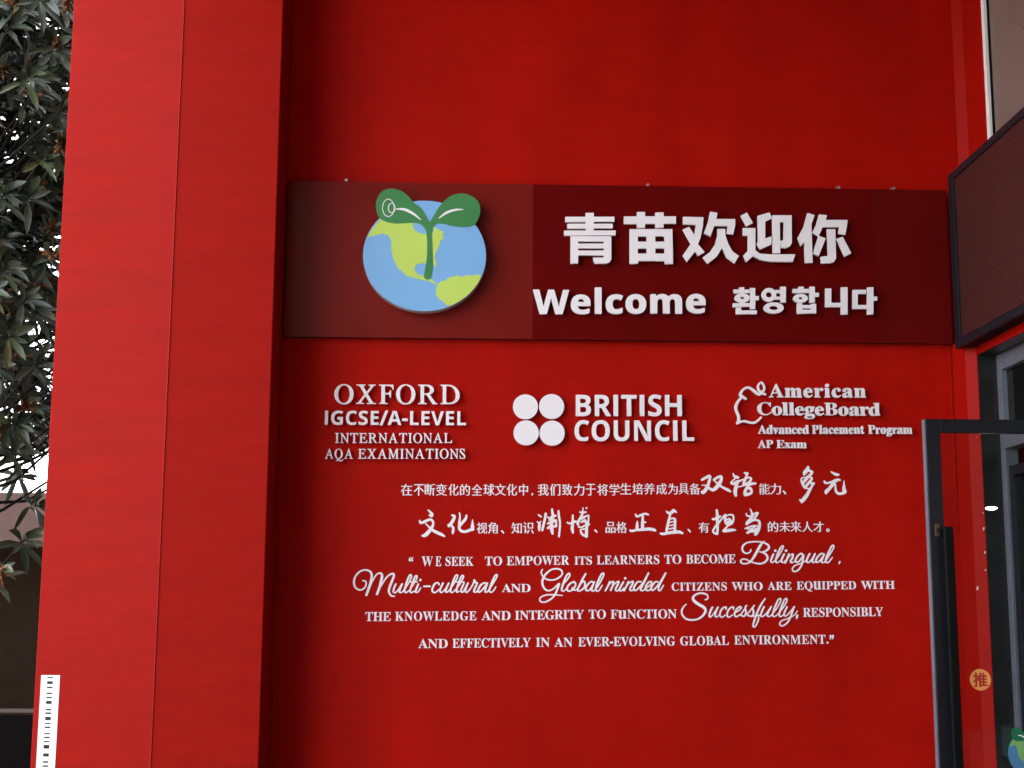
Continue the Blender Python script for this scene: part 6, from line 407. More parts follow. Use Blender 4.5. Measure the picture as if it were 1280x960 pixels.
    [('brush',[[[-2945,8959,-47,-8,-42,-13,-34,-15,-31,-21,-52,-43,-29,-32,-20,-25,-17,-25,-21,-40,-15,-41,-11,-54,-5,-48,2,-43,9,-39,13,-36,12,-23,13,-19,12,-14,16,-16,22,-17,23,-14,30,-14,18,-5,29,-6,19,0,30,6,24,9,28,14,39,28,13,13,16,23,21,44,10,44,1,31,-5,28,-6,17,-7,14,-11,13,-17,11,-23,6,-37,1,-16,3,-11,-3,-6,-6,-2,-4,0,-10,3,-5,5,-6,13,-4,37,-3,24,-6,8,-13,5,-12,4,-24,-1,-19,-5,-21,-9,-28,-11,-23,-15,-21,-25,-22,-16,-10,-25,-12,-21,-8,-9,-1,-22,0,-22,5,-36,18,-34,27,-19,24,-10,20,-7,20,-9,31,-3,22,0,62,5,39,5,25,7,23,13,32,28,44,15,17,39,41,24,19,23,16,40,20,30,9,37,6,47,1,19,-4,28,-8,29,-14,23,-18,9,-12,8,-14,9,-34,2,-14,0,-58,-9,-57,-16,-72,-19,-76,-29,-85,-66,-210,1,-16,6,-11,6,-6,13,-6,16,1,11,5,6,6,5,12,48,135,45,129,11,39,48,98,56,99,33,51,28,29,20,13,17,7,20,5,17,0,7,-2,8,-6,7,-15,4,-16,0,-27,-12,-69,-43,-184,-26,-95,-51,-152,0,-7,3,-10,6,-8,15,-9,10,-2,8,2,9,4,10,11,46,117,27,85,14,17,80,138,45,71,42,53,16,16,32,27,26,17,20,10,28,10,23,4,13,-5,2,-13,-3,-16,-20,-58,-31,-73,-45,-117,-19,-55,-17,-75,-4,-29,1,-30,6,-31,11,-27,10,-19,18,-27,12,-15,14,-14,13,-9,27,-11,25,-3,64,1,9,7,4,13,-4,8,-6,6,-17,4,-50,6,-14,4,-9,5,-14,15,-18,25,-15,31,-6,24,0,36,4,21,14,48,16,47,44,109,36,102,18,68,3,18,-2,34,-6,17,-12,16,-9,7,-14,7,-12,3,-23,1,-17,-3,-28,-10,-23,-12,-22,-14,-23,-17,-18,-15,-34,-35,-22,-27,-46,-67,-52,-89,25,134,4,33,-1,42,-5,23,-13,29,-13,17,-12,10,-16,9,-10,3,-7,1,-30,0,-23,-5,-17,-5,-13,-6,-25,-16,-31,-30,-15,-19,-25,-39,-42,-75,-1,5,4,26,2,35,-3,38,-3,23,-6,27,-9,24,-12,21,-12,16,-18,17,-22,15,-18,10,-25,10,-31,8,-29,4],[814,8848,-14,-4,-20,-13,-14,-16,-23,-37,-48,-100,-41,-95,-31,-82,-19,-63,-6,-25,-20,-28,-19,-20,-13,-9,-12,-6,-8,0,0,16,8,46,11,44,35,94,9,30,1,8,-5,10,-7,7,-5,2,-7,2,-12,-4,-11,-9,-27,15,-19,4,-11,0,-17,-3,-33,-12,-40,-21,-33,-25,-25,-30,-20,-32,-25,-51,-16,-47,-18,-29,-6,-8,-12,-6,-22,0,-10,3,6,24,23,61,53,111,6,20,0,15,-7,14,-9,8,-12,4,-18,-1,-10,19,-25,53,-11,9,-10,3,-10,0,-10,-3,-6,-4,-6,-6,-4,-9,-1,-15,9,-20,-40,-91,-21,-41,-47,-73,-49,-62,-15,-16,-17,-10,-11,0,-6,6,-1,10,6,24,18,59,47,136,0,6,-6,11,-5,5,-13,4,-11,-3,-6,-4,-5,-6,-55,-115,-47,-91,-16,-25,-10,-14,-6,-4,-4,2,-7,6,-2,5,0,13,7,30,21,56,54,117,-1,12,-10,14,4,8,2,7,-2,7,-5,7,-8,3,-54,1,39,79,11,27,7,30,-2,16,-7,14,-11,11,-14,7,-13,3,-10,0,-11,-3,-11,-6,-15,-12,-18,-29,-27,-57,-31,-80,-3,-2,-53,0,-6,-2,26,45,22,46,11,28,8,30,-1,20,-6,15,-16,15,-17,6,-22,0,-17,-7,-10,-6,-9,-10,-15,-22,-22,-47,-52,-128,-36,-104,-19,-75,-37,-49,-16,-18,-14,-11,-17,-9,-8,-1,0,9,7,31,22,69,50,121,-1,8,-4,9,-8,7,-11,3,-11,-3,-9,-9,-70,-140,-18,-26,-27,-35,-25,-27,-12,-10,-17,-12,-6,-2,-11,0,-10,5,-5,7,-1,13,3,14,21,61,17,39,45,91,1,6,-1,13,-6,8,-9,6,-12,2,-10,-3,-7,-6,-27,-49,-32,-62,-24,-67,-13,2,-8,-3,-68,-62,-25,-18,-9,-3,-13,-1,-10,4,-14,8,-11,10,-4,14,1,27,5,28,10,30,15,34,14,26,19,28,13,13,13,7,17,5,19,0,3,-5,7,-27,6,-10,7,-6,9,-3,14,2,12,8,4,8,2,7,-2,12,-25,42,-16,11,-34,6,-32,-3,-18,-6,-14,-7,-12,-8,-17,-18,-28,-38,-25,-46,-15,-41,-8,-42,-1,-23,3,-25,10,-24,20,-21,23,-13,11,-4,21,-5,25,2,24,9,29,22,55,54,2,-27,3,-10,7,-14,12,-11,10,-7,18,-7,10,-1,13,0,15,3,18,9,24,18,37,37,1,-24,6,-19,10,-12,19,-7,24,2,27,11,21,15,26,26,5,-19,7,-14,17,-18,14,-8,10,-3,22,1,18,7,13,9,56,50,6,3,2,-18,5,-12,7,-12,12,-11,10,-6,10,-3,12,1,17,7,38,26,7,14,-1,8,-4,7,-8,5,-7,2,-13,-5,-27,-18,-6,-1,-1,23,3,17,10,35,12,37,42,55,49,80,51,1,2,-1,0,-3,-60,-118,-12,-31,-11,-35,-6,-30,0,-21,2,-8,6,-15,7,-9,9,-9,17,-10,13,-3,10,0,12,3,14,8,11,12,21,31,4,-20,8,-14,9,-8,21,-11,23,-2,20,6,21,14,25,25,32,39,37,52,29,47,14,25,43,89,26,-27,9,-5,7,-2,1,-2,-52,-102,-18,-47,-11,-37,-3,-19,3,-20,6,-10,15,-13,10,-4,14,-3,34,1,20,6,12,6,11,9,7,-8,9,-8,17,-6,20,0,26,8,27,16,18,15,22,23,54,67,3,2,-9,-56,1,-31,3,-14,6,-12,12,-12,20,-7,16,0,15,4,17,9,11,7,23,23,9,-13,10,-10,22,-12,22,-6,20,0,9,2,18,8,17,12,39,41,10,13,18,30,31,62,0,7,-7,11,-9,3,-7,-2,-5,-3,-49,-79,-33,-39,-25,-22,-7,-3,-11,0,-6,2,-14,8,-5,12,3,21,15,47,71,110,57,94,30,53,25,51,10,24,7,29,0,18,-6,14,-9,9,-12,6,-7,1],[-1647,8828,-11,-5,-16,-12,-14,-21,-18,-35,-34,-85,-26,-74,-34,-109,-16,-64,-4,-25,-36,-47,-16,-15,-19,-8,-17,-2,-7,2,-2,3,3,14,21,68,49,129,-2,11,-7,11,-12,5,-9,0,-11,-4,-6,-7,-75,-129,-27,-37,-30,-36,-14,-15,-21,-15,-16,-2,-6,1,-8,6,-3,12,8,38,23,71,38,89,-2,11,-7,11,-12,5,-10,0,-10,-5,-6,-6,-37,-75,-23,-68,-9,-36,-4,-29,2,-22,7,-17,17,-17,14,-9,24,-5,12,0,20,4,18,10,14,11,46,49,0,-25,5,-17,4,-7,11,-10,14,-7,14,-3,22,0,24,6,17,8,14,11,23,24,12,-21,9,-11,23,-13,13,-3,17,0,15,4,19,10,52,37,10,-22,10,-13,9,-7,21,-9,15,1,17,4,67,34,8,-14,14,-12,16,-6,27,-1,20,4,15,7,10,7,15,15,21,30,47,81,1,7,-4,9,-9,6,-8,0,-6,-3,-8,-10,-57,-88,-14,-14,-10,-5,-7,-1,-14,0,-3,2,4,15,20,48,52,142,0,8,-5,11,-6,5,-11,5,-13,-2,-6,-3,-6,-6,-45,-109,-34,-92,-13,4,-7,-2,-52,-27,-19,-7,-4,0,-5,6,-3,11,1,27,6,24,12,36,38,59,56,98,65,1,10,4,6,10,0,9,-5,8,-6,4,-6,2,-40,0,-2,2,23,42,21,46,8,31,0,18,-3,12,-8,11,-16,11,-11,4,-16,-1,-20,-7,-19,-16,-13,-20,-21,-45,-32,-88,-50,-1,-1,2,30,69,12,37,6,26,1,21,-8,22,-13,15,-9,6,-13,4],[818,8805,3,0,0,-4,-3,-13,-18,-47,-24,-45,-32,-53,28,77,21,52,13,24,7,6],[-1637,8785,4,0,4,-6,1,-13,-7,-32,-8,-26,-19,-48,-18,-37,-38,-64,-1,3,18,58,31,94,17,42,9,20],[-318,8788,10,1,3,-3,-2,-16,-7,-24,-10,-24,-18,-37,-45,-74,2,11,23,61,23,68,12,29],[-149,8772,4,1,5,-3,1,-8,-10,-31,-47,-92,-5,-9,-5,0,0,5,8,25,28,75,9,22],[-1471,8756,3,0,2,-1,1,-7,-9,-30,-18,-40,-25,-48,-1,-3,-5,0,0,4,11,37,19,57,10,20,5,7],[-1355,8698,-15,-6,-7,-6,-6,-9,-2,-8,0,-13,3,-10,7,-10,15,-8,16,-2,15,6,7,5,8,12,1,19,-5,13,-7,8,-13,7],[-338,8613,4,-10,10,-9,40,0,2,-2,-22,-61,-26,-88,-37,-46,-52,-48,-18,-13,-8,-3,-6,5,-5,10,-1,7,-1,17,6,33,14,54],[-1654,8588,57,1,2,-2,-50,-137,-14,-51,-17,-24,-54,-38,-17,-8,-8,0,-5,2,-5,6,-3,12,1,27,10,43,54,87],[485,8571,13,0,14,-9,5,-5,-22,-32,-81,-104,-27,-32,-26,-23,-23,-10,-10,0,-1,16,1,7,10,30,24,49,25,39,10,14,18,17,21,17,20,13,17,9],[-1113,8510,-67,-2,-4,-1,-62,-1,-11,-3,-8,-7,-4,-9,0,-8,4,-9,7,-8,13,-4,7,2,167,3,12,7,6,13,0,8,-7,13,-12,6]]]),('type',[(50,0.1965,1.667,0.12,0.1),(51,0.2468,1.6673,0.12,0.1),(55,0.3037,1.6676,0.12,0.1)]),('brush',[[[2512,9027,-48,-6,-44,-10,-43,-16,-34,-19,-34,-23,-50,-42,-52,-55,-38,-51,-10,14,-19,34,-13,39,0,19,3,11,24,46,4,11,0,9,-3,7,-6,4,-7,2,-10,-4,-38,-62,-8,-25,1,-25,4,-21,17,-44,15,-26,21,-31,-20,-45,-13,-49,-5,-51,1,-37,3,-20,13,-46,18,-37,24,-39,26,-29,35,-27,24,-12,20,-7,34,-6,26,2,17,3,39,11,59,28,42,30,60,54,12,9,2,-2,-13,-40,-37,-96,-24,-51,-14,-20,-60,0,-4,2,-73,-1,-43,-3,-43,-6,-46,-10,-40,-13,-50,-23,-27,-18,-23,-24,-14,-26,-8,-24,-1,-23,6,-24,12,-22,14,-15,23,-14,17,-6,23,-4,53,-1,21,3,26,6,22,7,40,17,32,17,48,29,47,35,46,46,44,56,200,-14,10,3,4,8,0,5,-4,6,-10,5,-177,19,-3,2,23,45,17,40,43,108,32,91,0,10,-6,14,-12,10,-10,3,-18,0,-14,-5,-49,-53,-59,-58,-30,-26,-26,-19,-24,-13,-25,-10,-34,-10,-20,-3,-24,1,-16,5,-20,9,-17,13,-20,19,-18,25,-17,33,-13,33,-8,36,-1,47,7,48,6,21,9,23,21,-15,35,-18,27,-10,43,-10,47,-5,52,0,46,6,44,11,27,8,39,16,27,15,30,19,34,26,26,25,23,27,10,16,10,24,3,17,0,22,-4,24,-8,20,-10,19,-15,22,-12,12,-16,11,-20,9,-26,9,-27,6,-38,4],[2514,8980,41,1,16,-2,28,-4,26,-7,28,-14,16,-17,11,-22,8,-28,-2,-20,-6,-16,-25,-32,-24,-23,-22,-17,-40,-27,-34,-17,-22,-8,-56,-17,-24,-4,-31,-3,-58,2,-33,6,-23,6,-20,7,-23,11,-16,10,-18,14,0,3,4,7,13,22,41,54,35,38,31,28,27,21,38,22,30,12,46,10],[3870,8907,-23,-8,-18,-13,-19,-24,-20,-34,-21,-40,-52,-112,-26,-59,-22,-54,-11,-35,-11,-46,-4,-35,-1,-17,-9,-9,-11,-9,-8,-4,-18,-6,-15,0,-4,3,2,29,14,52,9,26,53,122,-2,12,-7,10,-15,6,-8,-2,-10,-6,-6,-11,-26,17,-17,7,-23,1,-17,-4,-21,-10,-17,-12,-37,-31,-29,-30,-35,-46,0,5,4,30,0,20,-4,27,-6,17,-7,14,-15,18,-13,8,-11,3,-12,0,-15,-5,21,43,77,142,2,14,-3,9,-9,8,-8,4,-11,0,-6,-2,-8,-7,-67,-110,-54,-97,-57,-114,-52,-110,-28,-18,-22,-12,-7,-2,-16,0,-13,4,2,3,18,20,16,22,21,39,7,19,6,25,1,32,-4,17,-4,9,-9,11,-16,15,-7,15,-10,7,-10,2,-13,7,-6,0,-11,-4,-11,-13,-31,-8,-36,-14,-32,-23,-23,-22,-37,-44,-13,-20,-10,-20,-10,-33,-37,-42,-23,-24,-12,-7,-15,0,-11,4,-3,4,-2,5,0,14,5,26,16,58,23,65,77,85,50,63,39,59,16,34,4,22,0,18,-4,19,-8,14,-7,6,-14,6,-17,0,-21,-6,-23,-13,-18,-16,-12,-13,-16,-23,-30,-59,-32,-72,-40,-103,-22,-63,-8,-32,-8,-34,-4,-34,1,-22,5,-17,8,-15,10,-9,10,-6,23,-8,24,1,20,6,13,7,44,43,12,-25,10,-11,11,-8,15,-7,21,-6,34,-1,29,7,17,9,33,23,29,-6,30,-3,26,5,29,15,1,-2,5,-15,9,-12,8,-7,21,-8,20,-2,19,3,13,4,24,11,36,18,32,20,21,17,26,29,1,-25,6,-27,8,-16,9,-9,19,-9,14,-3,30,0,26,6,26,13,16,12,16,17,3,-22,6,-12,9,-11,20,-9,9,-2,20,0,20,5,24,11,16,11,3,-1,11,-12,25,-13,14,-3,20,0,19,5,21,12,22,24,28,42,55,98,0,9,-3,6,-6,4,-9,2,-11,-6,-59,-96,-22,-32,-17,-18,-16,-7,-15,-1,-12,6,-5,5,-2,7,1,14,23,31,32,47,48,77,29,52,61,119,29,67,9,33,0,20,-4,13,-8,9,-11,7,-10,3],[3877,8863,5,0,-5,-22,-26,-62,-24,-50,-49,-97,-26,-46,-22,-34,0,3,11,29,46,103,51,126,20,35,11,11],[2903,8850,2,0,1,-1,-2,-25,-16,-34,-36,-55,-32,-44,-18,-21,31,86,21,48,15,22,9,9,13,10],[3320,8628,4,-1,6,-13,5,-26,0,-12,-3,-27,-7,-30,-7,-22,-8,-17,-7,-10,-18,-17,-38,-27,-27,-16,-19,-9,-15,-4,-10,2,-4,4,3,16,80,155,51,44],[3547,8625,12,-4,23,-18,2,-3,-33,-70,-22,-36,-35,-50,-13,-14,-9,-7,-14,-7,-13,-4,-18,0,-12,3,-3,4,-2,5,-1,12,1,18,6,21,15,27,28,39,32,38,32,32,12,9],[3040,8604,7,0,17,-15,5,-9,0,-13,-6,-27,-7,-18,-15,-27,-19,-27,-2,1,2,6,-2,7,-5,6,-8,4,-10,0,-11,-9,-13,-30,-5,-14,2,-21,-3,-5,-19,-13,-16,-6,-23,0,-14,4,-11,6,-4,5,-5,12,0,29,3,15,13,30,22,32,15,18,26,25,14,11,30,13],[2348,8249,98,1,3,-1,-1,-3,-38,-45,-24,-22,-33,-25,-64,-40,-49,-23,-33,-10,-21,-4,-33,0,-27,5,-19,7,-10,8,-7,10,-5,13,0,14,6,20,13,20,11,11,15,10,39,19,37,13,27,7,60,11]]]),('brush',[[[5183,8920,-7,-3,-5,-4,-9,-13,-126,-236,-10,-9,-68,-90,-45,-52,-57,-59,-20,-17,-18,-12,-5,-1,-16,1,-9,9,-2,10,7,30,10,28,14,30,18,29,35,45,13,14,15,10,20,2,45,-9,11,1,11,4,5,7,2,15,-5,11,-8,5,-56,8,-31,-1,-23,-9,-31,-24,-29,-30,-22,-28,-18,-26,-15,-28,-9,-23,-9,-37,-1,-11,0,-29,-30,-10,-16,-2,-6,5,-4,7,0,14,14,31,35,57,17,36,15,38,6,23,2,17,-3,13,-11,13,-10,6,-8,1,-16,-1,-33,-11,-29,-14,-31,-21,0,5,6,13,0,10,-3,7,-5,4,-9,5,-8,0,-6,-2,-9,-8,-94,-185,-11,4,-8,0,-8,-3,-44,-49,-16,-15,-10,-5,-16,0,-7,2,-4,3,9,24,53,100,53,95,2,8,-3,11,-8,8,-10,4,-13,-2,-12,-10,-51,-80,-23,-40,-34,-67,-13,-20,-18,-23,-12,-12,-11,-7,-9,0,-13,6,-2,3,3,19,19,39,29,49,17,34,12,30,12,43,0,19,-6,15,-12,10,-11,3,-14,-2,-13,-4,-24,-12,-20,-13,-30,-24,-16,-16,-1,4,3,13,0,24,-3,10,-4,7,-10,9,-10,3,-15,0,-16,-5,-20,-10,-42,-29,5,15,0,11,-4,7,-8,6,-13,2,-5,-2,-9,-8,-51,-116,-27,-53,-56,-94,0,-14,7,-12,11,-5,14,0,12,7,62,103,27,57,29,37,16,17,32,24,24,13,2,-1,-6,-20,-23,-67,-55,-132,2,-15,9,-10,10,-4,8,0,9,3,6,4,4,6,52,114,26,36,23,28,21,22,24,19,28,14,1,0,1,-3,-18,-43,-53,-101,-7,-19,-5,-19,-2,-16,5,-23,9,-14,8,-7,12,-6,23,-7,17,0,11,3,19,10,15,12,14,-12,17,-7,20,-3,17,2,21,6,14,9,30,28,-5,-12,0,-12,5,-10,4,-4,9,-4,14,0,9,4,5,5,66,128,45,61,22,24,22,15,29,14,23,8,1,-2,-2,-6,-19,-44,-52,-95,-8,-19,-3,-14,1,-27,9,-21,13,-14,20,-12,8,-2,18,1,16,4,42,17,16,-10,25,-7,13,0,23,6,21,12,30,24,67,68,-14,-47,0,-22,3,-10,6,-11,12,-12,18,-8,23,-4,20,1,11,3,18,9,12,9,27,25,12,-15,15,-13,17,-10,19,-6,21,-1,22,6,16,7,36,23,18,-16,13,-8,16,-4,13,0,17,5,9,4,32,22,38,37,51,57,-6,-34,0,-36,4,-21,7,-14,13,-14,19,-10,17,-2,18,5,12,7,12,12,18,25,65,113,5,11,-2,7,-3,5,-7,4,-10,0,-8,-4,-76,-120,-13,-17,-10,-6,-7,3,-4,7,0,22,10,42,12,34,17,40,24,45,151,277,2,9,-3,11,-7,9,-11,4,-13,0,-6,-3,-8,-8,-80,-134,-44,-77,-11,-12,-69,-96,-47,-62,-39,-44,-50,-47,-20,-12,-4,0,-7,3,-5,7,5,7,0,12,-6,11,20,44,34,54,33,43,14,14,12,8,6,2,11,0,24,-6,21,-1,7,3,8,8,3,8,-2,12,-8,10,-8,3,-13,0,-27,6,-22,-1,-20,-6,-24,-14,-21,-18,-25,-27,-24,-28,-21,-34,-15,-29,-13,-34,-4,-13,-2,-23,-20,-13,-26,-13,-12,-3,-9,0,-14,7,-8,8,-8,12,-3,12,92,58,22,17,14,14,20,28,7,14,10,29,2,8,0,22,-5,12,-9,9,-9,4,-22,5,-13,0,-30,-6,-16,-8,-24,-18,-19,-18,-24,-30,-18,-27,-8,-17,-11,-24,-9,-27,-4,-23,-1,-20,-32,-29,-13,-10,-12,-5,-13,-2,-13,3,-7,4,-2,5,6,18,145,279,79,163,2,12,-6,12,-9,8,-6,1],[4512,8780,-14,-6,-9,-9,-7,-15,0,-14,5,-11,5,-7,12,-8,16,-3,16,5,12,10,6,10,2,16,-5,14,-5,7,-7,6,-14,5],[5241,8637,14,0,2,-6,-8,-22,-21,-34,-25,-24,-60,-40,2,10,15,33,13,23,20,28,21,22,11,6]]]),('type',[(53,1.168,1.6801,0.1,0.1),(48,1.2158,1.6806,0.1,0.1),(43,1.2424,1.6809,0.1,0.1),(48,1.2856,1.6814,0.1,0.1),(56,1.3123,1.6817,0.1,0.1),(40,1.3574,1.6823,0.1,0.1),(51,1.4026,1.6828,0.1,0.1),(41,1.4531,1.6834,0.1,0.1)]),('type',[(39,1.5186,1.6849,0.11,0.1),(57,1.5845,1.6853,0.11,0.1),(44,1.6408,1.6856,0.11,0.1)]),('type',[(50,1.7258,1.688,0.1,0.1),(47,1.7707,1.6882,0.1,0.1),(40,1.8194,1.6885,0.1,0.1)]),('type',[(40,1.8913,1.6908,0.1,0.1),(58,1.9354,1.6913,0.1,0.1),(59,1.9879,1.6919,0.13,0.15),(48,2.0367,1.6925,0.1,0.1),(46,2.0627,1.6927,0.1,0.1),(46,2.1045,1.6932,0.1,0.1),(40,2.1463,1.6937,0.1,0.1),(55,2.1905,1.6942,0.1,0.1)]),('type',[(39,2.2682,1.6958,0.11,0.1),(48,2.3336,1.6969,0.11,0.1),(43,2.3615,1.6973,0.11,0.1),(57,2.4068,1.698,0.11,0.1)])],
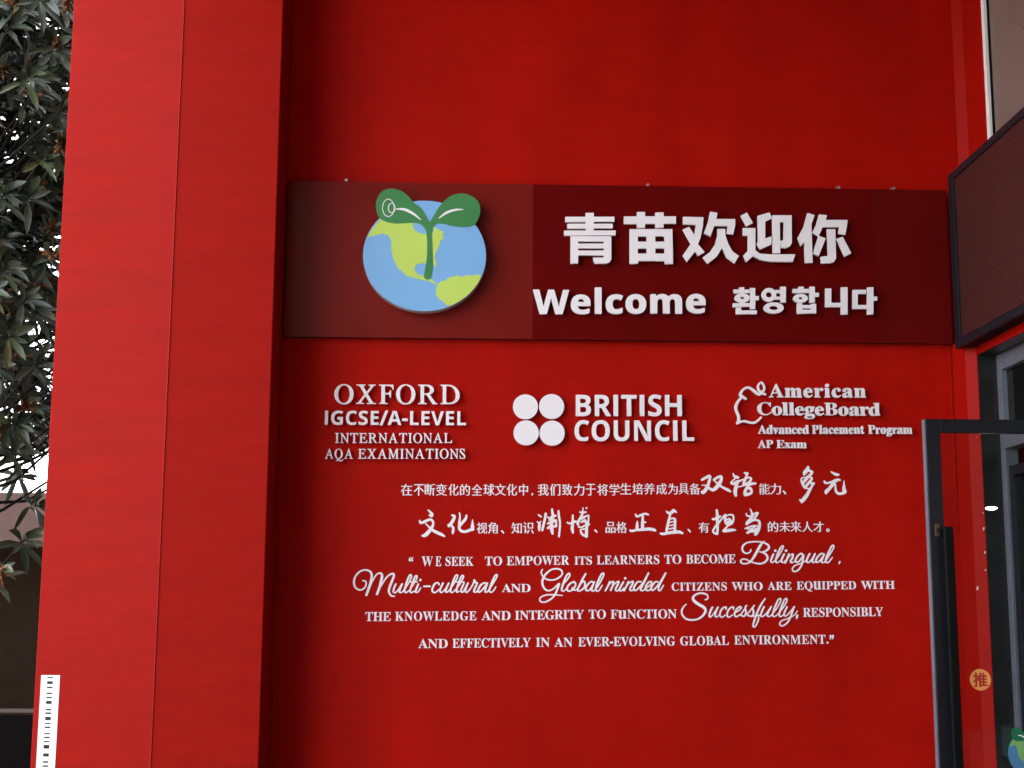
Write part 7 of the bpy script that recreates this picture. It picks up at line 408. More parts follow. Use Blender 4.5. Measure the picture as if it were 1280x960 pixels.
    [('type',[(43,-0.5809,1.4996,0.11,0.11),(57,-0.5364,1.4998,0.11,0.11),(40,-0.4815,1.5001,0.11,0.11)]),('type',[(42,-0.4115,1.5023,0.1,0.11),(51,-0.358,1.5029,0.1,0.11),(44,-0.3062,1.5035,0.1,0.11),(39,-0.2512,1.5041,0.1,0.11),(49,-0.1871,1.5048,0.1,0.11),(40,-0.1424,1.5053,0.1,0.11),(55,-0.096,1.5058,0.1,0.11),(60,-0.044,1.5064,0.1,0.11),(40,0.0093,1.507,0.1,0.11)]),('type',[(50,0.0822,1.5086,0.12,0.11),(51,0.1329,1.5088,0.12,0.11),(55,0.1903,1.5091,0.12,0.11)]),('type',[(48,0.2701,1.5114,0.11,0.11),(51,0.2977,1.5119,0.11,0.11),(43,0.35,1.5129,0.11,0.11),(40,0.3947,1.5138,0.11,0.11),(60,0.4415,1.5147,0.11,0.11),(47,0.4952,1.5158,0.11,0.11),(48,0.5452,1.5167,0.11,0.11),(43,0.5728,1.5173,0.11,0.11),(61,0.6176,1.5182,0.11,0.11)]),('type',[(43,0.6919,1.5192,0.11,0.11),(44,0.7367,1.5194,0.11,0.11)]),('type',[(62,0.8168,1.5198,0.11,0.11),(59,0.86,1.5204,0.14,0.15),(51,0.9122,1.521,0.11,0.11),(53,0.9651,1.5217,0.11,0.11),(43,1.0152,1.5223,0.11,0.11),(48,1.0605,1.5229,0.11,0.11),(44,1.0885,1.5232,0.11,0.11),(51,1.1447,1.5239,0.11,0.11)]),('brush',[[[6673,8359,-49,-7,-48,-15,-50,-23,-34,-21,-33,-33,-14,-19,-9,-17,-4,-11,-5,-23,1,-25,7,-26,14,-28,25,-34,27,-27,26,-20,29,-18,82,-49,80,-43,19,-12,19,-19,12,-17,7,-14,3,-11,0,-20,-4,-14,-18,-42,-19,-29,-16,-20,-42,-40,-25,-19,-45,-27,-22,-10,-29,-10,-46,-10,-35,-5,-84,-1,-42,4,-30,5,-20,6,-27,11,-27,17,-17,14,-22,21,-14,17,-11,17,-13,27,-7,24,-4,27,1,42,3,16,9,25,19,38,25,37,62,63,2,8,-3,7,-5,5,-4,1,-10,-1,-70,-57,-14,-15,-17,-22,-23,-36,-17,-32,-9,-32,-3,-28,2,-35,7,-34,10,-28,15,-30,22,-31,31,-31,23,-19,25,-16,33,-15,37,-11,40,-8,52,-4,43,1,53,4,45,8,43,11,33,13,39,20,32,20,36,26,21,18,33,32,30,36,23,34,17,42,6,25,0,16,-3,19,-7,23,-14,27,-17,23,-16,17,-27,21,-28,17,-62,31,-81,49,-40,27,-18,15,-26,27,-14,20,-6,13,-1,11,3,14,15,26,15,16,31,22,46,21,39,12,42,6,43,0,40,-6,51,-15,32,-18,9,-10,6,-12,4,-20,0,-17,-9,-21,-13,-14,-7,-3,-27,-6,-21,-6,-3,-4,-3,-8,1,-9,5,-6,13,-5,49,7,20,10,14,13,12,16,6,11,8,28,0,17,-3,22,-7,21,-10,17,-13,15,-12,9,-20,12,-31,12,-31,10,-35,7,-23,3],[8963,8213,-17,-5,-21,-12,-16,-17,-22,-32,-43,-83,-62,-135,-36,-96,-17,-64,-37,-41,-15,-15,-15,-9,-14,-1,-16,3,-12,7,0,9,13,38,30,67,73,130,2,6,-1,11,-7,9,-9,3,-13,-2,-8,-5,-98,-138,-30,-37,-27,-30,-53,-52,-23,-16,-19,-7,-13,1,-7,4,-3,5,5,6,4,7,0,6,-4,8,0,4,35,84,62,129,0,7,-3,7,-9,9,-13,3,-11,-4,-7,-6,-65,-120,-22,-54,-13,-34,-5,-22,-5,-2,-43,-3,-18,-3,-10,0,23,56,22,48,82,152,46,75,83,117,2,13,-3,7,-6,6,-10,3,-7,-2,-8,-5,-89,-107,-39,-56,-34,-59,-47,-88,-39,-82,-38,-88,-44,-7,19,38,10,31,-1,37,-19,68,-3,14,0,14,5,19,14,31,15,23,2,5,-4,12,-8,6,-11,0,-18,-9,-5,-5,-18,-32,-175,-213,7,28,1,28,-9,41,-14,51,-1,24,5,11,29,50,2,9,-3,8,-6,6,-4,2,-10,0,-9,-6,-7,0,-6,-3,-8,-8,-24,-42,-6,-19,-4,-21,-43,-63,-70,-93,-9,-1,-6,-3,-71,-42,-29,-13,-10,1,-8,8,-8,16,-5,29,5,24,3,3,70,35,19,11,25,19,50,48,13,19,7,16,-2,17,-6,11,-14,12,-14,7,-13,3,-13,1,-21,-5,-25,-14,-16,-12,-38,-37,-24,-29,-27,-40,-17,-31,-7,-19,-7,-25,0,-24,7,-30,9,-21,11,-16,16,-14,22,-9,18,0,19,6,22,12,58,39,9,-4,13,1,4,-11,7,-8,17,-5,35,-13,21,-4,9,0,14,3,21,13,14,15,13,18,13,24,3,-9,6,-6,5,-1,8,0,10,6,128,157,19,-73,1,-18,-9,-33,-18,-32,-14,-15,-6,-3,-9,0,-14,3,-40,13,-13,3,-11,0,-11,-5,-6,-7,-2,-15,4,-9,9,-7,22,-5,37,-12,24,-4,31,0,72,13,5,-1,-52,-155,-15,-56,-5,-32,2,-24,6,-18,9,-12,9,-7,8,-4,10,-3,16,0,12,3,16,10,25,28,36,56,29,58,20,58,11,49,1,27,-3,14,-8,22,1,7,25,4,9,-17,12,-13,15,-7,22,-4,23,3,20,8,26,18,24,21,46,44,0,-4,-4,-21,-1,-16,6,-20,7,-9,12,-9,15,-7,16,-3,25,0,18,5,12,5,10,7,33,32,5,-17,7,-11,16,-13,23,-7,21,0,15,3,27,11,18,12,53,47,1,-25,8,-20,13,-16,22,-10,9,-2,22,1,17,4,21,12,32,27,3,-1,3,-6,11,-11,10,-6,20,-6,14,0,13,3,13,6,37,27,42,39,71,74,-34,-97,-24,-61,-102,-43,-102,-32,-29,-13,-28,-20,-16,-17,-12,-17,-14,-30,-4,-14,0,-17,6,-20,11,-19,18,-18,24,-13,15,-3,13,0,30,8,41,19,31,18,34,25,27,27,20,23,29,40,31,53,24,47,79,45,28,21,20,19,29,37,42,67,0,7,-2,6,-5,3,-8,0,-4,-3,-45,-63,-29,-36,-35,-27,-23,-14,-25,-12,3,11,87,231,8,14,0,9,-3,6,-5,5,-9,3,-17,-3,-12,-8,-12,-25,-53,-65,-39,-46,-42,-44,-32,-32,-31,-28,-25,-15,-13,0,-7,6,-3,6,2,18,11,30,26,61,56,115,-1,15,-6,7,-14,6,-9,-2,-7,-4,-7,-8,-59,-108,-11,-22,-20,-53,-8,-34,-42,-36,-16,-10,-12,-2,-13,3,-6,5,-3,4,-1,10,3,26,9,31,14,39,63,77,57,80,53,84,19,37,11,27,5,21,1,23,-7,21,-9,11,-11,7,-12,3,-18,0,-12,-4,-12,-5,-20,-18,-13,-18,-15,-28,-37,-78,-62,-142,-20,-50,-24,-69,-31,-34,-36,-35,-25,-18,-12,-6,-19,-5,-13,2,-8,4,-5,11,0,15,5,26,7,19,56,67,31,39,33,47,60,95,29,52,10,25,10,35,1,30,-3,13,-6,12,-11,11,-13,5],[8963,8171,10,0,4,-11,-2,-26,-13,-35,-24,-46,-30,-50,-48,-72,-39,-53,4,14,35,83,66,146,22,39,9,8],[9142,8172,7,1,4,-2,3,-12,-2,-17,-8,-24,-17,-33,-25,-42,-38,-57,-32,-44,80,194,14,25,5,6],[7594,7969,-19,-5,-30,-11,-20,-12,-15,-11,-26,-25,-21,-26,-18,-28,-14,-27,-11,-34,-5,-26,-1,-15,0,-39,7,-26,12,-20,15,-15,16,-9,12,-3,15,0,12,4,17,8,82,60,3,5,2,8,-4,10,-10,5,-9,-2,-72,-49,-21,-10,-8,0,-8,5,-9,15,-4,17,1,34,4,27,14,42,12,23,15,23,21,25,16,17,17,11,20,10,20,6,2,-2,0,-5,-5,-24,0,-12,6,-14,9,-5,11,-2,14,7,6,8,2,6,-1,45,-6,21,-5,7,-15,8],[7395,7966,-37,-7,-32,-13,-23,-15,-29,-28,-32,-43,-20,-37,-12,-41,-5,-28,-1,-20,-10,-3,-47,-49,-9,-4,-13,3,-7,8,-2,9,2,17,11,51,17,54,17,38,36,76,1,7,-4,9,-7,7,-8,3,-12,-2,-10,-8,-99,-153,-22,-32,-25,-31,-17,-19,-32,-30,-13,-5,-3,5,-1,6,1,26,10,34,17,47,16,40,41,73,11,23,0,7,-3,7,-9,9,-9,3,-7,0,-7,-3,-9,-9,-48,-75,-10,-20,-15,-35,-20,-58,-9,-46,1,-25,7,-21,6,-10,10,-10,17,-7,17,0,20,8,13,10,30,29,55,66,-4,-30,0,-29,1,-10,10,-21,13,-12,12,-6,24,-5,13,2,17,7,19,16,28,34,8,-18,12,-18,12,-12,19,-11,17,-5,16,0,19,7,13,7,79,58,5,10,-2,9,-7,7,-6,2,-9,-2,-75,-52,-16,-7,-10,0,-15,10,-11,20,-3,17,0,12,5,33,13,41,15,30,27,39,26,27,28,15,24,8,2,-2,-9,-33,2,-11,4,-8,9,-5,11,-2,13,6,5,6,4,9,0,17,3,17,0,17,-1,7,-5,9,-7,7,-10,4],[7802,7934,13,1,11,-5,0,-3,-6,-9,-10,-11,-23,-22,-29,-24,-37,-23,-10,-4,16,26,29,35,28,27],[7942,7858,2,1,1,-2,8,-33,4,-34,-3,-18,-8,-23,-15,-28,-9,-10,-8,-2,-50,18,-16,2],[8318,7693,2,0,1,-1,0,-7,5,-24,1,-12,-2,-14,-9,-37,-19,-52,-21,-47,-36,-62,-22,-28,-5,-3,-7,0,-6,7,-2,13,10,41,79,219,4,3],[9206,7624,5,0,-7,-14,-39,-61,-30,-35,-32,-29,-41,-26,-26,-13,-22,-7,-11,0,-6,1,-12,8,-8,8,-8,14,-2,7,2,13,5,13,9,15,8,12,17,15,28,16,99,34]]]),('type',[(54,1.8813,1.5371,0.12,0.12)]),('type',[(47,1.924,1.5358,0.1,0.11),(40,1.9707,1.5365,0.1,0.11),(41,2.0144,1.5372,0.1,0.11),(46,2.053,1.5378,0.1,0.11),(44,2.0943,1.5384,0.1,0.11),(51,2.1461,1.5392,0.1,0.11),(41,2.1949,1.54,0.1,0.11),(48,2.2335,1.5406,0.1,0.11),(52,2.2593,1.541,0.1,0.11),(49,2.303,1.5416,0.1,0.11),(61,2.3451,1.5423,0.1,0.11)])],
    [('type',[(50,-0.275,1.3502,0.12,0.11),(51,-0.2237,1.3504,0.12,0.11),(55,-0.1657,1.3507,0.12,0.11)]),('type',[(40,-0.0846,1.3529,0.1,0.11),(62,-0.0417,1.3535,0.1,0.11),(62,-0.0024,1.3541,0.1,0.11),(40,0.0369,1.3547,0.1,0.11),(53,0.0798,1.3553,0.1,0.11),(43,0.1253,1.356,0.1,0.11),(48,0.1665,1.3566,0.1,0.11),(63,0.1918,1.357,0.1,0.11),(40,0.2334,1.3576,0.1,0.11),(49,0.2764,1.3583,0.1,0.11),(61,0.3178,1.3589,0.1,0.11)]),('type',[(48,0.3898,1.3606,0.11,0.11),(51,0.4174,1.3607,0.11,0.11)]),('type',[(50,0.4983,1.3611,0.11,0.11),(51,0.5473,1.3613,0.11,0.11)]),('type',[(40,0.6312,1.3636,0.1,0.11),(63,0.6758,1.3642,0.1,0.11),(40,0.719,1.3648,0.1,0.11),(47,0.7636,1.3655,0.1,0.11),(64,0.8114,1.3662,0.1,0.11),(40,0.8332,1.3665,0.1,0.11),(63,0.8778,1.3672,0.1,0.11),(44,0.921,1.3678,0.1,0.11),(49,0.974,1.3686,0.1,0.11),(63,1.017,1.3692,0.1,0.11),(48,1.0602,1.3698,0.1,0.11),(51,1.0866,1.3702,0.1,0.11),(60,1.1364,1.3709,0.1,0.11)]),('type',[(60,1.213,1.3718,0.1,0.11),(49,1.265,1.3725,0.1,0.11),(44,1.3085,1.3732,0.1,0.11),(52,1.3621,1.3739,0.1,0.11),(50,1.4074,1.3746,0.1,0.11),(49,1.452,1.3753,0.1,0.11)]),('type',[(40,1.524,1.3779,0.1,0.11),(51,1.5697,1.3785,0.1,0.11),(63,1.6209,1.3792,0.1,0.11),(48,1.6652,1.3798,0.1,0.11),(47,1.6922,1.3802,0.1,0.11),(44,1.7412,1.3808,0.1,0.11),(51,1.7956,1.3816,0.1,0.11),(45,1.8467,1.3822,0.1,0.11),(40,1.9124,1.3831,0.1,0.11),(51,1.9581,1.3837,0.1,0.11),(43,2.0093,1.3844,0.1,0.11)]),('type',[(65,2.0538,1.3874,0.09,0.09)]),('brush',[[[10398,7173,-10,-4,-9,-7,-5,-7,-2,-11,2,-10,7,-15,8,-26,-3,-7,-19,-26,-2,-5,2,-7,6,-4,7,2,24,18,13,12,7,11,4,16,3,32,0,14,-2,7,-5,7,-7,6,-11,4],[10467,7173,-13,-5,-7,-6,-4,-7,-3,-9,1,-9,8,-18,8,-26,-5,-10,-19,-27,1,-7,4,-3,3,-2,8,3,24,18,11,10,8,12,5,17,2,29,0,16,-2,7,-5,8,-8,6,-11,3]]])],
]
EXAM = [
    [(66,-0.7912,2.7417,0.24,0.24),(67,-0.6645,2.7426,0.24,0.24),(68,-0.534,2.7435,0.24,0.24),(66,-0.4337,2.7442,0.24,0.24),(69,-0.307,2.7451,0.24,0.24),(70,-0.1779,2.746,0.24,0.24)],
    [(71,-0.8456,2.6178,0.17,0.17),(72,-0.8046,2.618,0.17,0.17),(73,-0.7199,2.6185,0.17,0.17),(74,-0.6452,2.6189,0.17,0.17),(75,-0.5807,2.6193,0.17,0.17),(76,-0.5152,2.6197,0.17,0.17),(77,-0.4716,2.6199,0.17,0.17),(78,-0.3908,2.6204,0.17,0.17),(79,-0.3532,2.6206,0.17,0.17),(75,-0.2871,2.621,0.17,0.17),(80,-0.2215,2.6213,0.17,0.17),(75,-0.1453,2.6218,0.17,0.17),(79,-0.0798,2.6221,0.17,0.17)],
    [(81,-0.7769,2.5134,0.11,0.12),(82,-0.7471,2.5137,0.11,0.12),(83,-0.6897,2.5142,0.11,0.12),(84,-0.6382,2.5147,0.11,0.12),(69,-0.5855,2.5151,0.11,0.12),(82,-0.5268,2.5156,0.11,0.12),(85,-0.4694,2.5161,0.11,0.12),(83,-0.4073,2.5167,0.11,0.12),(81,-0.3558,2.5171,0.11,0.12),(66,-0.326,2.5174,0.11,0.12),(82,-0.2684,2.5179,0.11,0.12),(85,-0.2111,2.5184,0.11,0.12),(86,-0.1489,2.519,0.11,0.12)],
    [(85,-0.832,2.4216,0.1,0.12),(87,-0.7768,2.4221,0.1,0.12),(85,-0.721,2.4226,0.1,0.12),(84,-0.6421,2.4232,0.11,0.12),(67,-0.5896,2.4237,0.11,0.12),(85,-0.5305,2.4242,0.11,0.12),(88,-0.4687,2.4247,0.11,0.12),(81,-0.401,2.4253,0.11,0.12),(82,-0.3713,2.4255,0.11,0.12),(85,-0.3143,2.426,0.11,0.12),(83,-0.2524,2.4265,0.11,0.12),(81,-0.2012,2.427,0.11,0.12),(66,-0.1716,2.4272,0.11,0.12),(82,-0.1143,2.4277,0.11,0.12),(89,-0.0572,2.4282,0.11,0.12)],
]
COUNCIL = [
    [(90,0.6042,2.6823,0.25,0.26),(91,0.7151,2.6833,0.25,0.26),(71,0.824,2.6844,0.25,0.26),(92,0.8817,2.6849,0.25,0.26),(71,0.9774,2.6858,0.25,0.26),(74,1.0351,2.6864,0.25,0.26),(93,1.1261,2.6872,0.25,0.26)],
    [(73,0.6032,2.5367,0.23,0.25),(94,0.7029,2.5376,0.23,0.25),(95,0.8275,2.5387,0.23,0.25),(96,0.9457,2.5398,0.23,0.25),(73,1.0729,2.5409,0.23,0.25),(71,1.1726,2.5418,0.23,0.25),(79,1.2273,2.5423,0.23,0.25)],
]
COLLEGE = [
    [(50,1.7559,2.8047,0.19,0.17),(97,1.8446,2.8055,0.19,0.17),(98,1.9552,2.8063,0.19,0.17),(99,2.0183,2.8069,0.19,0.17),(100,2.0788,2.8074,0.19,0.17),(101,2.1225,2.8077,0.19,0.17),(102,2.1841,2.8082,0.19,0.17),(103,2.2552,2.8088,0.19,0.17)],
    [(53,1.6789,2.6994,0.19,0.16),(104,1.766,2.6997,0.19,0.16),(105,1.8285,2.7,0.19,0.16),(105,1.8655,2.7001,0.19,0.16),(98,1.9025,2.7003,0.19,0.16),(106,1.9585,2.7005,0.19,0.16),(98,2.0194,2.7007,0.19,0.16),(52,2.0754,2.701,0.19,0.16),(104,2.1578,2.7013,0.19,0.16),(102,2.2204,2.7016,0.19,0.16),(99,2.2844,2.7018,0.19,0.16),(107,2.3378,2.702,0.19,0.16)],
    [(50,1.6852,2.5885,0.11,0.11),(107,1.7316,2.5889,0.11,0.11),(108,1.771,2.5892,0.11,0.11),(102,1.8035,2.5895,0.11,0.11),(103,1.84,2.5899,0.11,0.11),(101,1.8805,2.5902,0.11,0.11),(98,1.9117,2.5905,0.11,0.11),(107,1.9436,2.5908,0.11,0.11),(46,2.0002,2.5913,0.1,0.11),(105,2.0428,2.5917,0.1,0.11),(102,2.0631,2.5919,0.1,0.11),(101,2.0981,2.5922,0.1,0.11),(98,2.128,2.5924,0.1,0.11),(97,2.1587,2.5927,0.1,0.11),(98,2.2151,2.5932,0.1,0.11),(103,2.2458,2.5935,0.1,0.11),(109,2.2846,2.5939,0.1,0.11),(46,2.3321,2.5943,0.1,0.11),(99,2.3749,2.5947,0.1,0.11),(104,2.4043,2.5949,0.1,0.11),(106,2.4388,2.5952,0.1,0.11),(99,2.4723,2.5955,0.1,0.11),(102,2.5017,2.5958,0.1,0.11),(97,2.5369,2.5961,0.1,0.11)],
    [(50,1.6833,2.5046,0.1,0.1),(46,1.7286,2.505,0.1,0.1),(40,1.7901,2.5055,0.11,0.1),(110,1.8371,2.506,0.11,0.1),(102,1.871,2.5062,0.11,0.1),(97,1.9075,2.5066,0.11,0.1)],
]
WELCOME = [
    (111,0.3683,3.2756,0.32,0.3),
    (112,0.5821,3.2796,0.32,0.3),
    (113,0.7152,3.282,0.32,0.3),
    (114,0.7869,3.2833,0.32,0.3),
    (115,0.9033,3.2855,0.32,0.3),
    (116,1.0425,3.2881,0.32,0.3),
    (112,1.2598,3.2921,0.32,0.3),
]
BIG = [
    [[3381,19438,-1,-117,-2,-3,-600,-8,-2,-2,0,-147,2,-3,599,9,2,-3,0,-56,-2,-2,-541,-8,0,-140,540,7,3,-3,-1,-62,-636,-10,-2,-2,1,-145,1526,21,1,144,-2,3,-645,-9,-3,2,1,62,3,2,554,8,2,140,-556,-7,-3,3,1,56,2,2,606,8,3,3,0,149,-608,-8,-3,2,0,118],[2930,18720,-2,-826,226,4,2,243,2,3,748,9,3,-3,-1,-62,-2,-2,-312,-5,45,-177,351,3,94,45,48,89,4,695],[3157,18564,751,10,3,-2,0,-60,-3,-2,-749,-10,-3,2],[3156,18356,751,10,3,-2,0,-61,-3,-3,-749,-10,-2,3]],
    [[4904,19486,-3,-134,-385,-6,-3,-222,3,-2,382,5,2,-3,-1,-115,2,-3,236,4,2,118,3,2,298,4,3,-3,-1,-117,244,4,3,2,1,115,3,3,362,4,3,4,2,222,-364,-5,-2,3,0,113,-2,3,-245,-4,-2,-116,-2,-2,-299,-4,-2,2,0,131],[4681,18960,-9,-1047,250,3,2,2,2,76,2,3,777,10,2,-3,0,-86,245,3,0,428,-2,5,1,97,-1,5,1,98,-2,5,2,95,-2,6,1,97,-1,5,1,96,-2,5,2,98,-2,15],[4919,18746,264,4,-1,-165,-264,-3],[5439,18754,273,4,-2,-166,-273,-4],[4916,18378,264,4,-2,-158,-263,-4],[5435,18386,273,4,-2,-159,-272,-3]],
    [[7083,19527,-67,-309,-128,-348,190,-97,4,7,109,311,403,7,2,-3,0,-5,-37,-221,191,-32,5,11,61,268,4,195,-559,-7,-3,3,38,186,-6,2],[6272,19358,-3,-222,5,-2,361,-12,12,-1,3,-3,-52,-310,-154,248,-179,-82,-5,-4,228,-430,-240,-352,111,-186,11,-14,237,317,5,-1,83,-128,197,114,4,4,-195,232,73,181,75,341,6,28,2,50,19,224,-2,3,-29,1,-215,1,-5,1,-285,2,-5,2],[7289,19002,-3,-198,-70,-256,-162,-252,-212,-164,-1,-4,130,-167,12,-13,3,-2,277,226,145,246,136,-279,229,-172,8,-3,126,223,-183,135,-119,214,-84,272,-3,197]],
    [[8842,19526,-336,-103,-10,-6,-7,-760,-43,-91,90,-178,329,155,21,13,6,242,-182,-64,-6,0,0,2,12,516,172,84,32,18,-72,170],[8168,19514,-167,-90,-7,-6,155,-312,5,-6,194,100,-172,312,-4,3],[8934,19442,-2,-80,1,-6,-3,-106,2,-6,-2,-106,1,-6,-3,-106,2,-6,-2,-106,1,-5,-3,-107,2,-5,-6,-512,3,-2,215,2,2,3,1,49,-1,5,2,110,-1,5,3,109,-2,6,2,62,20,-182,3,-2,148,-5,124,62,55,92,5,286,-1,5,3,132,-1,4,3,134,-1,5,3,131,-1,6,3,131,-1,15,-3,3],[9152,19238,120,3,3,-3,-25,-550,-4,-4,-98,-24,-2,2,-1,23,5,341,-2,4,4,109,-2,5],[8049,19038,-5,-223,147,1,3,-2,-11,-467,-137,-137,76,-206,196,174,10,7,202,-105,312,-54,384,2,6,-2,154,2,5,-1,115,1,4,3,72,213,4,10,-2,2,-748,-9,-284,19,-18,2,-5,3,-121,91,-5,7,15,675]],
    [[9991,19530,-8,-20,-117,-398,-170,-315,-18,-35,82,-256,102,126,5,4,3,0,0,-628,226,2,2,2,1,35,-1,5,1,48,-2,55,2,47,-2,56,1,46,-2,56,0,509,-2,5,1,150,-1,6,5,178,101,252,-6,4],[10330,19488,-91,-317,-123,-237,181,-106,-182,-538,2,-3,7,-4,156,-71,6,10,224,534,-10,5,-196,72,128,267,3,2,494,12,-41,-206,210,-34,2,3,4,16,59,289,15,136,0,8,-2,3,-646,-9,-2,4,38,136,0,7],[10556,19036,-2,-30,2,-44,-1,-34,3,-82,-2,-36,3,-43,-1,-35,2,-82,4,-422,-4,-4,-184,-24,-34,-8,0,-8,20,-178,2,-9,2,-1,247,3,122,37,65,112,3,890,-3,2],[11017,18810,-173,-54,-10,-4,-3,-4,225,-527,4,-9,2,0,193,100,3,4,-233,483,-5,9]],
]
KOREAN = [
    [[7903,17242,-3,-66,-161,-4,-1,-105,463,6,2,105,-153,-1,-2,3,0,64],[8220,17227,-12,-482,-8,25,-2,2,-144,-4,-2,2,0,16,2,4,44,14,41,20,21,16,14,14,18,23,10,24,4,29,-6,32,-8,16,-10,14,-18,20,-20,14,-36,19,-28,10,-30,7,-37,4,-51,0,-28,-4,-40,-10,-29,-10,-31,-16,-22,-16,-14,-12,-23,-30,-9,-20,-4,-20,0,-15,5,-24,5,-12,14,-22,21,-21,23,-16,44,-21,47,-12,-1,-19,-47,-4,-106,-1,-5,-1,-54,-2,-3,-112,500,21,3,-3,-1,-76,153,3,8,271,2,2,106,2,4,118,-2,2,-108,0,4,242],[7974,16957,30,-1,26,-8,14,-12,3,-11,-2,-9,-5,-6,-8,-8,-30,-11,-13,-2,-24,1,-27,10,-9,6,-6,9,-2,11,4,8,9,8,12,8],[7798,16632,-5,-195,2,-3,607,8,3,2,3,106,-3,2,-455,-4,-3,2,1,84]],
    [[9126,17276,-4,-98,-2,-4,-160,-1,-2,-3,-2,-20,-34,36,-28,20,-48,20,-45,8,-37,0,-26,-4,-36,-11,-32,-15,-29,-22,-31,-31,-24,-35,-14,-35,-8,-35,-1,-42,5,-30,10,-28,9,-21,23,-33,18,-19,17,-13,39,-22,28,-10,24,-6,32,-2,30,2,22,4,34,10,30,14,19,14,17,12,30,33,1,-19,3,-3,160,1,0,-90,157,2,13,477],[8768,17110,20,0,12,-2,20,-6,12,-8,23,-23,7,-14,4,-21,-2,-27,-14,-28,-16,-17,-12,-8,-33,-11,-27,0,-10,2,-15,5,-17,10,-18,19,-8,15,-6,21,4,27,10,25,6,9,11,10,17,11,16,7],[8988,17081,131,2,-3,-107,-132,-2,7,34,1,44],[8872,16802,-61,-10,-34,-9,-51,-19,-49,-29,-29,-26,-14,-17,-14,-26,-6,-19,-1,-33,5,-18,13,-26,15,-18,24,-22,33,-22,25,-11,36,-13,32,-8,71,-10,75,0,70,12,28,7,39,15,33,15,27,17,19,16,21,22,11,17,10,25,5,22,-1,22,-7,22,-10,20,-19,24,-23,19,-24,15,-27,14,-30,12,-35,10,-76,11],[8887,16693,45,1,15,-1,29,-5,25,-8,22,-13,13,-13,5,-12,-3,-19,-14,-17,-22,-14,-24,-8,-36,-8,-16,-2,-54,2,-36,6,-26,10,-20,14,-12,16,-2,15,6,15,22,18,20,9,30,9]],
    [[9663,17282,-3,-66,-174,-3,-2,-119,491,6,3,119,-168,-2,-2,3,0,64],[9988,17286,-14,-475,2,-3,152,2,2,2,5,174,121,4,4,110,-2,2,-119,0,4,186],[9686,17068,-52,-10,-40,-14,-28,-14,-16,-11,-31,-29,-18,-34,-4,-17,-1,-17,6,-22,8,-18,7,-12,21,-20,23,-17,27,-13,40,-14,52,-8,54,0,54,10,42,14,42,25,30,27,16,27,6,17,3,24,-7,28,-6,14,-9,14,-19,19,-26,18,-24,12,-40,13,-54,8],[9696,16969,31,1,19,-5,12,-7,9,-10,4,-9,0,-9,-4,-10,-16,-14,-26,-10,-29,0,-28,10,-14,16,-2,7,3,14,15,16],[9605,16781,-8,-306,563,7,8,290,-147,-1,-3,-3,-1,-32,-2,-3,-254,-3,-3,2,2,48,-2,4],[9756,16633,256,4,2,-3,0,-41,-3,-3,-254,-2,-3,2]],
    [[10925,17279,-16,-467,-3,-3,-290,-3,12,431,-170,-2,-17,-549,2,-3,461,5,-6,-225,188,1,4,3,26,813,-2,2]],
    [[11705,17288,-19,-532,-3,-3,-280,-3,-3,2,12,336,250,4,5,120,-400,-5,-20,-569,3,-2,429,5,3,-3,-6,-167,178,2,3,3,14,409,3,3,110,2,4,117,-2,3,-110,-1,10,282]],
]
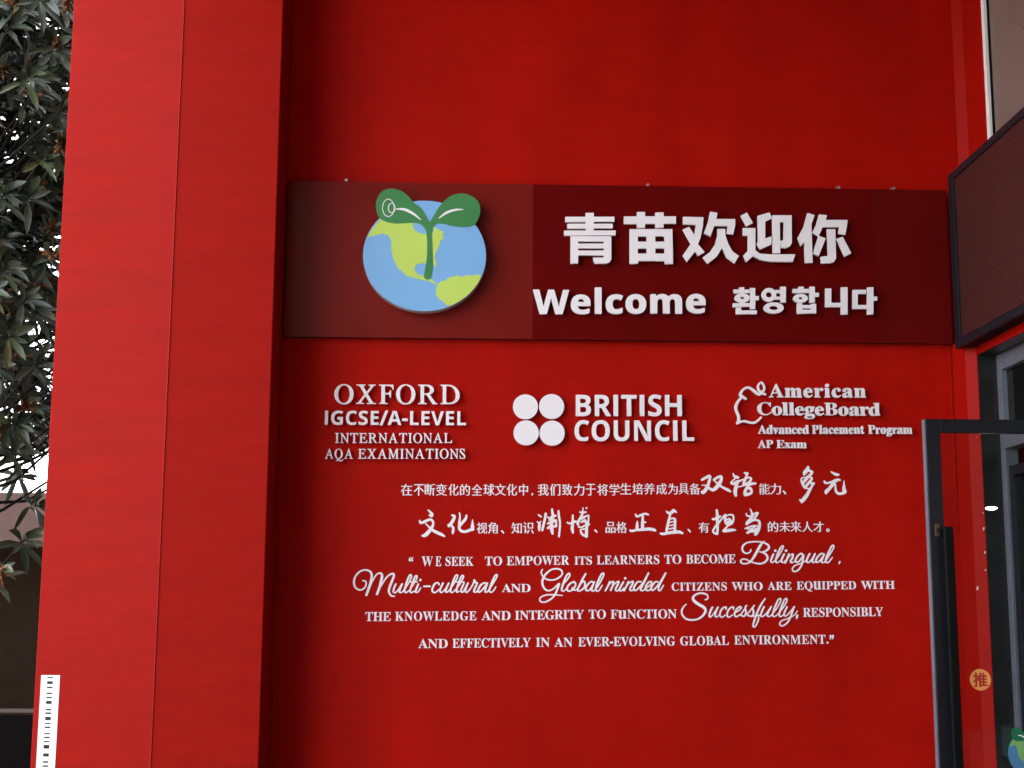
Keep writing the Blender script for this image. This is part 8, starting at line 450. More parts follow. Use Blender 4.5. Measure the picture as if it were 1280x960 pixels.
EMBLEM = {
    'disc': [[-1448,19676,-86,-6,-68,-8,-76,-12,-112,-22,-84,-22,-94,-30,-69,-24,-95,-40,-129,-64,-68,-40,-77,-49,-74,-53,-57,-44,-69,-59,-58,-56,-82,-87,-30,-36,-63,-82,-57,-84,-38,-64,-42,-78,-32,-68,-33,-81,-30,-86,-21,-76,-22,-95,-12,-72,-10,-84,-4,-78,0,-32,-1,-4,4,-139,9,-79,14,-93,14,-61,22,-82,19,-61,29,-77,36,-84,36,-73,57,-98,45,-67,44,-62,46,-56,43,-50,69,-72,57,-54,70,-59,72,-55,81,-55,54,-33,73,-42,72,-36,88,-40,80,-31,98,-33,75,-21,91,-21,106,-19,85,-11,89,-8,58,-1,5,-1,182,4,100,10,78,10,70,13,95,22,94,26,113,39,68,28,70,32,86,42,60,36,78,48,74,52,63,48,74,63,47,45,82,85,50,61,44,56,46,65,43,67,34,60,46,92,33,75,27,73,25,78,18,66,12,60,16,95,8,69,6,101,-2,132,-6,65,-9,68,-17,95,-22,85,-26,84,-25,71,-27,65,-34,72,-53,96,-41,65,-40,57,-57,75,-72,83,-80,81,-74,65,-79,64,-70,50,-66,42,-72,42,-71,37,-115,53,-77,30,-89,30,-94,26,-71,16,-77,15,-86,13,-89,9,-71,4]],
    'sprout': [[-2386,20027,-28,-4,-45,-9,-61,-20,-62,-31,-32,-21,-40,-37,-36,-44,-32,-49,-26,-55,-20,-57,-17,-68,-11,-71,-2,-54,5,-77,10,-61,17,-65,28,-76,24,-46,28,-40,26,-28,28,-23,29,-19,51,-25,70,-27,44,-13,102,-21,58,-8,72,-6,90,1,112,11,90,4,177,14,70,2,59,-5,60,-11,36,-14,24,-12,20,-12,26,-21,44,-49,49,-64,13,-19,12,-28,13,-49,11,-74,10,-107,4,-97,2,-6,1,-46,2,-6,1,-79,2,-5,-1,-214,-5,-116,-6,-76,-18,-156,-30,-192,-21,-107,-3,-39,3,-18,5,-14,6,-12,14,-16,19,-14,20,-10,39,-10,21,0,28,8,17,10,21,25,11,24,8,27,10,50,12,84,14,125,5,77,3,56,-1,44,1,6,-3,152,-2,5,-1,41,-2,6,-8,190,-23,269,-4,181,3,86,8,52,8,31,18,39,13,20,24,25,28,21,21,12,33,13,49,9,52,1,59,-6,59,-13,105,-31,82,-18,147,-22,114,-11,128,0,86,8,37,6,67,15,26,7,45,18,21,13,34,30,18,23,29,48,25,51,23,55,21,63,13,51,7,36,6,59,0,77,-5,41,-9,55,-17,59,-10,24,-27,45,-24,29,-34,35,-49,40,-53,36,-54,30,-49,20,-57,18,-61,14,-50,9,-34,3,-53,-1,-49,-6,-75,-15,-61,-16,-40,-15,-65,-33,-74,-52,-44,-38,-48,-45,-77,-83,-71,-94,-76,-115,-176,-317,-11,-16,-15,-16,-9,-6,-11,0,-16,13,-7,10,-35,72,-110,201,-21,32,-30,38,-57,61,-54,47,-64,34,-43,32,-33,34,-30,36,-120,146,-64,64,-51,38,-61,38,-59,29,-61,23,-60,18,-68,13,-48,5]],
    'north': [[-2521,19228,-103,-96,-189,-217,-133,-207,-69,-166,207,66,213,57,169,-49,90,-132,28,-391,58,-218,56,-78,28,-61,30,-56,28,-48,44,-63,6,-3,7,2,5,6,2,4,-18,43,2,1,102,-115,66,-87,246,-68,260,-64,168,-19,18,-9,176,-97,7,0,64,17,1,2,-6,4,-139,90,-72,52,-20,10,-197,89,-148,33,-96,119,-5,83,55,88,144,46,12,0,117,-16,211,3,4,-5,41,-106,3,-2,32,2,15,152,-53,154,48,172,84,178,32,153,104,69,-63,86,69,110,-158,42,-107,87,-41,21,-2,-1,-2,-9,-30,-188,-231,-33,-14,-1,-163,40,-8,4,-125,93,-44,94,19,113,0,12,-24,215,-2,4]],
    'south': [[278,17477,-214,-31,-24,0,-155,10,-81,-36,-95,-10,-17,0,-103,29,-210,-59,-127,-98,-108,-24,-102,-86,-41,-156,-6,-148,103,-142,120,-72,18,-42,6,-8,102,-73,8,-1,100,22,20,8,136,72,86,54,64,45,84,66,59,51,49,46,74,76,62,76,73,98,61,96,46,84,13,30,9,108,0,14]],
    'veinl': [[-2040,19442,-55,-6,-75,-11,-39,-3,-5,-3,-4,-9,2,-7,4,-4,22,-6,116,-11,68,-12,34,-8,57,-20,101,-47,120,-66,79,-51,125,-87,10,-1,9,7,0,9,-3,5,-138,139,-47,38,-84,56,-71,40,-40,21,-48,19,-26,8,-40,8,-36,3]],
    'veinr': [[-434,19444,-56,-8,-101,-24,-73,-25,-48,-21,-34,-18,-40,-27,-52,-45,-114,-113,-2,-5,0,-9,6,-7,10,0,126,86,76,45,61,31,79,32,66,24,92,26,54,9,126,14,16,4,5,7,1,6,-4,6,-6,4,-138,9]],
    'rings': [[-2448,19715,-18,-3,-24,-10,-26,-16,-7,-6,-25,-28,-12,-15,-10,-19,-16,-35,-6,-14,-5,-21,-7,-30,-2,-14,-1,-4,0,-8,-1,-5,0,-12,-2,-5,2,-62,1,-6,1,-10,1,-5,0,-7,2,-5,0,-5,4,-20,9,-30,7,-19,17,-36,6,-9,10,-16,15,-18,16,-16,9,-8,13,-9,19,-10,18,-7,17,-3,33,1,24,5,8,4,20,11,10,6,25,24,21,28,11,19,17,38,16,17,6,10,12,18,8,20,6,22,2,16,1,5,0,11,2,4,-1,25,-2,5,0,10,-2,6,0,6,-4,14,-8,24,-9,17,-7,11,-6,8,-14,14,-6,18,-12,25,-19,31,-13,18,-20,19,-10,7,-16,11,-20,11,-25,6,-7,0,-4,2],[-2450,19692,2,1,25,1,17,-4,14,-5,13,-7,10,-6,9,-7,24,-24,14,-20,17,-31,-1,-2,-1,0,-15,4,-27,0,-15,-4,-20,-10,-8,-7,-20,-22,-10,-16,-10,-21,-6,-20,-4,-16,1,-6,-2,-4,1,-11,-2,-5,0,-26,2,-6,0,-10,6,-26,6,-15,10,-23,5,-8,11,-16,14,-12,18,-14,7,-2,15,-6,10,-2,20,0,12,4,2,0,-4,-11,-16,-27,-14,-18,-16,-14,-16,-12,-13,-6,-21,-8,-10,0,-6,-2,-10,0,-5,2,-7,0,-14,3,-26,11,-18,14,-22,21,-12,15,-11,20,-11,20,-10,26,-8,22,-9,45,0,11,-2,4,0,23,-2,5,-1,16,2,5,0,22,1,5,0,10,1,4,0,8,4,18,5,22,7,26,18,40,12,20,14,18,10,12,10,8,12,8,20,12,10,3],[-2338,19570,11,2,5,-2,7,0,13,-5,9,-5,7,-23,1,-7,3,-10,2,-14,2,-6,0,-6,2,-6,0,-12,2,-5,1,-55,-1,-6,0,-12,-2,-5,-2,-17,-6,-31,-9,-28,-6,-4,-17,-6,-21,0,-9,2,-8,3,-12,7,-15,13,-14,20,-11,20,-9,32,0,4,-1,6,-1,16,-2,4,0,6,1,5,0,15,2,6,2,16,8,26,6,14,12,18,12,12,7,6,9,6,8,4],[-2260,19518,2,0,4,-8,10,-26,4,-19,0,-14,2,-5,0,-13,-2,-5,0,-12,-2,-5,1,-5,-3,-16,-10,-28,-6,-7,1,9,5,24,0,9,1,5,0,14,1,6,0,44,-2,6,0,15,-2,5,0,7,-2,5]],
}
ACORN = [[8537,14482,-19,-5,-22,-13,-34,-35,-15,-20,-12,-22,-11,-29,-6,-29,-1,-35,9,-42,17,-36,15,-23,12,-17,28,-27,-14,-11,-9,0,-10,7,-141,109,-78,52,-18,10,-26,10,-16,4,-32,3,-33,-2,-36,-7,-32,-13,-19,-10,-34,-25,-32,-30,-32,-38,-24,-36,-9,-17,-11,-29,-6,-39,4,-22,6,-17,9,-13,19,-17,0,-2,-66,-65,-22,-24,-24,-35,-35,-63,-15,-35,-13,-39,-6,-33,0,-45,11,-51,24,-72,36,-76,10,-46,0,-84,-2,-16,-14,-30,-20,-34,-6,-16,0,-11,3,-11,12,-14,10,-5,10,-2,13,2,22,9,63,32,25,7,51,9,55,-2,113,-30,53,-8,62,-3,38,6,24,7,30,14,36,22,28,20,44,42,64,70,4,11,0,8,-6,15,-16,10,-18,-3,-78,-74,-63,-50,-39,-22,-14,-5,-26,-6,-41,0,-52,6,-113,31,-50,7,-26,0,-45,-6,-55,-14,-1,7,4,21,1,38,-4,46,-7,37,-13,43,-36,77,-17,64,-6,39,2,42,12,43,17,44,22,41,30,43,74,83,2,0,72,-46,15,-5,8,1,14,4,8,8,8,12,2,18,-3,10,-9,12,-89,67,-34,21,-7,7,0,14,7,22,12,25,13,21,19,24,28,30,20,16,18,11,24,8,18,4,40,1,21,-5,17,-9,76,-59,92,-78,52,-36,34,-15,26,-1,27,7,21,13,28,23,42,-20,54,-13,13,2,13,9,5,9,2,10,-5,15,-7,7,-11,6,-36,13,-24,13,40,55,10,21,8,22,3,40,-7,32,-9,31,-26,57,-27,39,-14,12,-16,11,-12,3],[8536,14429,6,1,11,-10,16,-26,23,-48,12,-37,4,-17,-2,-18,-12,-22,-50,-52,-8,4,-24,25,-16,22,-15,27,-7,24,3,31,9,29,11,21,15,21]]
DOTS = [(0.326, 2.7331, 0.0729), (0.4784, 2.7365, 0.073), (0.3303, 2.5808, 0.0729), (0.4813, 2.5803, 0.073)]

GL = [unpack(v, 0.001) for v in GLYPHS]
def shape_of(g):
    k, x, z, sx, sz = g
    return [[(x + a * sx, z + b * sz) for a, b in q] for q in GL[k]]

# ------------------------------------------------------------------ materials
RED = (0.365, 0.0046, 0.0016)
M_wall = mat('red_wall_paint', RED, rough=0.6, spec=0.06, var=0.13, scale=2.2, bump=0.25, bscale=16, stretch=(1.0, 1.0, 0.4))
M_pillar = mat('red_pillar_paint', (0.300, 0.0066, 0.0034), rough=0.5, spec=0.06, var=0.05, scale=2.0, bump=0.10, bscale=9, stretch=(0.6, 0.6, 5.0))
def streaks(m, scale, amount, stretch):
    nt = m.node_tree
    b = nt.nodes['Principled BSDF']
    src = b.inputs['Base Color'].links[0].from_socket
    tc = nt.nodes.new('ShaderNodeTexCoord')
    mp = nt.nodes.new('ShaderNodeMapping')
    mp.inputs['Scale'].default_value = stretch
    n = nt.nodes.new('ShaderNodeTexNoise')
    n.inputs['Scale'].default_value = scale
    n.inputs['Detail'].default_value = 6
    mr = nt.nodes.new('ShaderNodeMapRange')
    mr.inputs['From Min'].default_value = 0.3
    mr.inputs['From Max'].default_value = 0.7
    mr.inputs['To Min'].default_value = 1 - amount
    mr.inputs['To Max'].default_value = 1 + amount
    mx = nt.nodes.new('ShaderNodeMix')
    mx.data_type = 'RGBA'
    mx.blend_type = 'MULTIPLY'
    mx.inputs[0].default_value = 1.0
    nt.links.new(tc.outputs['Object'], mp.inputs[0])
    nt.links.new(mp.outputs[0], n.inputs['Vector'])
    nt.links.new(n.outputs['Fac'], mr.inputs['Value'])
    nt.links.new(src, mx.inputs[6])
    nt.links.new(mr.outputs[0], mx.inputs[7])
    nt.links.new(mx.outputs[2], b.inputs['Base Color'])
streaks(M_pillar, 14, 0.07, (0.25, 0.25, 2.2))
streaks(M_pillar, 60, 0.05, (1.0, 1.0, 0.15))
streaks(M_wall, 9, 0.06, (0.3, 1.0, 2.0))
streaks(M_wall, 45, 0.04, (1.0, 1.0, 0.12))
M_highlight_chip = mat('red_highlight_chip', (0.36, 0.014, 0.009), rough=0.4, spec=0.15, var=0.05)  # lighter red: painted highlight on the pillar fold, also wall paint chips
M_return = mat('red_gloss_paint', (0.30, 0.0048, 0.0020), rough=0.42, spec=0.05, var=0.06, scale=3.0, bump=0.08, bscale=14)
M_board_a = mat('board_film_light', (0.165, 0.0095, 0.0065), rough=0.22, spec=0.15, var=0.06, scale=2.5)
M_board_b = mat('board_film_dark', (0.110, 0.0018, 0.0015), rough=0.5, spec=0.04, var=0.06, scale=2.5)
M_board_c = mat('board_film_mid', (0.107, 0.0030, 0.0022), rough=0.5, spec=0.05, var=0.06, scale=2.5)
M_board_core = mat('board_core', (0.06, 0.004, 0.004), rough=0.6, spec=0.3, var=0.1)
M_white = mat('white_acrylic', (0.86, 0.83, 0.835), rough=0.4, spec=0.4, var=0.02, scale=4)
M_vinyl = mat('white_vinyl', (0.85, 0.82, 0.82), rough=0.5, spec=0.3, var=0.04, scale=30)
M_blue = mat('print_blue', (0.19, 0.43, 0.72), rough=0.4, spec=0.4, var=0.03, scale=5)
M_lime = mat('print_lime', (0.50, 0.68, 0.12), rough=0.4, spec=0.4, var=0.03, scale=5)
M_green = mat('print_green', (0.045, 0.22, 0.065), rough=0.4, spec=0.4, var=0.04, scale=5)
M_rim = mat('emblem_rim', (0.55, 0.48, 0.48), rough=0.5, spec=0.4, var=0.05)
M_frame = mat('black_aluminium', (0.0065, 0.0080, 0.0115), rough=0.42, spec=0.22, var=0.15, scale=8)
M_frame_edge = mat('grey_aluminium', (0.10, 0.11, 0.13), rough=0.4, spec=0.5, var=0.1, scale=8)
M_black = mat('black_rubber', (0.004, 0.004, 0.004), rough=0.6, spec=0.08, var=0.1)
M_reveal = mat('dark_reveal', (0.010, 0.010, 0.010), rough=0.3, spec=0.5, var=0.2)
M_trimwhite = mat('white_trim', (0.75, 0.72, 0.70), rough=0.5, spec=0.4, var=0.05)
M_upper = mat('grey_brown_panel', (0.15, 0.115, 0.095), rough=0.28, spec=0.5, var=0.12, scale=1.4)
M_glass = glass_mat('clear_glass', (0.90, 0.93, 0.92), 0.04)
M_dglass = glass_mat('tinted_glass', (0.35, 0.38, 0.38), 0.07)
M_hall = mat('hall_wall', (0.10, 0.095, 0.085), rough=0.7, spec=0.3, var=0.1)
M_pave = mat('paving', (0.17, 0.165, 0.155), rough=0.8, spec=0.3, var=0.2, scale=1.2, bump=0.3, bscale=40)
M_pink = mat('pink_beam_paint', (0.082, 0.050, 0.044), rough=0.8, spec=0.05, var=0.06)
M_shade_brown = mat('shaded_opening', (0.016, 0.0098, 0.006), rough=0.85, spec=0.02, var=0.12)  # dark brown stands in for the shadow inside the open ground floor
M_granite = mat('dark_granite', (0.006, 0.005, 0.0045), rough=0.9, spec=0.02, var=0.4, scale=50)
M_coping = mat('brown_coping', (0.022, 0.014, 0.010), rough=0.9, spec=0.02, var=0.2)
M_bark = mat('bark', (0.024, 0.021, 0.017), rough=0.9, spec=0.1, var=0.3, scale=20, bump=0.5, bscale=30)
M_bud = mat('brown_bud', (0.19, 0.078, 0.030), rough=0.8, spec=0.2, var=0.35, scale=40)
M_stblue_shaded = mat('sticker_blue_shaded', (0.055, 0.17, 0.30), rough=0.45, spec=0.3, var=0.05)  # emblem blue, lime and green darkened: shade at the door put into the colour
M_stlime_shaded = mat('sticker_lime_shaded', (0.15, 0.33, 0.10), rough=0.45, spec=0.3, var=0.05)
M_stgreen_shaded = mat('sticker_green_shaded', (0.010, 0.12, 0.055), rough=0.45, spec=0.3, var=0.05)
M_paper = mat('white_sticker', (0.82, 0.82, 0.84), rough=0.45, spec=0.4, var=0.02)
M_ink = mat('black_ink', (0.012, 0.012, 0.018), rough=0.6, spec=0.3, var=0.1)
M_orange = mat('orange_sticker', (0.72, 0.31, 0.08), rough=0.45, spec=0.4, var=0.04)
M_redink = mat('red_ink', (0.38, 0.012, 0.012), rough=0.5, spec=0.3, var=0.05)
M_steel = mat('zinc_screw', (0.45, 0.42, 0.40), rough=0.35, spec=0.5, metal=0.7, var=0.1)
M_brass = mat('tarnished_lock', (0.09, 0.06, 0.035), rough=0.4, spec=0.5, metal=0.6, var=0.2)

# LED screen face: rows of small red-brown slats with dark gaps
M_led = bpy.data.materials.new('screen_mesh')
M_led.use_nodes = True
_nt = M_led.node_tree
_b = _nt.nodes['Principled BSDF']
_b.inputs['Roughness'].default_value = 0.55
_b.inputs['Specular IOR Level'].default_value = 0.10
_tc = _nt.nodes.new('ShaderNodeTexCoord')
_br = _nt.nodes.new('ShaderNodeTexBrick')
_br.offset = 0.5
_br.inputs['Color1'].default_value = (0.130, 0.027, 0.022, 1)
_br.inputs['Color2'].default_value = (0.095, 0.019, 0.016, 1)
_br.inputs['Mortar'].default_value = (0.010, 0.006, 0.006, 1)
_br.inputs['Scale'].default_value = 1.0
_br.inputs['Brick Width'].default_value = 0.030
_br.inputs['Row Height'].default_value = 0.016
_br.inputs['Mortar Size'].default_value = 0.0042
_sx = _nt.nodes.new('ShaderNodeSeparateXYZ')
_cx = _nt.nodes.new('ShaderNodeCombineXYZ')
_nt.links.new(_tc.outputs['Object'], _sx.inputs[0])
_nt.links.new(_sx.outputs['Y'], _cx.inputs['X'])
_nt.links.new(_sx.outputs['Z'], _cx.inputs['Y'])
_nt.links.new(_cx.outputs[0], _br.inputs['Vector'])
_nt.links.new(_br.outputs['Color'], _b.inputs['Base Color'])

# leaves: two sides and leaf-to-leaf variation
M_leaf = bpy.data.materials.new('leaf')
M_leaf.use_nodes = True
_nt = M_leaf.node_tree
_b = _nt.nodes['Principled BSDF']
_b.inputs['Roughness'].default_value = 0.38
_b.inputs['Specular IOR Level'].default_value = 0.5
_at = _nt.nodes.new('ShaderNodeAttribute')
_at.attribute_name = 'tint'
_cr = _nt.nodes.new('ShaderNodeValToRGB')
_e = _cr.color_ramp.elements
_e[0].position = 0.0
_e[0].color = (0.006, 0.017, 0.007, 1)
_e[1].position = 1.0
_e[1].color = (0.080, 0.055, 0.016, 1)
for pos, c in ((0.35, (0.026, 0.038, 0.018, 1)), (0.62, (0.070, 0.080, 0.050, 1)), (0.85, (0.055, 0.080, 0.020, 1))):
    el = _e.new(pos)
    el.color = c
_nt.links.new(_at.outputs['Fac'], _cr.inputs[0])
_nt.links.new(_cr.outputs[0], _b.inputs['Base Color'])

# ------------------------------------------------------------------ ground
bm = bmesh.new()
bmesh.ops.create_grid(bm, x_segments=8, y_segments=8, size=150)
tag(obj('pavement', bm, M_pave), 'grey paved forecourt in front of the red entrance', None, None, 'structure')

# ------------------------------------------------------------------ the red sign wall
TOP = 6.3
w = thing('red_wall', (0.9, 0, 0), 'tall red painted wall that carries the dark sign board and the white lettering', 'wall')
obj('wall_panel', box(-1.5, 0.0, 0.0, 2.945, 0.3, TOP), M_wall, w)
obj('corner_trim', box(2.837, -0.012, 2.02, 2.851, -0.0015, 3.128, 0.002), M_return, w)

# ------------------------------------------------------------------ the red pillar, its left face folded back a little
p = thing('red_pillar', (-1.66, -0.2, 0), 'tall red clad pillar with a vertical fold, in front of the wall by the tree', 'pillar')
bm = bmesh.new()
add_prism(bm, [(-1.6595, -0.43), (-1.0955, -0.43), (-1.0955, -0.002), (-1.6595, -0.002)], 0, TOP, 0.006, (1,))
obj('front_panel', bm, M_pillar, p, False)
bm = bmesh.new()
add_prism(bm, [(-1.6605, -0.4325), (-1.6605, 0.30), (-2.321, 0.30), (-2.321, -0.325)], 0, TOP, 0.003)
obj('side_panel', bm, M_pillar, p, False)
obj('fold_highlight', box(-1.6645, -0.4355, 0, -1.6592, -0.4330, TOP, 0.0012), M_highlight_chip, p)  # added strip whose lighter red paints the highlight along the fold

# ------------------------------------------------------------------ entrance building on the right
b = thing('entrance_building', (3.2, -3.0, 0), 'entrance front at right with red jambs, dark door frame and grey upper window band', 'building')
# red jamb beside the sign wall: flat return, then a facet turned towards the courtyard
bm = bmesh.new()
add_prism(bm, [(2.8525, -0.0015), (2.8525, -0.227), (2.902, -0.278), (3.30, -0.278), (3.30, -0.0015)], 0, 3.13, 0.003)
obj('jamb', bm, M_return, b)
# upper red return with a facet, above the screen
bm = bmesh.new()
add_prism(bm, [(2.9455, 0.29), (2.9455, 0.002), (2.998, -0.051), (2.998, -0.368), (3.30, -0.368), (3.30, 0.29)], 3.135, TOP, 0.003)
obj('upper_jamb', bm, M_return, b)
obj('leak_backing', box(2.4, 0.302, 0.0, 9.2, 0.5, TOP), M_hall, b)  # unseen backing added to stop sky light leaking through the corner
obj('upper_trim', box(2.992, -0.410, 3.135, 3.32, -0.371, TOP, 0.003), M_trimwhite, b)
obj('upper_gasket', box(3.010, -0.424, 3.135, 3.32, -0.412, TOP), M_black, b)
obj('upper_panel', box(3.020, -14, 3.135, 3.32, -0.426, TOP), M_upper, b)
obj('added_canopy', box(-2.45, -7.4, TOP + 0.003, 4.2, 0.28, TOP + 0.5), M_return, b)  # unseen slab added to shade the sign wall from above
obj('shade_storeys', box(3.325, -14, TOP + 0.51, 12, 0.28, 14), M_return, b)  # unseen mass raised to throw shade over the forecourt
obj('shade_block', box(-1.6, 0.51, 0.0, 12, 12, 15), M_hall, b)  # unseen mass added to keep the sun off the tree
# lintel above the doors, behind the screen
bm = bmesh.new()
add_box(bm, 2.904, -14, 3.022, 3.30, -0.281, 3.128)
obj('lintel', bm, M_return, b)
obj('door_frame', None or (lambda m: (
    add_box(m, 3.012, -0.345, 0.0, 3.09, -0.282, 3.018, 0, 0.004),
    add_box(m, 3.012, -2.30, 2.925, 3.09, -0.347, 3.018, 0, 0.004),
    add_box(m, 3.010, -2.30, 2.475, 3.092, -0.347, 2.560, 0, 0.004),
    add_box(m, 2.930, -2.42, 0.0, 3.09, -2.302, 3.018, 0, 0.004), m)[-1])(bmesh.new()), M_frame_edge, b)
obj('transom_pane', box(3.045, -2.300, 2.562, 3.053, -0.347, 2.923), M_dglass, b)
tfr = obj('side_window', (lambda m: (
    add_box(m, 2.930, -5.5, 0.0, 3.01, -5.4, 3.018, 0, 0.004),
    add_box(m, 2.930, -5.398, 0.0, 3.01, -2.423, 0.10, 0, 0.004),
    add_box(m, 2.930, -5.398, 2.93, 3.01, -2.423, 3.018, 0, 0.004),
    add_box(m, 2.932, -3.58, 0.102, 3.008, -3.50, 2.928, 0, 0.004), m)[-1])(bmesh.new()), M_frame, b)
obj('side_pane', (lambda m: (add_box(m, 2.955, -5.398, 0.102, 2.965, -3.582, 2.928), add_box(m, 2.955, -3.498, 0.102, 2.965, -2.423, 2.928), m)[-1])(bmesh.new()), M_dglass, b)
obj('door_reveal', (lambda m: (
    add_box(m, 2.906, -0.2815, 0.0, 3.0105, -0.2795, 3.02),
    add_box(m, 2.908, -2.30, 3.0195, 3.30, -0.284, 3.0212), m)[-1])(bmesh.new()), M_reveal, b)
# the hall behind the glass
obj('lower_wall', box(2.904, -14, 0, 3.30, -5.502, 3.02), M_return, b)  # front lengthened out of view to block light from the right
obj('hall', (lambda m: (
    add_box(m, 3.31, -0.27, 0.002, 9.0, -0.10, 3.1),
    add_box(m, 9.0, -5.6, 0.002, 9.2, -0.10, 3.1),
    add_box(m, 3.31, -5.8, 0.002, 9.2, -5.6, 3.1),
    add_box(m, 3.325, -5.6, 3.13, 9.2, -0.10, 7.0), m)[-1])(bmesh.new()), M_hall, b)
# small white chips where paint came off the jamb corners
def chip(bm, x, y, z, s):
    vs_ = [bm.verts.new((x + random.uniform(-.3, .3) * s, y - 0.001, z + a)) for a in (-s, 0.2 * s, s)]
    vs2 = [bm.verts.new((x + 0.9 * s + random.uniform(-.3, .3) * s, y - 0.001, z + a)) for a in (-0.5 * s, 0.7 * s)]
    bm.faces.new((vs_[0], vs2[0], vs2[1], vs_[2], vs_[1]))
for (x, y, z, s) in ((2.893, -0.2735, 2.030, .010), (2.894, -0.2745, 1.897, .009), (2.893, -0.2735, 1.80, .006), (2.894, -0.2745, 2.12, .005), (2.884, -0.264, 2.55, .004), (2.856, -0.2345, 1.70, .012)):
    bm = bmesh.new()
    chip(bm, x, y - 0.0035, z, s)
    obj('paint_chip', bm, M_trimwhite, b)

for (x, z, s) in ((2.478, 2.379, .010), (2.543, 4.598, .008), (2.871, 5.09, .009)):
    bm = bmesh.new()
    chip(bm, x, -0.0005, z, s)
    obj('paint_chip', bm, M_highlight_chip, w)
# ------------------------------------------------------------------ screen above the doors
s = thing('display_screen', (2.85, -0.22, 3.6), 'long dark framed screen box with fine red brown mesh face, above the glass doors', 'screen')
X0, Y0, Y1, Z0, Z1 = 2.800, -0.222, -5.55, 3.066, 4.104
obj('housing', box(2.826, Y1 + 0.003, Z0 + 0.004, 2.992, Y0 - 0.003, Z1 - 0.004), M_black, s)
obj('frame', (lambda m: (
    add_box(m, X0, Y0 - 0.085, Z0, 2.99, Y0, Z1, 0, 0.004),
    add_box(m, X0, Y1, Z1 - 0.045, 2.824, Y0 - 0.086, Z1, 0, 0.004),
    add_box(m, X0, Y1, Z0, 2.824, Y0 - 0.086, Z0 + 0.045, 0, 0.004), m)[-1])(bmesh.new()), M_frame, s)
obj('screen_face', box(2.812, Y1 + 0.01, Z0 + 0.046, 2.825, Y0 - 0.087, Z1 - 0.046), M_led, s)

# ------------------------------------------------------------------ glass doors: one leaf built, the other copied
def globe_sticker(cx, cz, y, k, parent, side):
    """Small copy of the sprout-and-globe emblem with shade in its colours, facing -Y (side 0) or -X (side 1)."""
    ex, ez = 0.0, 0.0
    base = branch('emblem_sticker', parent)
    ref = EMBLEM_CENTRE
    def conv(polys):
        return [[(cx + (x - ref[0]) * k * 0.9, cz + (z - ref[1]) * k) for x, z in q] for q in polys]
    for nm, key, m, d in (('ocean', 'disc', M_stblue_shaded, 0.0), ('continent', 'north', M_stlime_shaded, 0.0006), ('continent', 'south', M_stlime_shaded, 0.0006), ('sprout', 'sprout', M_stgreen_shaded, 0.0012), ('leaf_vein', 'veinl', M_white, 0.0018), ('leaf_vein', 'veinr', M_white, 0.0018)):
        me = plate_mesh(conv(EMB[key]), y - d, 0.0005)
        if side:
            me.transform(Matrix(((0, 1, 0, 0), (-1, 0, 0, 0), (0, 0, 1, 0), (0, 0, 0, 1))))
        o = bpy.data.objects.new(nm, me)
        COL.objects.link(o)
        me.materials.append(m)
        o.parent = base
    return base

EMB = {k: unpack(v, 0.0002) for k, v in EMBLEM.items()}
EMBLEM_CENTRE = (sum(x for x, z in EMB['disc'][0]) / len(EMB['disc'][0]), sum(z for x, z in EMB['disc'][0]) / len(EMB['disc'][0]))

W, H, T = 0.915, 2.365, 0.042
def door_part(name, boxes, m, parent, bevel=0.003):
    bm = bmesh.new()
    for q in boxes: add_box(bm, *q, 0, bevel)
    bmesh.ops.recalc_face_normals(bm, faces=bm.faces)
    me = bpy.data.meshes.new(name)
    bm.to_mesh(me)
    bm.free()
    o = bpy.data.objects.new(name, me)
    COL.objects.link(o)
    me.materials.append(m)
    o.parent = parent
    return o
door = thing('glass_door', (2.861, -2.25, 0.012), 'open glass door leaf in a black frame, standing out in front of the red wall, with round stickers', 'door', 'leaves of the double glass door')
SW = 0.062
door_part('frame', [(-W, 0, 0, -W + SW, T, H), (-SW, 0, 0, 0, T, H), (-W + SW + .001, 0, H - 0.058, -SW - .001, T, H), (-W + SW + .001, 0, 0, -SW - .001, T, 0.11)], M_frame, door)
door_part('edge_strip', [(-W - 0.0035, 0.004, 0.002, -W - 0.0005, T - 0.002, H - 0.002)], M_frame_edge, door, 0)
door_part('pane', [(-W + SW - 0.004, 0.016, 0.10, -SW + 0.004, 0.024, H - 0.05)], M_glass, door, 0)
hd = door_part('handle', [(-W + SW - 0.014, -0.040, 0.45, -W + SW + 0.026, -0.018, 1.905)], M_black, door, 0.006)
door_part('handle_mount', [(-W + SW - 0.008, -0.0185, 0.62, -W + SW - 0.001, -0.0005, 0.66), (-W + SW - 0.008, -0.0185, 1.72, -W + SW - 0.001, -0.0005, 1.76)], M_black, door, 0.001)
lk = door_part('lock', [(-W + 0.020, -0.008, 1.865, -W + 0.040, -0.0005, 1.918)], M_brass, door, 0.002)
door_part('keyhole', [(-W + 0.027, -0.0100, 1.884, -W + 0.033, -0.0085, 1.898)], M_black, lk, 0)

closed = door.copy()
COL.objects.link(closed)
closed['label'] = 'closed glass door leaf set back in the dark doorway beside the red jamb'
for ch in list(door.children):
    c = ch.copy()
    COL.objects.link(c)
    c.parent = closed
    for g in ch.children:
        d = g.copy()
        COL.objects.link(d)
        d.parent = c
closed.location = (3.070, -0.350, 0.012)
closed.rotation_euler = (0, 0, R(90))
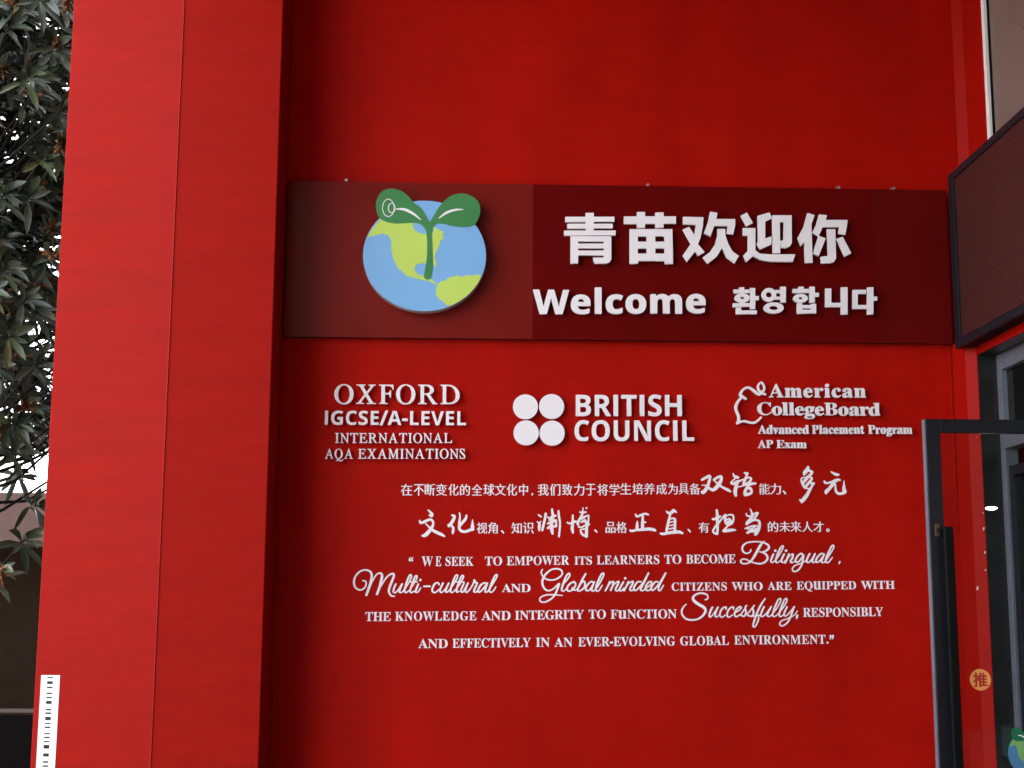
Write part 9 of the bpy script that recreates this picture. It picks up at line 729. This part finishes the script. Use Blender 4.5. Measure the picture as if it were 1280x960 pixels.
# stickers on the open leaf only
st = branch('push_sticker', door)
def local_plate(name, polys, y, m, parent):
    me = plate_mesh(polys, y, 0.0006)
    o = bpy.data.objects.new(name, me)
    COL.objects.link(o)
    me.materials.append(m)
    o.parent = parent
    return o
px, pz = 2.136 - 2.861, 1.285 - 0.012
local_plate('sticker_disc', [circle(px, pz, 0.044)], 0.0150, M_orange, st)
g0 = GL[PUSH_GLYPH]
xs = [a for q in g0 for a, c in q]
zs = [c for q in g0 for a, c in q]
k_ = 0.060 / (max(zs) - min(zs))
local_plate('push_character', [[(px + (a - (max(xs) + min(xs)) / 2) * k_, pz + (c - (max(zs) + min(zs)) / 2) * k_) for a, c in q] for q in g0], 0.0142, M_redink, st)
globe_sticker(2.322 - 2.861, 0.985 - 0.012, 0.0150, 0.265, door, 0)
# the same emblem on the pane of the side window (seen mirrored in the open leaf)
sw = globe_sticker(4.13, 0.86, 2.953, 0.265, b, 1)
sw.location = -Vector(b.location)

# wall lamp on the door post
lamp = thing('wall_lamp', (2.90, -3.54, 2.08), 'small lit lamp seen as a white reflection in the open glass door', 'lamp')
obj('lamp_arm', box(2.735, -3.548, 2.092, 2.929, -3.532, 2.100, 0.001), M_frame, lamp)
bm = bmesh.new()
bmesh.ops.create_uvsphere(bm, u_segments=20, v_segments=12, radius=1.0)
bmesh.ops.transform(bm, matrix=Matrix.Translation((2.705, -3.54, 2.096)) @ Matrix.Diagonal((0.027, 0.027, 0.0085, 1)), verts=bm.verts)
obj('lamp_lens', bm, emit_mat('lamp_glow', (1, 0.98, 0.95), 45.0), lamp, True)

# ------------------------------------------------------------------ welcome sign board
sg = thing('welcome_sign', (0.88, -0.025, 3.6), 'long dark red board with sprout and globe emblem and white welcome words in three languages', 'sign')
BZ0, BZ1, BY = 3.131, 4.069, -0.05
obj('backing_board', box(-1.080, BY + 0.004, BZ0 + 0.002, 2.846, -0.001, BZ1 - 0.002), M_board_core, sg)
pa = obj('board_panel', box(-1.083, BY, BZ0, 0.3655, BY + 0.003, BZ1), M_board_a, sg)
tag(pa, 'lighter red brown left panel of the board')
obj('board_panel', box(0.3665, BY, BZ0, 2.4015, BY + 0.003, BZ1), M_board_b, sg)
obj('board_panel', box(2.4025, BY, BZ0, 2.848, BY + 0.003, BZ1), M_board_c, sg)
for x, z in ((-0.743, 4.078), (1.052, 4.0755), (2.199, 4.076), (2.531, 4.075)):
    bm = bmesh.new()
    add_tube(bm, [(x, -0.055, z), (x, -0.028, z + 0.002), (x + 0.002, -0.004, z + 0.010)], [0.009, 0.007, 0.010], 8)
    obj('fixing_screw', bm, M_steel, sg)
em = branch('emblem', sg)
plate('rim', EMB['disc'], -0.1285, 0.068, M_rim, em)
plate('ocean', EMB['disc'], -0.130, 0.0014, M_blue, em)
plate('continent', EMB['north'], -0.1312, 0.0010, M_lime, em)
plate('continent', EMB['south'], -0.1312, 0.0010, M_lime, em)
plate('sprout', EMB['sprout'], -0.1330, 0.0160, M_green, em)
plate('leaf_vein', EMB['veinl'], -0.1340, 0.0008, M_white, em)
plate('leaf_vein', EMB['veinr'], -0.1340, 0.0008, M_white, em)
plate('spiral_mark', EMB['rings'], -0.1340, 0.0008, M_white, em)
for v in BIG: plate('chinese_character', unpack(v, 0.0002), -0.088, 0.018, M_white, sg)
for g in WELCOME: plate('letter', shape_of(g), -0.086, 0.018, M_white, sg)
for v in KOREAN: plate('korean_character', unpack(v, 0.0002), -0.086, 0.018, M_white, sg)

# ------------------------------------------------------------------ raised logos on the wall
def raised(name, loc, label, lines):
    t = thing(name, loc, label, 'sign', 'raised white lettering signs on the red wall')
    for ln in lines:
        br = branch('text_line', t)
        for g in ln: plate('letter', shape_of(g), -0.034, 0.016, M_white, br)
    return t
raised('exam_sign', (-0.45, -0.012, 2.6), 'raised white letters OXFORD above three smaller lines, nearest the pillar', EXAM)
ct = raised('council_sign', (0.75, -0.012, 2.6), 'four white discs in a square beside two rows of raised white capitals', COUNCIL)
for x, z, r in DOTS: plate('disc', [circle(x, z, r)], -0.034, 0.016, M_white, ct)
ac = raised('board_sign', (2.0, -0.012, 2.6), 'raised white serif words with an acorn outline, nearest the open glass door', COLLEGE)
plate('acorn_outline', unpack(ACORN, 0.0002), -0.034, 0.016, M_white, ac)

# ------------------------------------------------------------------ vinyl lettering
def vinyl(label, line):
    """One row of stuck-on lettering: words are parts, their single letters sub-parts."""
    t = thing('lettering', (1.0, -0.002, 1.9), label, 'lettering', 'rows of white vinyl lettering on the red wall')
    for wd in line:
        if wd[0] == 'brush':                      # joined brush or pen strokes
            for ch in wd[1]:
                plate('brush_word', unpack(ch, 0.0002), -0.003, 0.002, M_vinyl, t)
        elif len(wd[1]) == 1:
            plate('letter', shape_of(wd[1][0]), -0.003, 0.002, M_vinyl, t)
        else:
            br = branch('word', t)
            for g in wd[1]: plate('letter', shape_of(g), -0.003, 0.002, M_vinyl, br)
ROWS = (
    'upper row of small white Chinese characters ending in four large brush characters',
    'lower row of Chinese characters, starting with large brush writing, ending in a small circle',
    'white row of English capitals starting with WE SEEK and ending in the script word Bilingual',
    'white row starting with the flowing script word Multi-cultural and ending in WITH',
    'white row starting with THE KNOWLEDGE and ending in RESPONSIBLY after the script word Successfully',
    'lowest white row of English capitals, ending in ENVIRONMENT and closing quote marks',
)
for lab, ln in zip(ROWS, LINES): vinyl(lab, ln)

# ------------------------------------------------------------------ barcode sticker on the pillar
bc = thing('barcode_sticker', (-2.21, -0.36, 0.9), 'narrow white barcode sticker low on the outer edge of the red pillar', 'sticker')
def on_side(x):      # depth of the folded pillar face at x
    return -0.4315 + (-1.6620 - x) / (2.321 - 1.6620) * (0.4315 - 0.325)
SX0, SX1, SZ0, SZ1 = -2.2885, -2.184, 0.45, 1.2065
def skin(bm, x0, x1, z0, z1, lift, th):
    a = [(x0, on_side(x0) - lift), (x1, on_side(x1) - lift)]
    vs_ = []
    for d in (0, th):
        for (x, y), z in ((a[0], z0), (a[1], z0), (a[1], z1), (a[0], z1)):
            vs_.append(bm.verts.new((x, y - d, z)))
    for q in ((0, 1, 2, 3), (4, 7, 6, 5), (0, 4, 5, 1), (1, 5, 6, 2), (2, 6, 7, 3), (3, 7, 4, 0)):
        bm.faces.new([vs_[i] for i in q])
bm = bmesh.new()
skin(bm, SX0, SX1, SZ0, SZ1, 0.0006, 0.0010)
obj('sticker_paper', bm, M_paper, bc)
bm = bmesh.new()
xm = (SX0 + SX1) / 2 - 0.001
BARS = [(15, 25), (50, 72), (95, 107), (143, 155), (177, 188), (210, 235), (275, 287), (305, 318), (340, 368), (390, 400), (420, 432), (472, 482), (502, 514), (537, 547), (568, 598), (637, 662), (700, 712), (733, 745), (767, 779), (800, 826), (860, 870), (890, 915), (940, 952), (985, 997), (1020, 1048), (1075, 1086), (1105, 1130)]
for a, c in BARS:
    u = 0.000642
    skin(bm, xm - 0.0155, xm + 0.0155, SZ1 - c * u, SZ1 - a * u, 0.0022, 0.0006)
obj('barcode', bm, M_ink, bc)

# ------------------------------------------------------------------ tree beside the pillar
tree = thing('loquat_tree', (-4.25, 2.4, 0), 'dense evergreen tree with long leaves and rusty brown buds, left of the pillar', 'tree')
rt = random.Random(31)
trunk_pts = [(-4.25, 2.4, 0), (-4.22, 2.38, 1.2), (-4.12, 2.36, 2.6), (-4.08, 2.42, 4.2), (-4.0, 2.4, 6.0), (-4.0, 2.45, 7.6)]
bm = bmesh.new()
add_tube(bm, trunk_pts, [0.15, 0.13, 0.11, 0.09, 0.06, 0.02], 10)
obj('trunk', bm, M_bark, tree, True)
leaf_bm = bmesh.new()
tint = leaf_bm.verts.layers.float.new('tint')
limb_bm = bmesh.new()
def add_leaf(base, d, up, L, Wd, tv, droop):
    side = d.cross(up)
    if side.length < 1e-3: side = Vector((1, 0, 0))
    side.normalize()
    nrm = side.cross(d).normalized()
    prof = ((0, 0.10), (0.18, 0.55), (0.42, 0.95), (0.66, 1.0), (0.86, 0.62), (1.0, 0.03))
    prev = None
    for t, wv in prof:
        c = base + d * (L * t) + Vector((0, 0, -1)) * (droop * L * t * t)
        half = Wd * 0.5 * wv
        row = [leaf_bm.verts.new(c - side * half + nrm * half * 0.35), leaf_bm.verts.new(c), leaf_bm.verts.new(c + side * half + nrm * half * 0.35)]
        for v in row: v[tint] = tv
        if prev:
            leaf_bm.faces.new((prev[0], prev[1], row[1], row[0]))
            leaf_bm.faces.new((prev[1], prev[2], row[2], row[1]))
        prev = row
def cluster(c, axis, n, big):
    axis = axis.normalized()
    a = axis.orthogonal().normalized()
    bb = axis.cross(a)
    ph = rt.uniform(0, 6.28)
    for i in range(n):
        f = i / n
        ang = ph + i * 2.4
        tilt = 0.35 + 1.15 * f + rt.uniform(-.15, .15)
        d = (axis * math.cos(tilt) + (a * math.cos(ang) + bb * math.sin(ang)) * math.sin(tilt)).normalized()
        L = rt.uniform(0.15, 0.25) * big
        tv = min(1, max(0, rt.gauss(0.43, 0.19))) if rt.random() > 0.025 else rt.uniform(0.8, 1)
        add_leaf(c - axis * (0.10 * f), d, axis if abs(d.dot(axis)) < .95 else a, L, L * rt.uniform(0.19, 0.26), tv, rt.uniform(0.1, 0.5))
buds = []
N = 0
centres = []
tries = 0
while len(centres) < 1400 and tries < 140000:
    tries += 1
    zz = rt.uniform(2.72, 7.6)
    yy = rt.uniform(1.2, 4.6)
    rad = 1.55 - 0.10 * abs(zz - 5.0)
    xx = rt.uniform(-5.7, -2.72)
    if abs(xx + 4.15) > rad: continue
    if zz < 3.05 and rt.random() < 0.55: continue
    q = Vector((xx, yy, zz))
    if any((q - o).length < 0.13 for o in centres): continue
    centres.append(q)
centres += [Vector((-3.16, 1.55, 1.80)), Vector((-3.00, 1.8, 2.28)), Vector((-3.12, 1.6, 2.62)), Vector((-2.98, 1.5, 2.02)), Vector((-3.42, 1.7, 2.70))]
for c in centres:
    out = Vector((c.x + 4.15, (c.y - 2.4) * 1.2, 0.35 + rt.uniform(-.3, .5)))
    cluster(c, out + Vector((rt.uniform(-.4, .4), rt.uniform(-.6, .2), rt.uniform(-.2, .4))), rt.randint(10, 15), 1.0)
    t0 = min(1.0, max(0.12, (c.z - 0.9) / 7.6))
    s0 = Vector((-4.12, 2.4, max(1.2, c.z - rt.uniform(0.4, 1.0))))
    mid = s0.lerp(c, 0.55) + Vector((rt.uniform(-.1, .1), rt.uniform(-.1, .1), -0.12))
    if rt.random() < 0.45:
        add_tube(limb_bm, [s0, mid, c], [0.022, 0.013, 0.006], 5)
    if c.x > -3.75 and c.y < 2.2 and rt.random() < 0.30: buds.append(c + out.normalized() * 0.03)
obj('branches', limb_bm, M_bark, tree, True)
obj('crown', leaf_bm, M_leaf, tree, True)
for c in buds[:95]:
    bm = bmesh.new()
    for k in range(22):
        v = Vector((rt.gauss(0, .030), rt.gauss(0, .030), rt.gauss(0, .028)))
        r_ = rt.uniform(0.007, 0.014)
        add_tube(bm, [c + v * 0.4, c + v, c + v * 1.5], [r_ * .5, r_, r_ * .35], 5)
    obj('bud_cluster', bm, M_bud, tree, True)

op = thing('sky_blocker', (8, -20, 0), 'unseen grey block added behind the viewpoint to block sky light', 'building')  # added out of view so that sky light comes mainly from the left
obj('wall', box(-7, -26, 0, 24, -16, 20), mat('dark_render', (0.045, 0.042, 0.04), rough=0.8, spec=0.2, var=0.15), op)
# ------------------------------------------------------------------ low planter wall and the building across the yard, far left
pl = thing('planter_wall', (-6.5, 6.2, 0), 'low dark granite planter wall behind the tree', 'planter')
obj('planter_body', box(-12, 6.0, 0, -2.5, 6.5, 0.545), M_granite, pl)
obj('planter_coping', box(-12, 5.985, 0.547, -2.5, 6.515, 0.575, 0.004), M_coping, pl)
bg = thing('low_building', (-8, 15, 0), 'low building with dusky pink eaves band and dark ground floor, beyond the tree', 'building')
obj('beam', box(-20, 13.8, 2.557, -2, 20, 3.333, 0.01), M_pink, bg)
obj('ground_floor', box(-20, 15.2, 0, -2, 20, 2.555), M_shade_brown, bg)
for x in (-19.6, -13.2, -3.4):
    obj('column', box(x, 14.0, 0.0, x + 0.4, 14.4, 2.555), M_pink, bg)
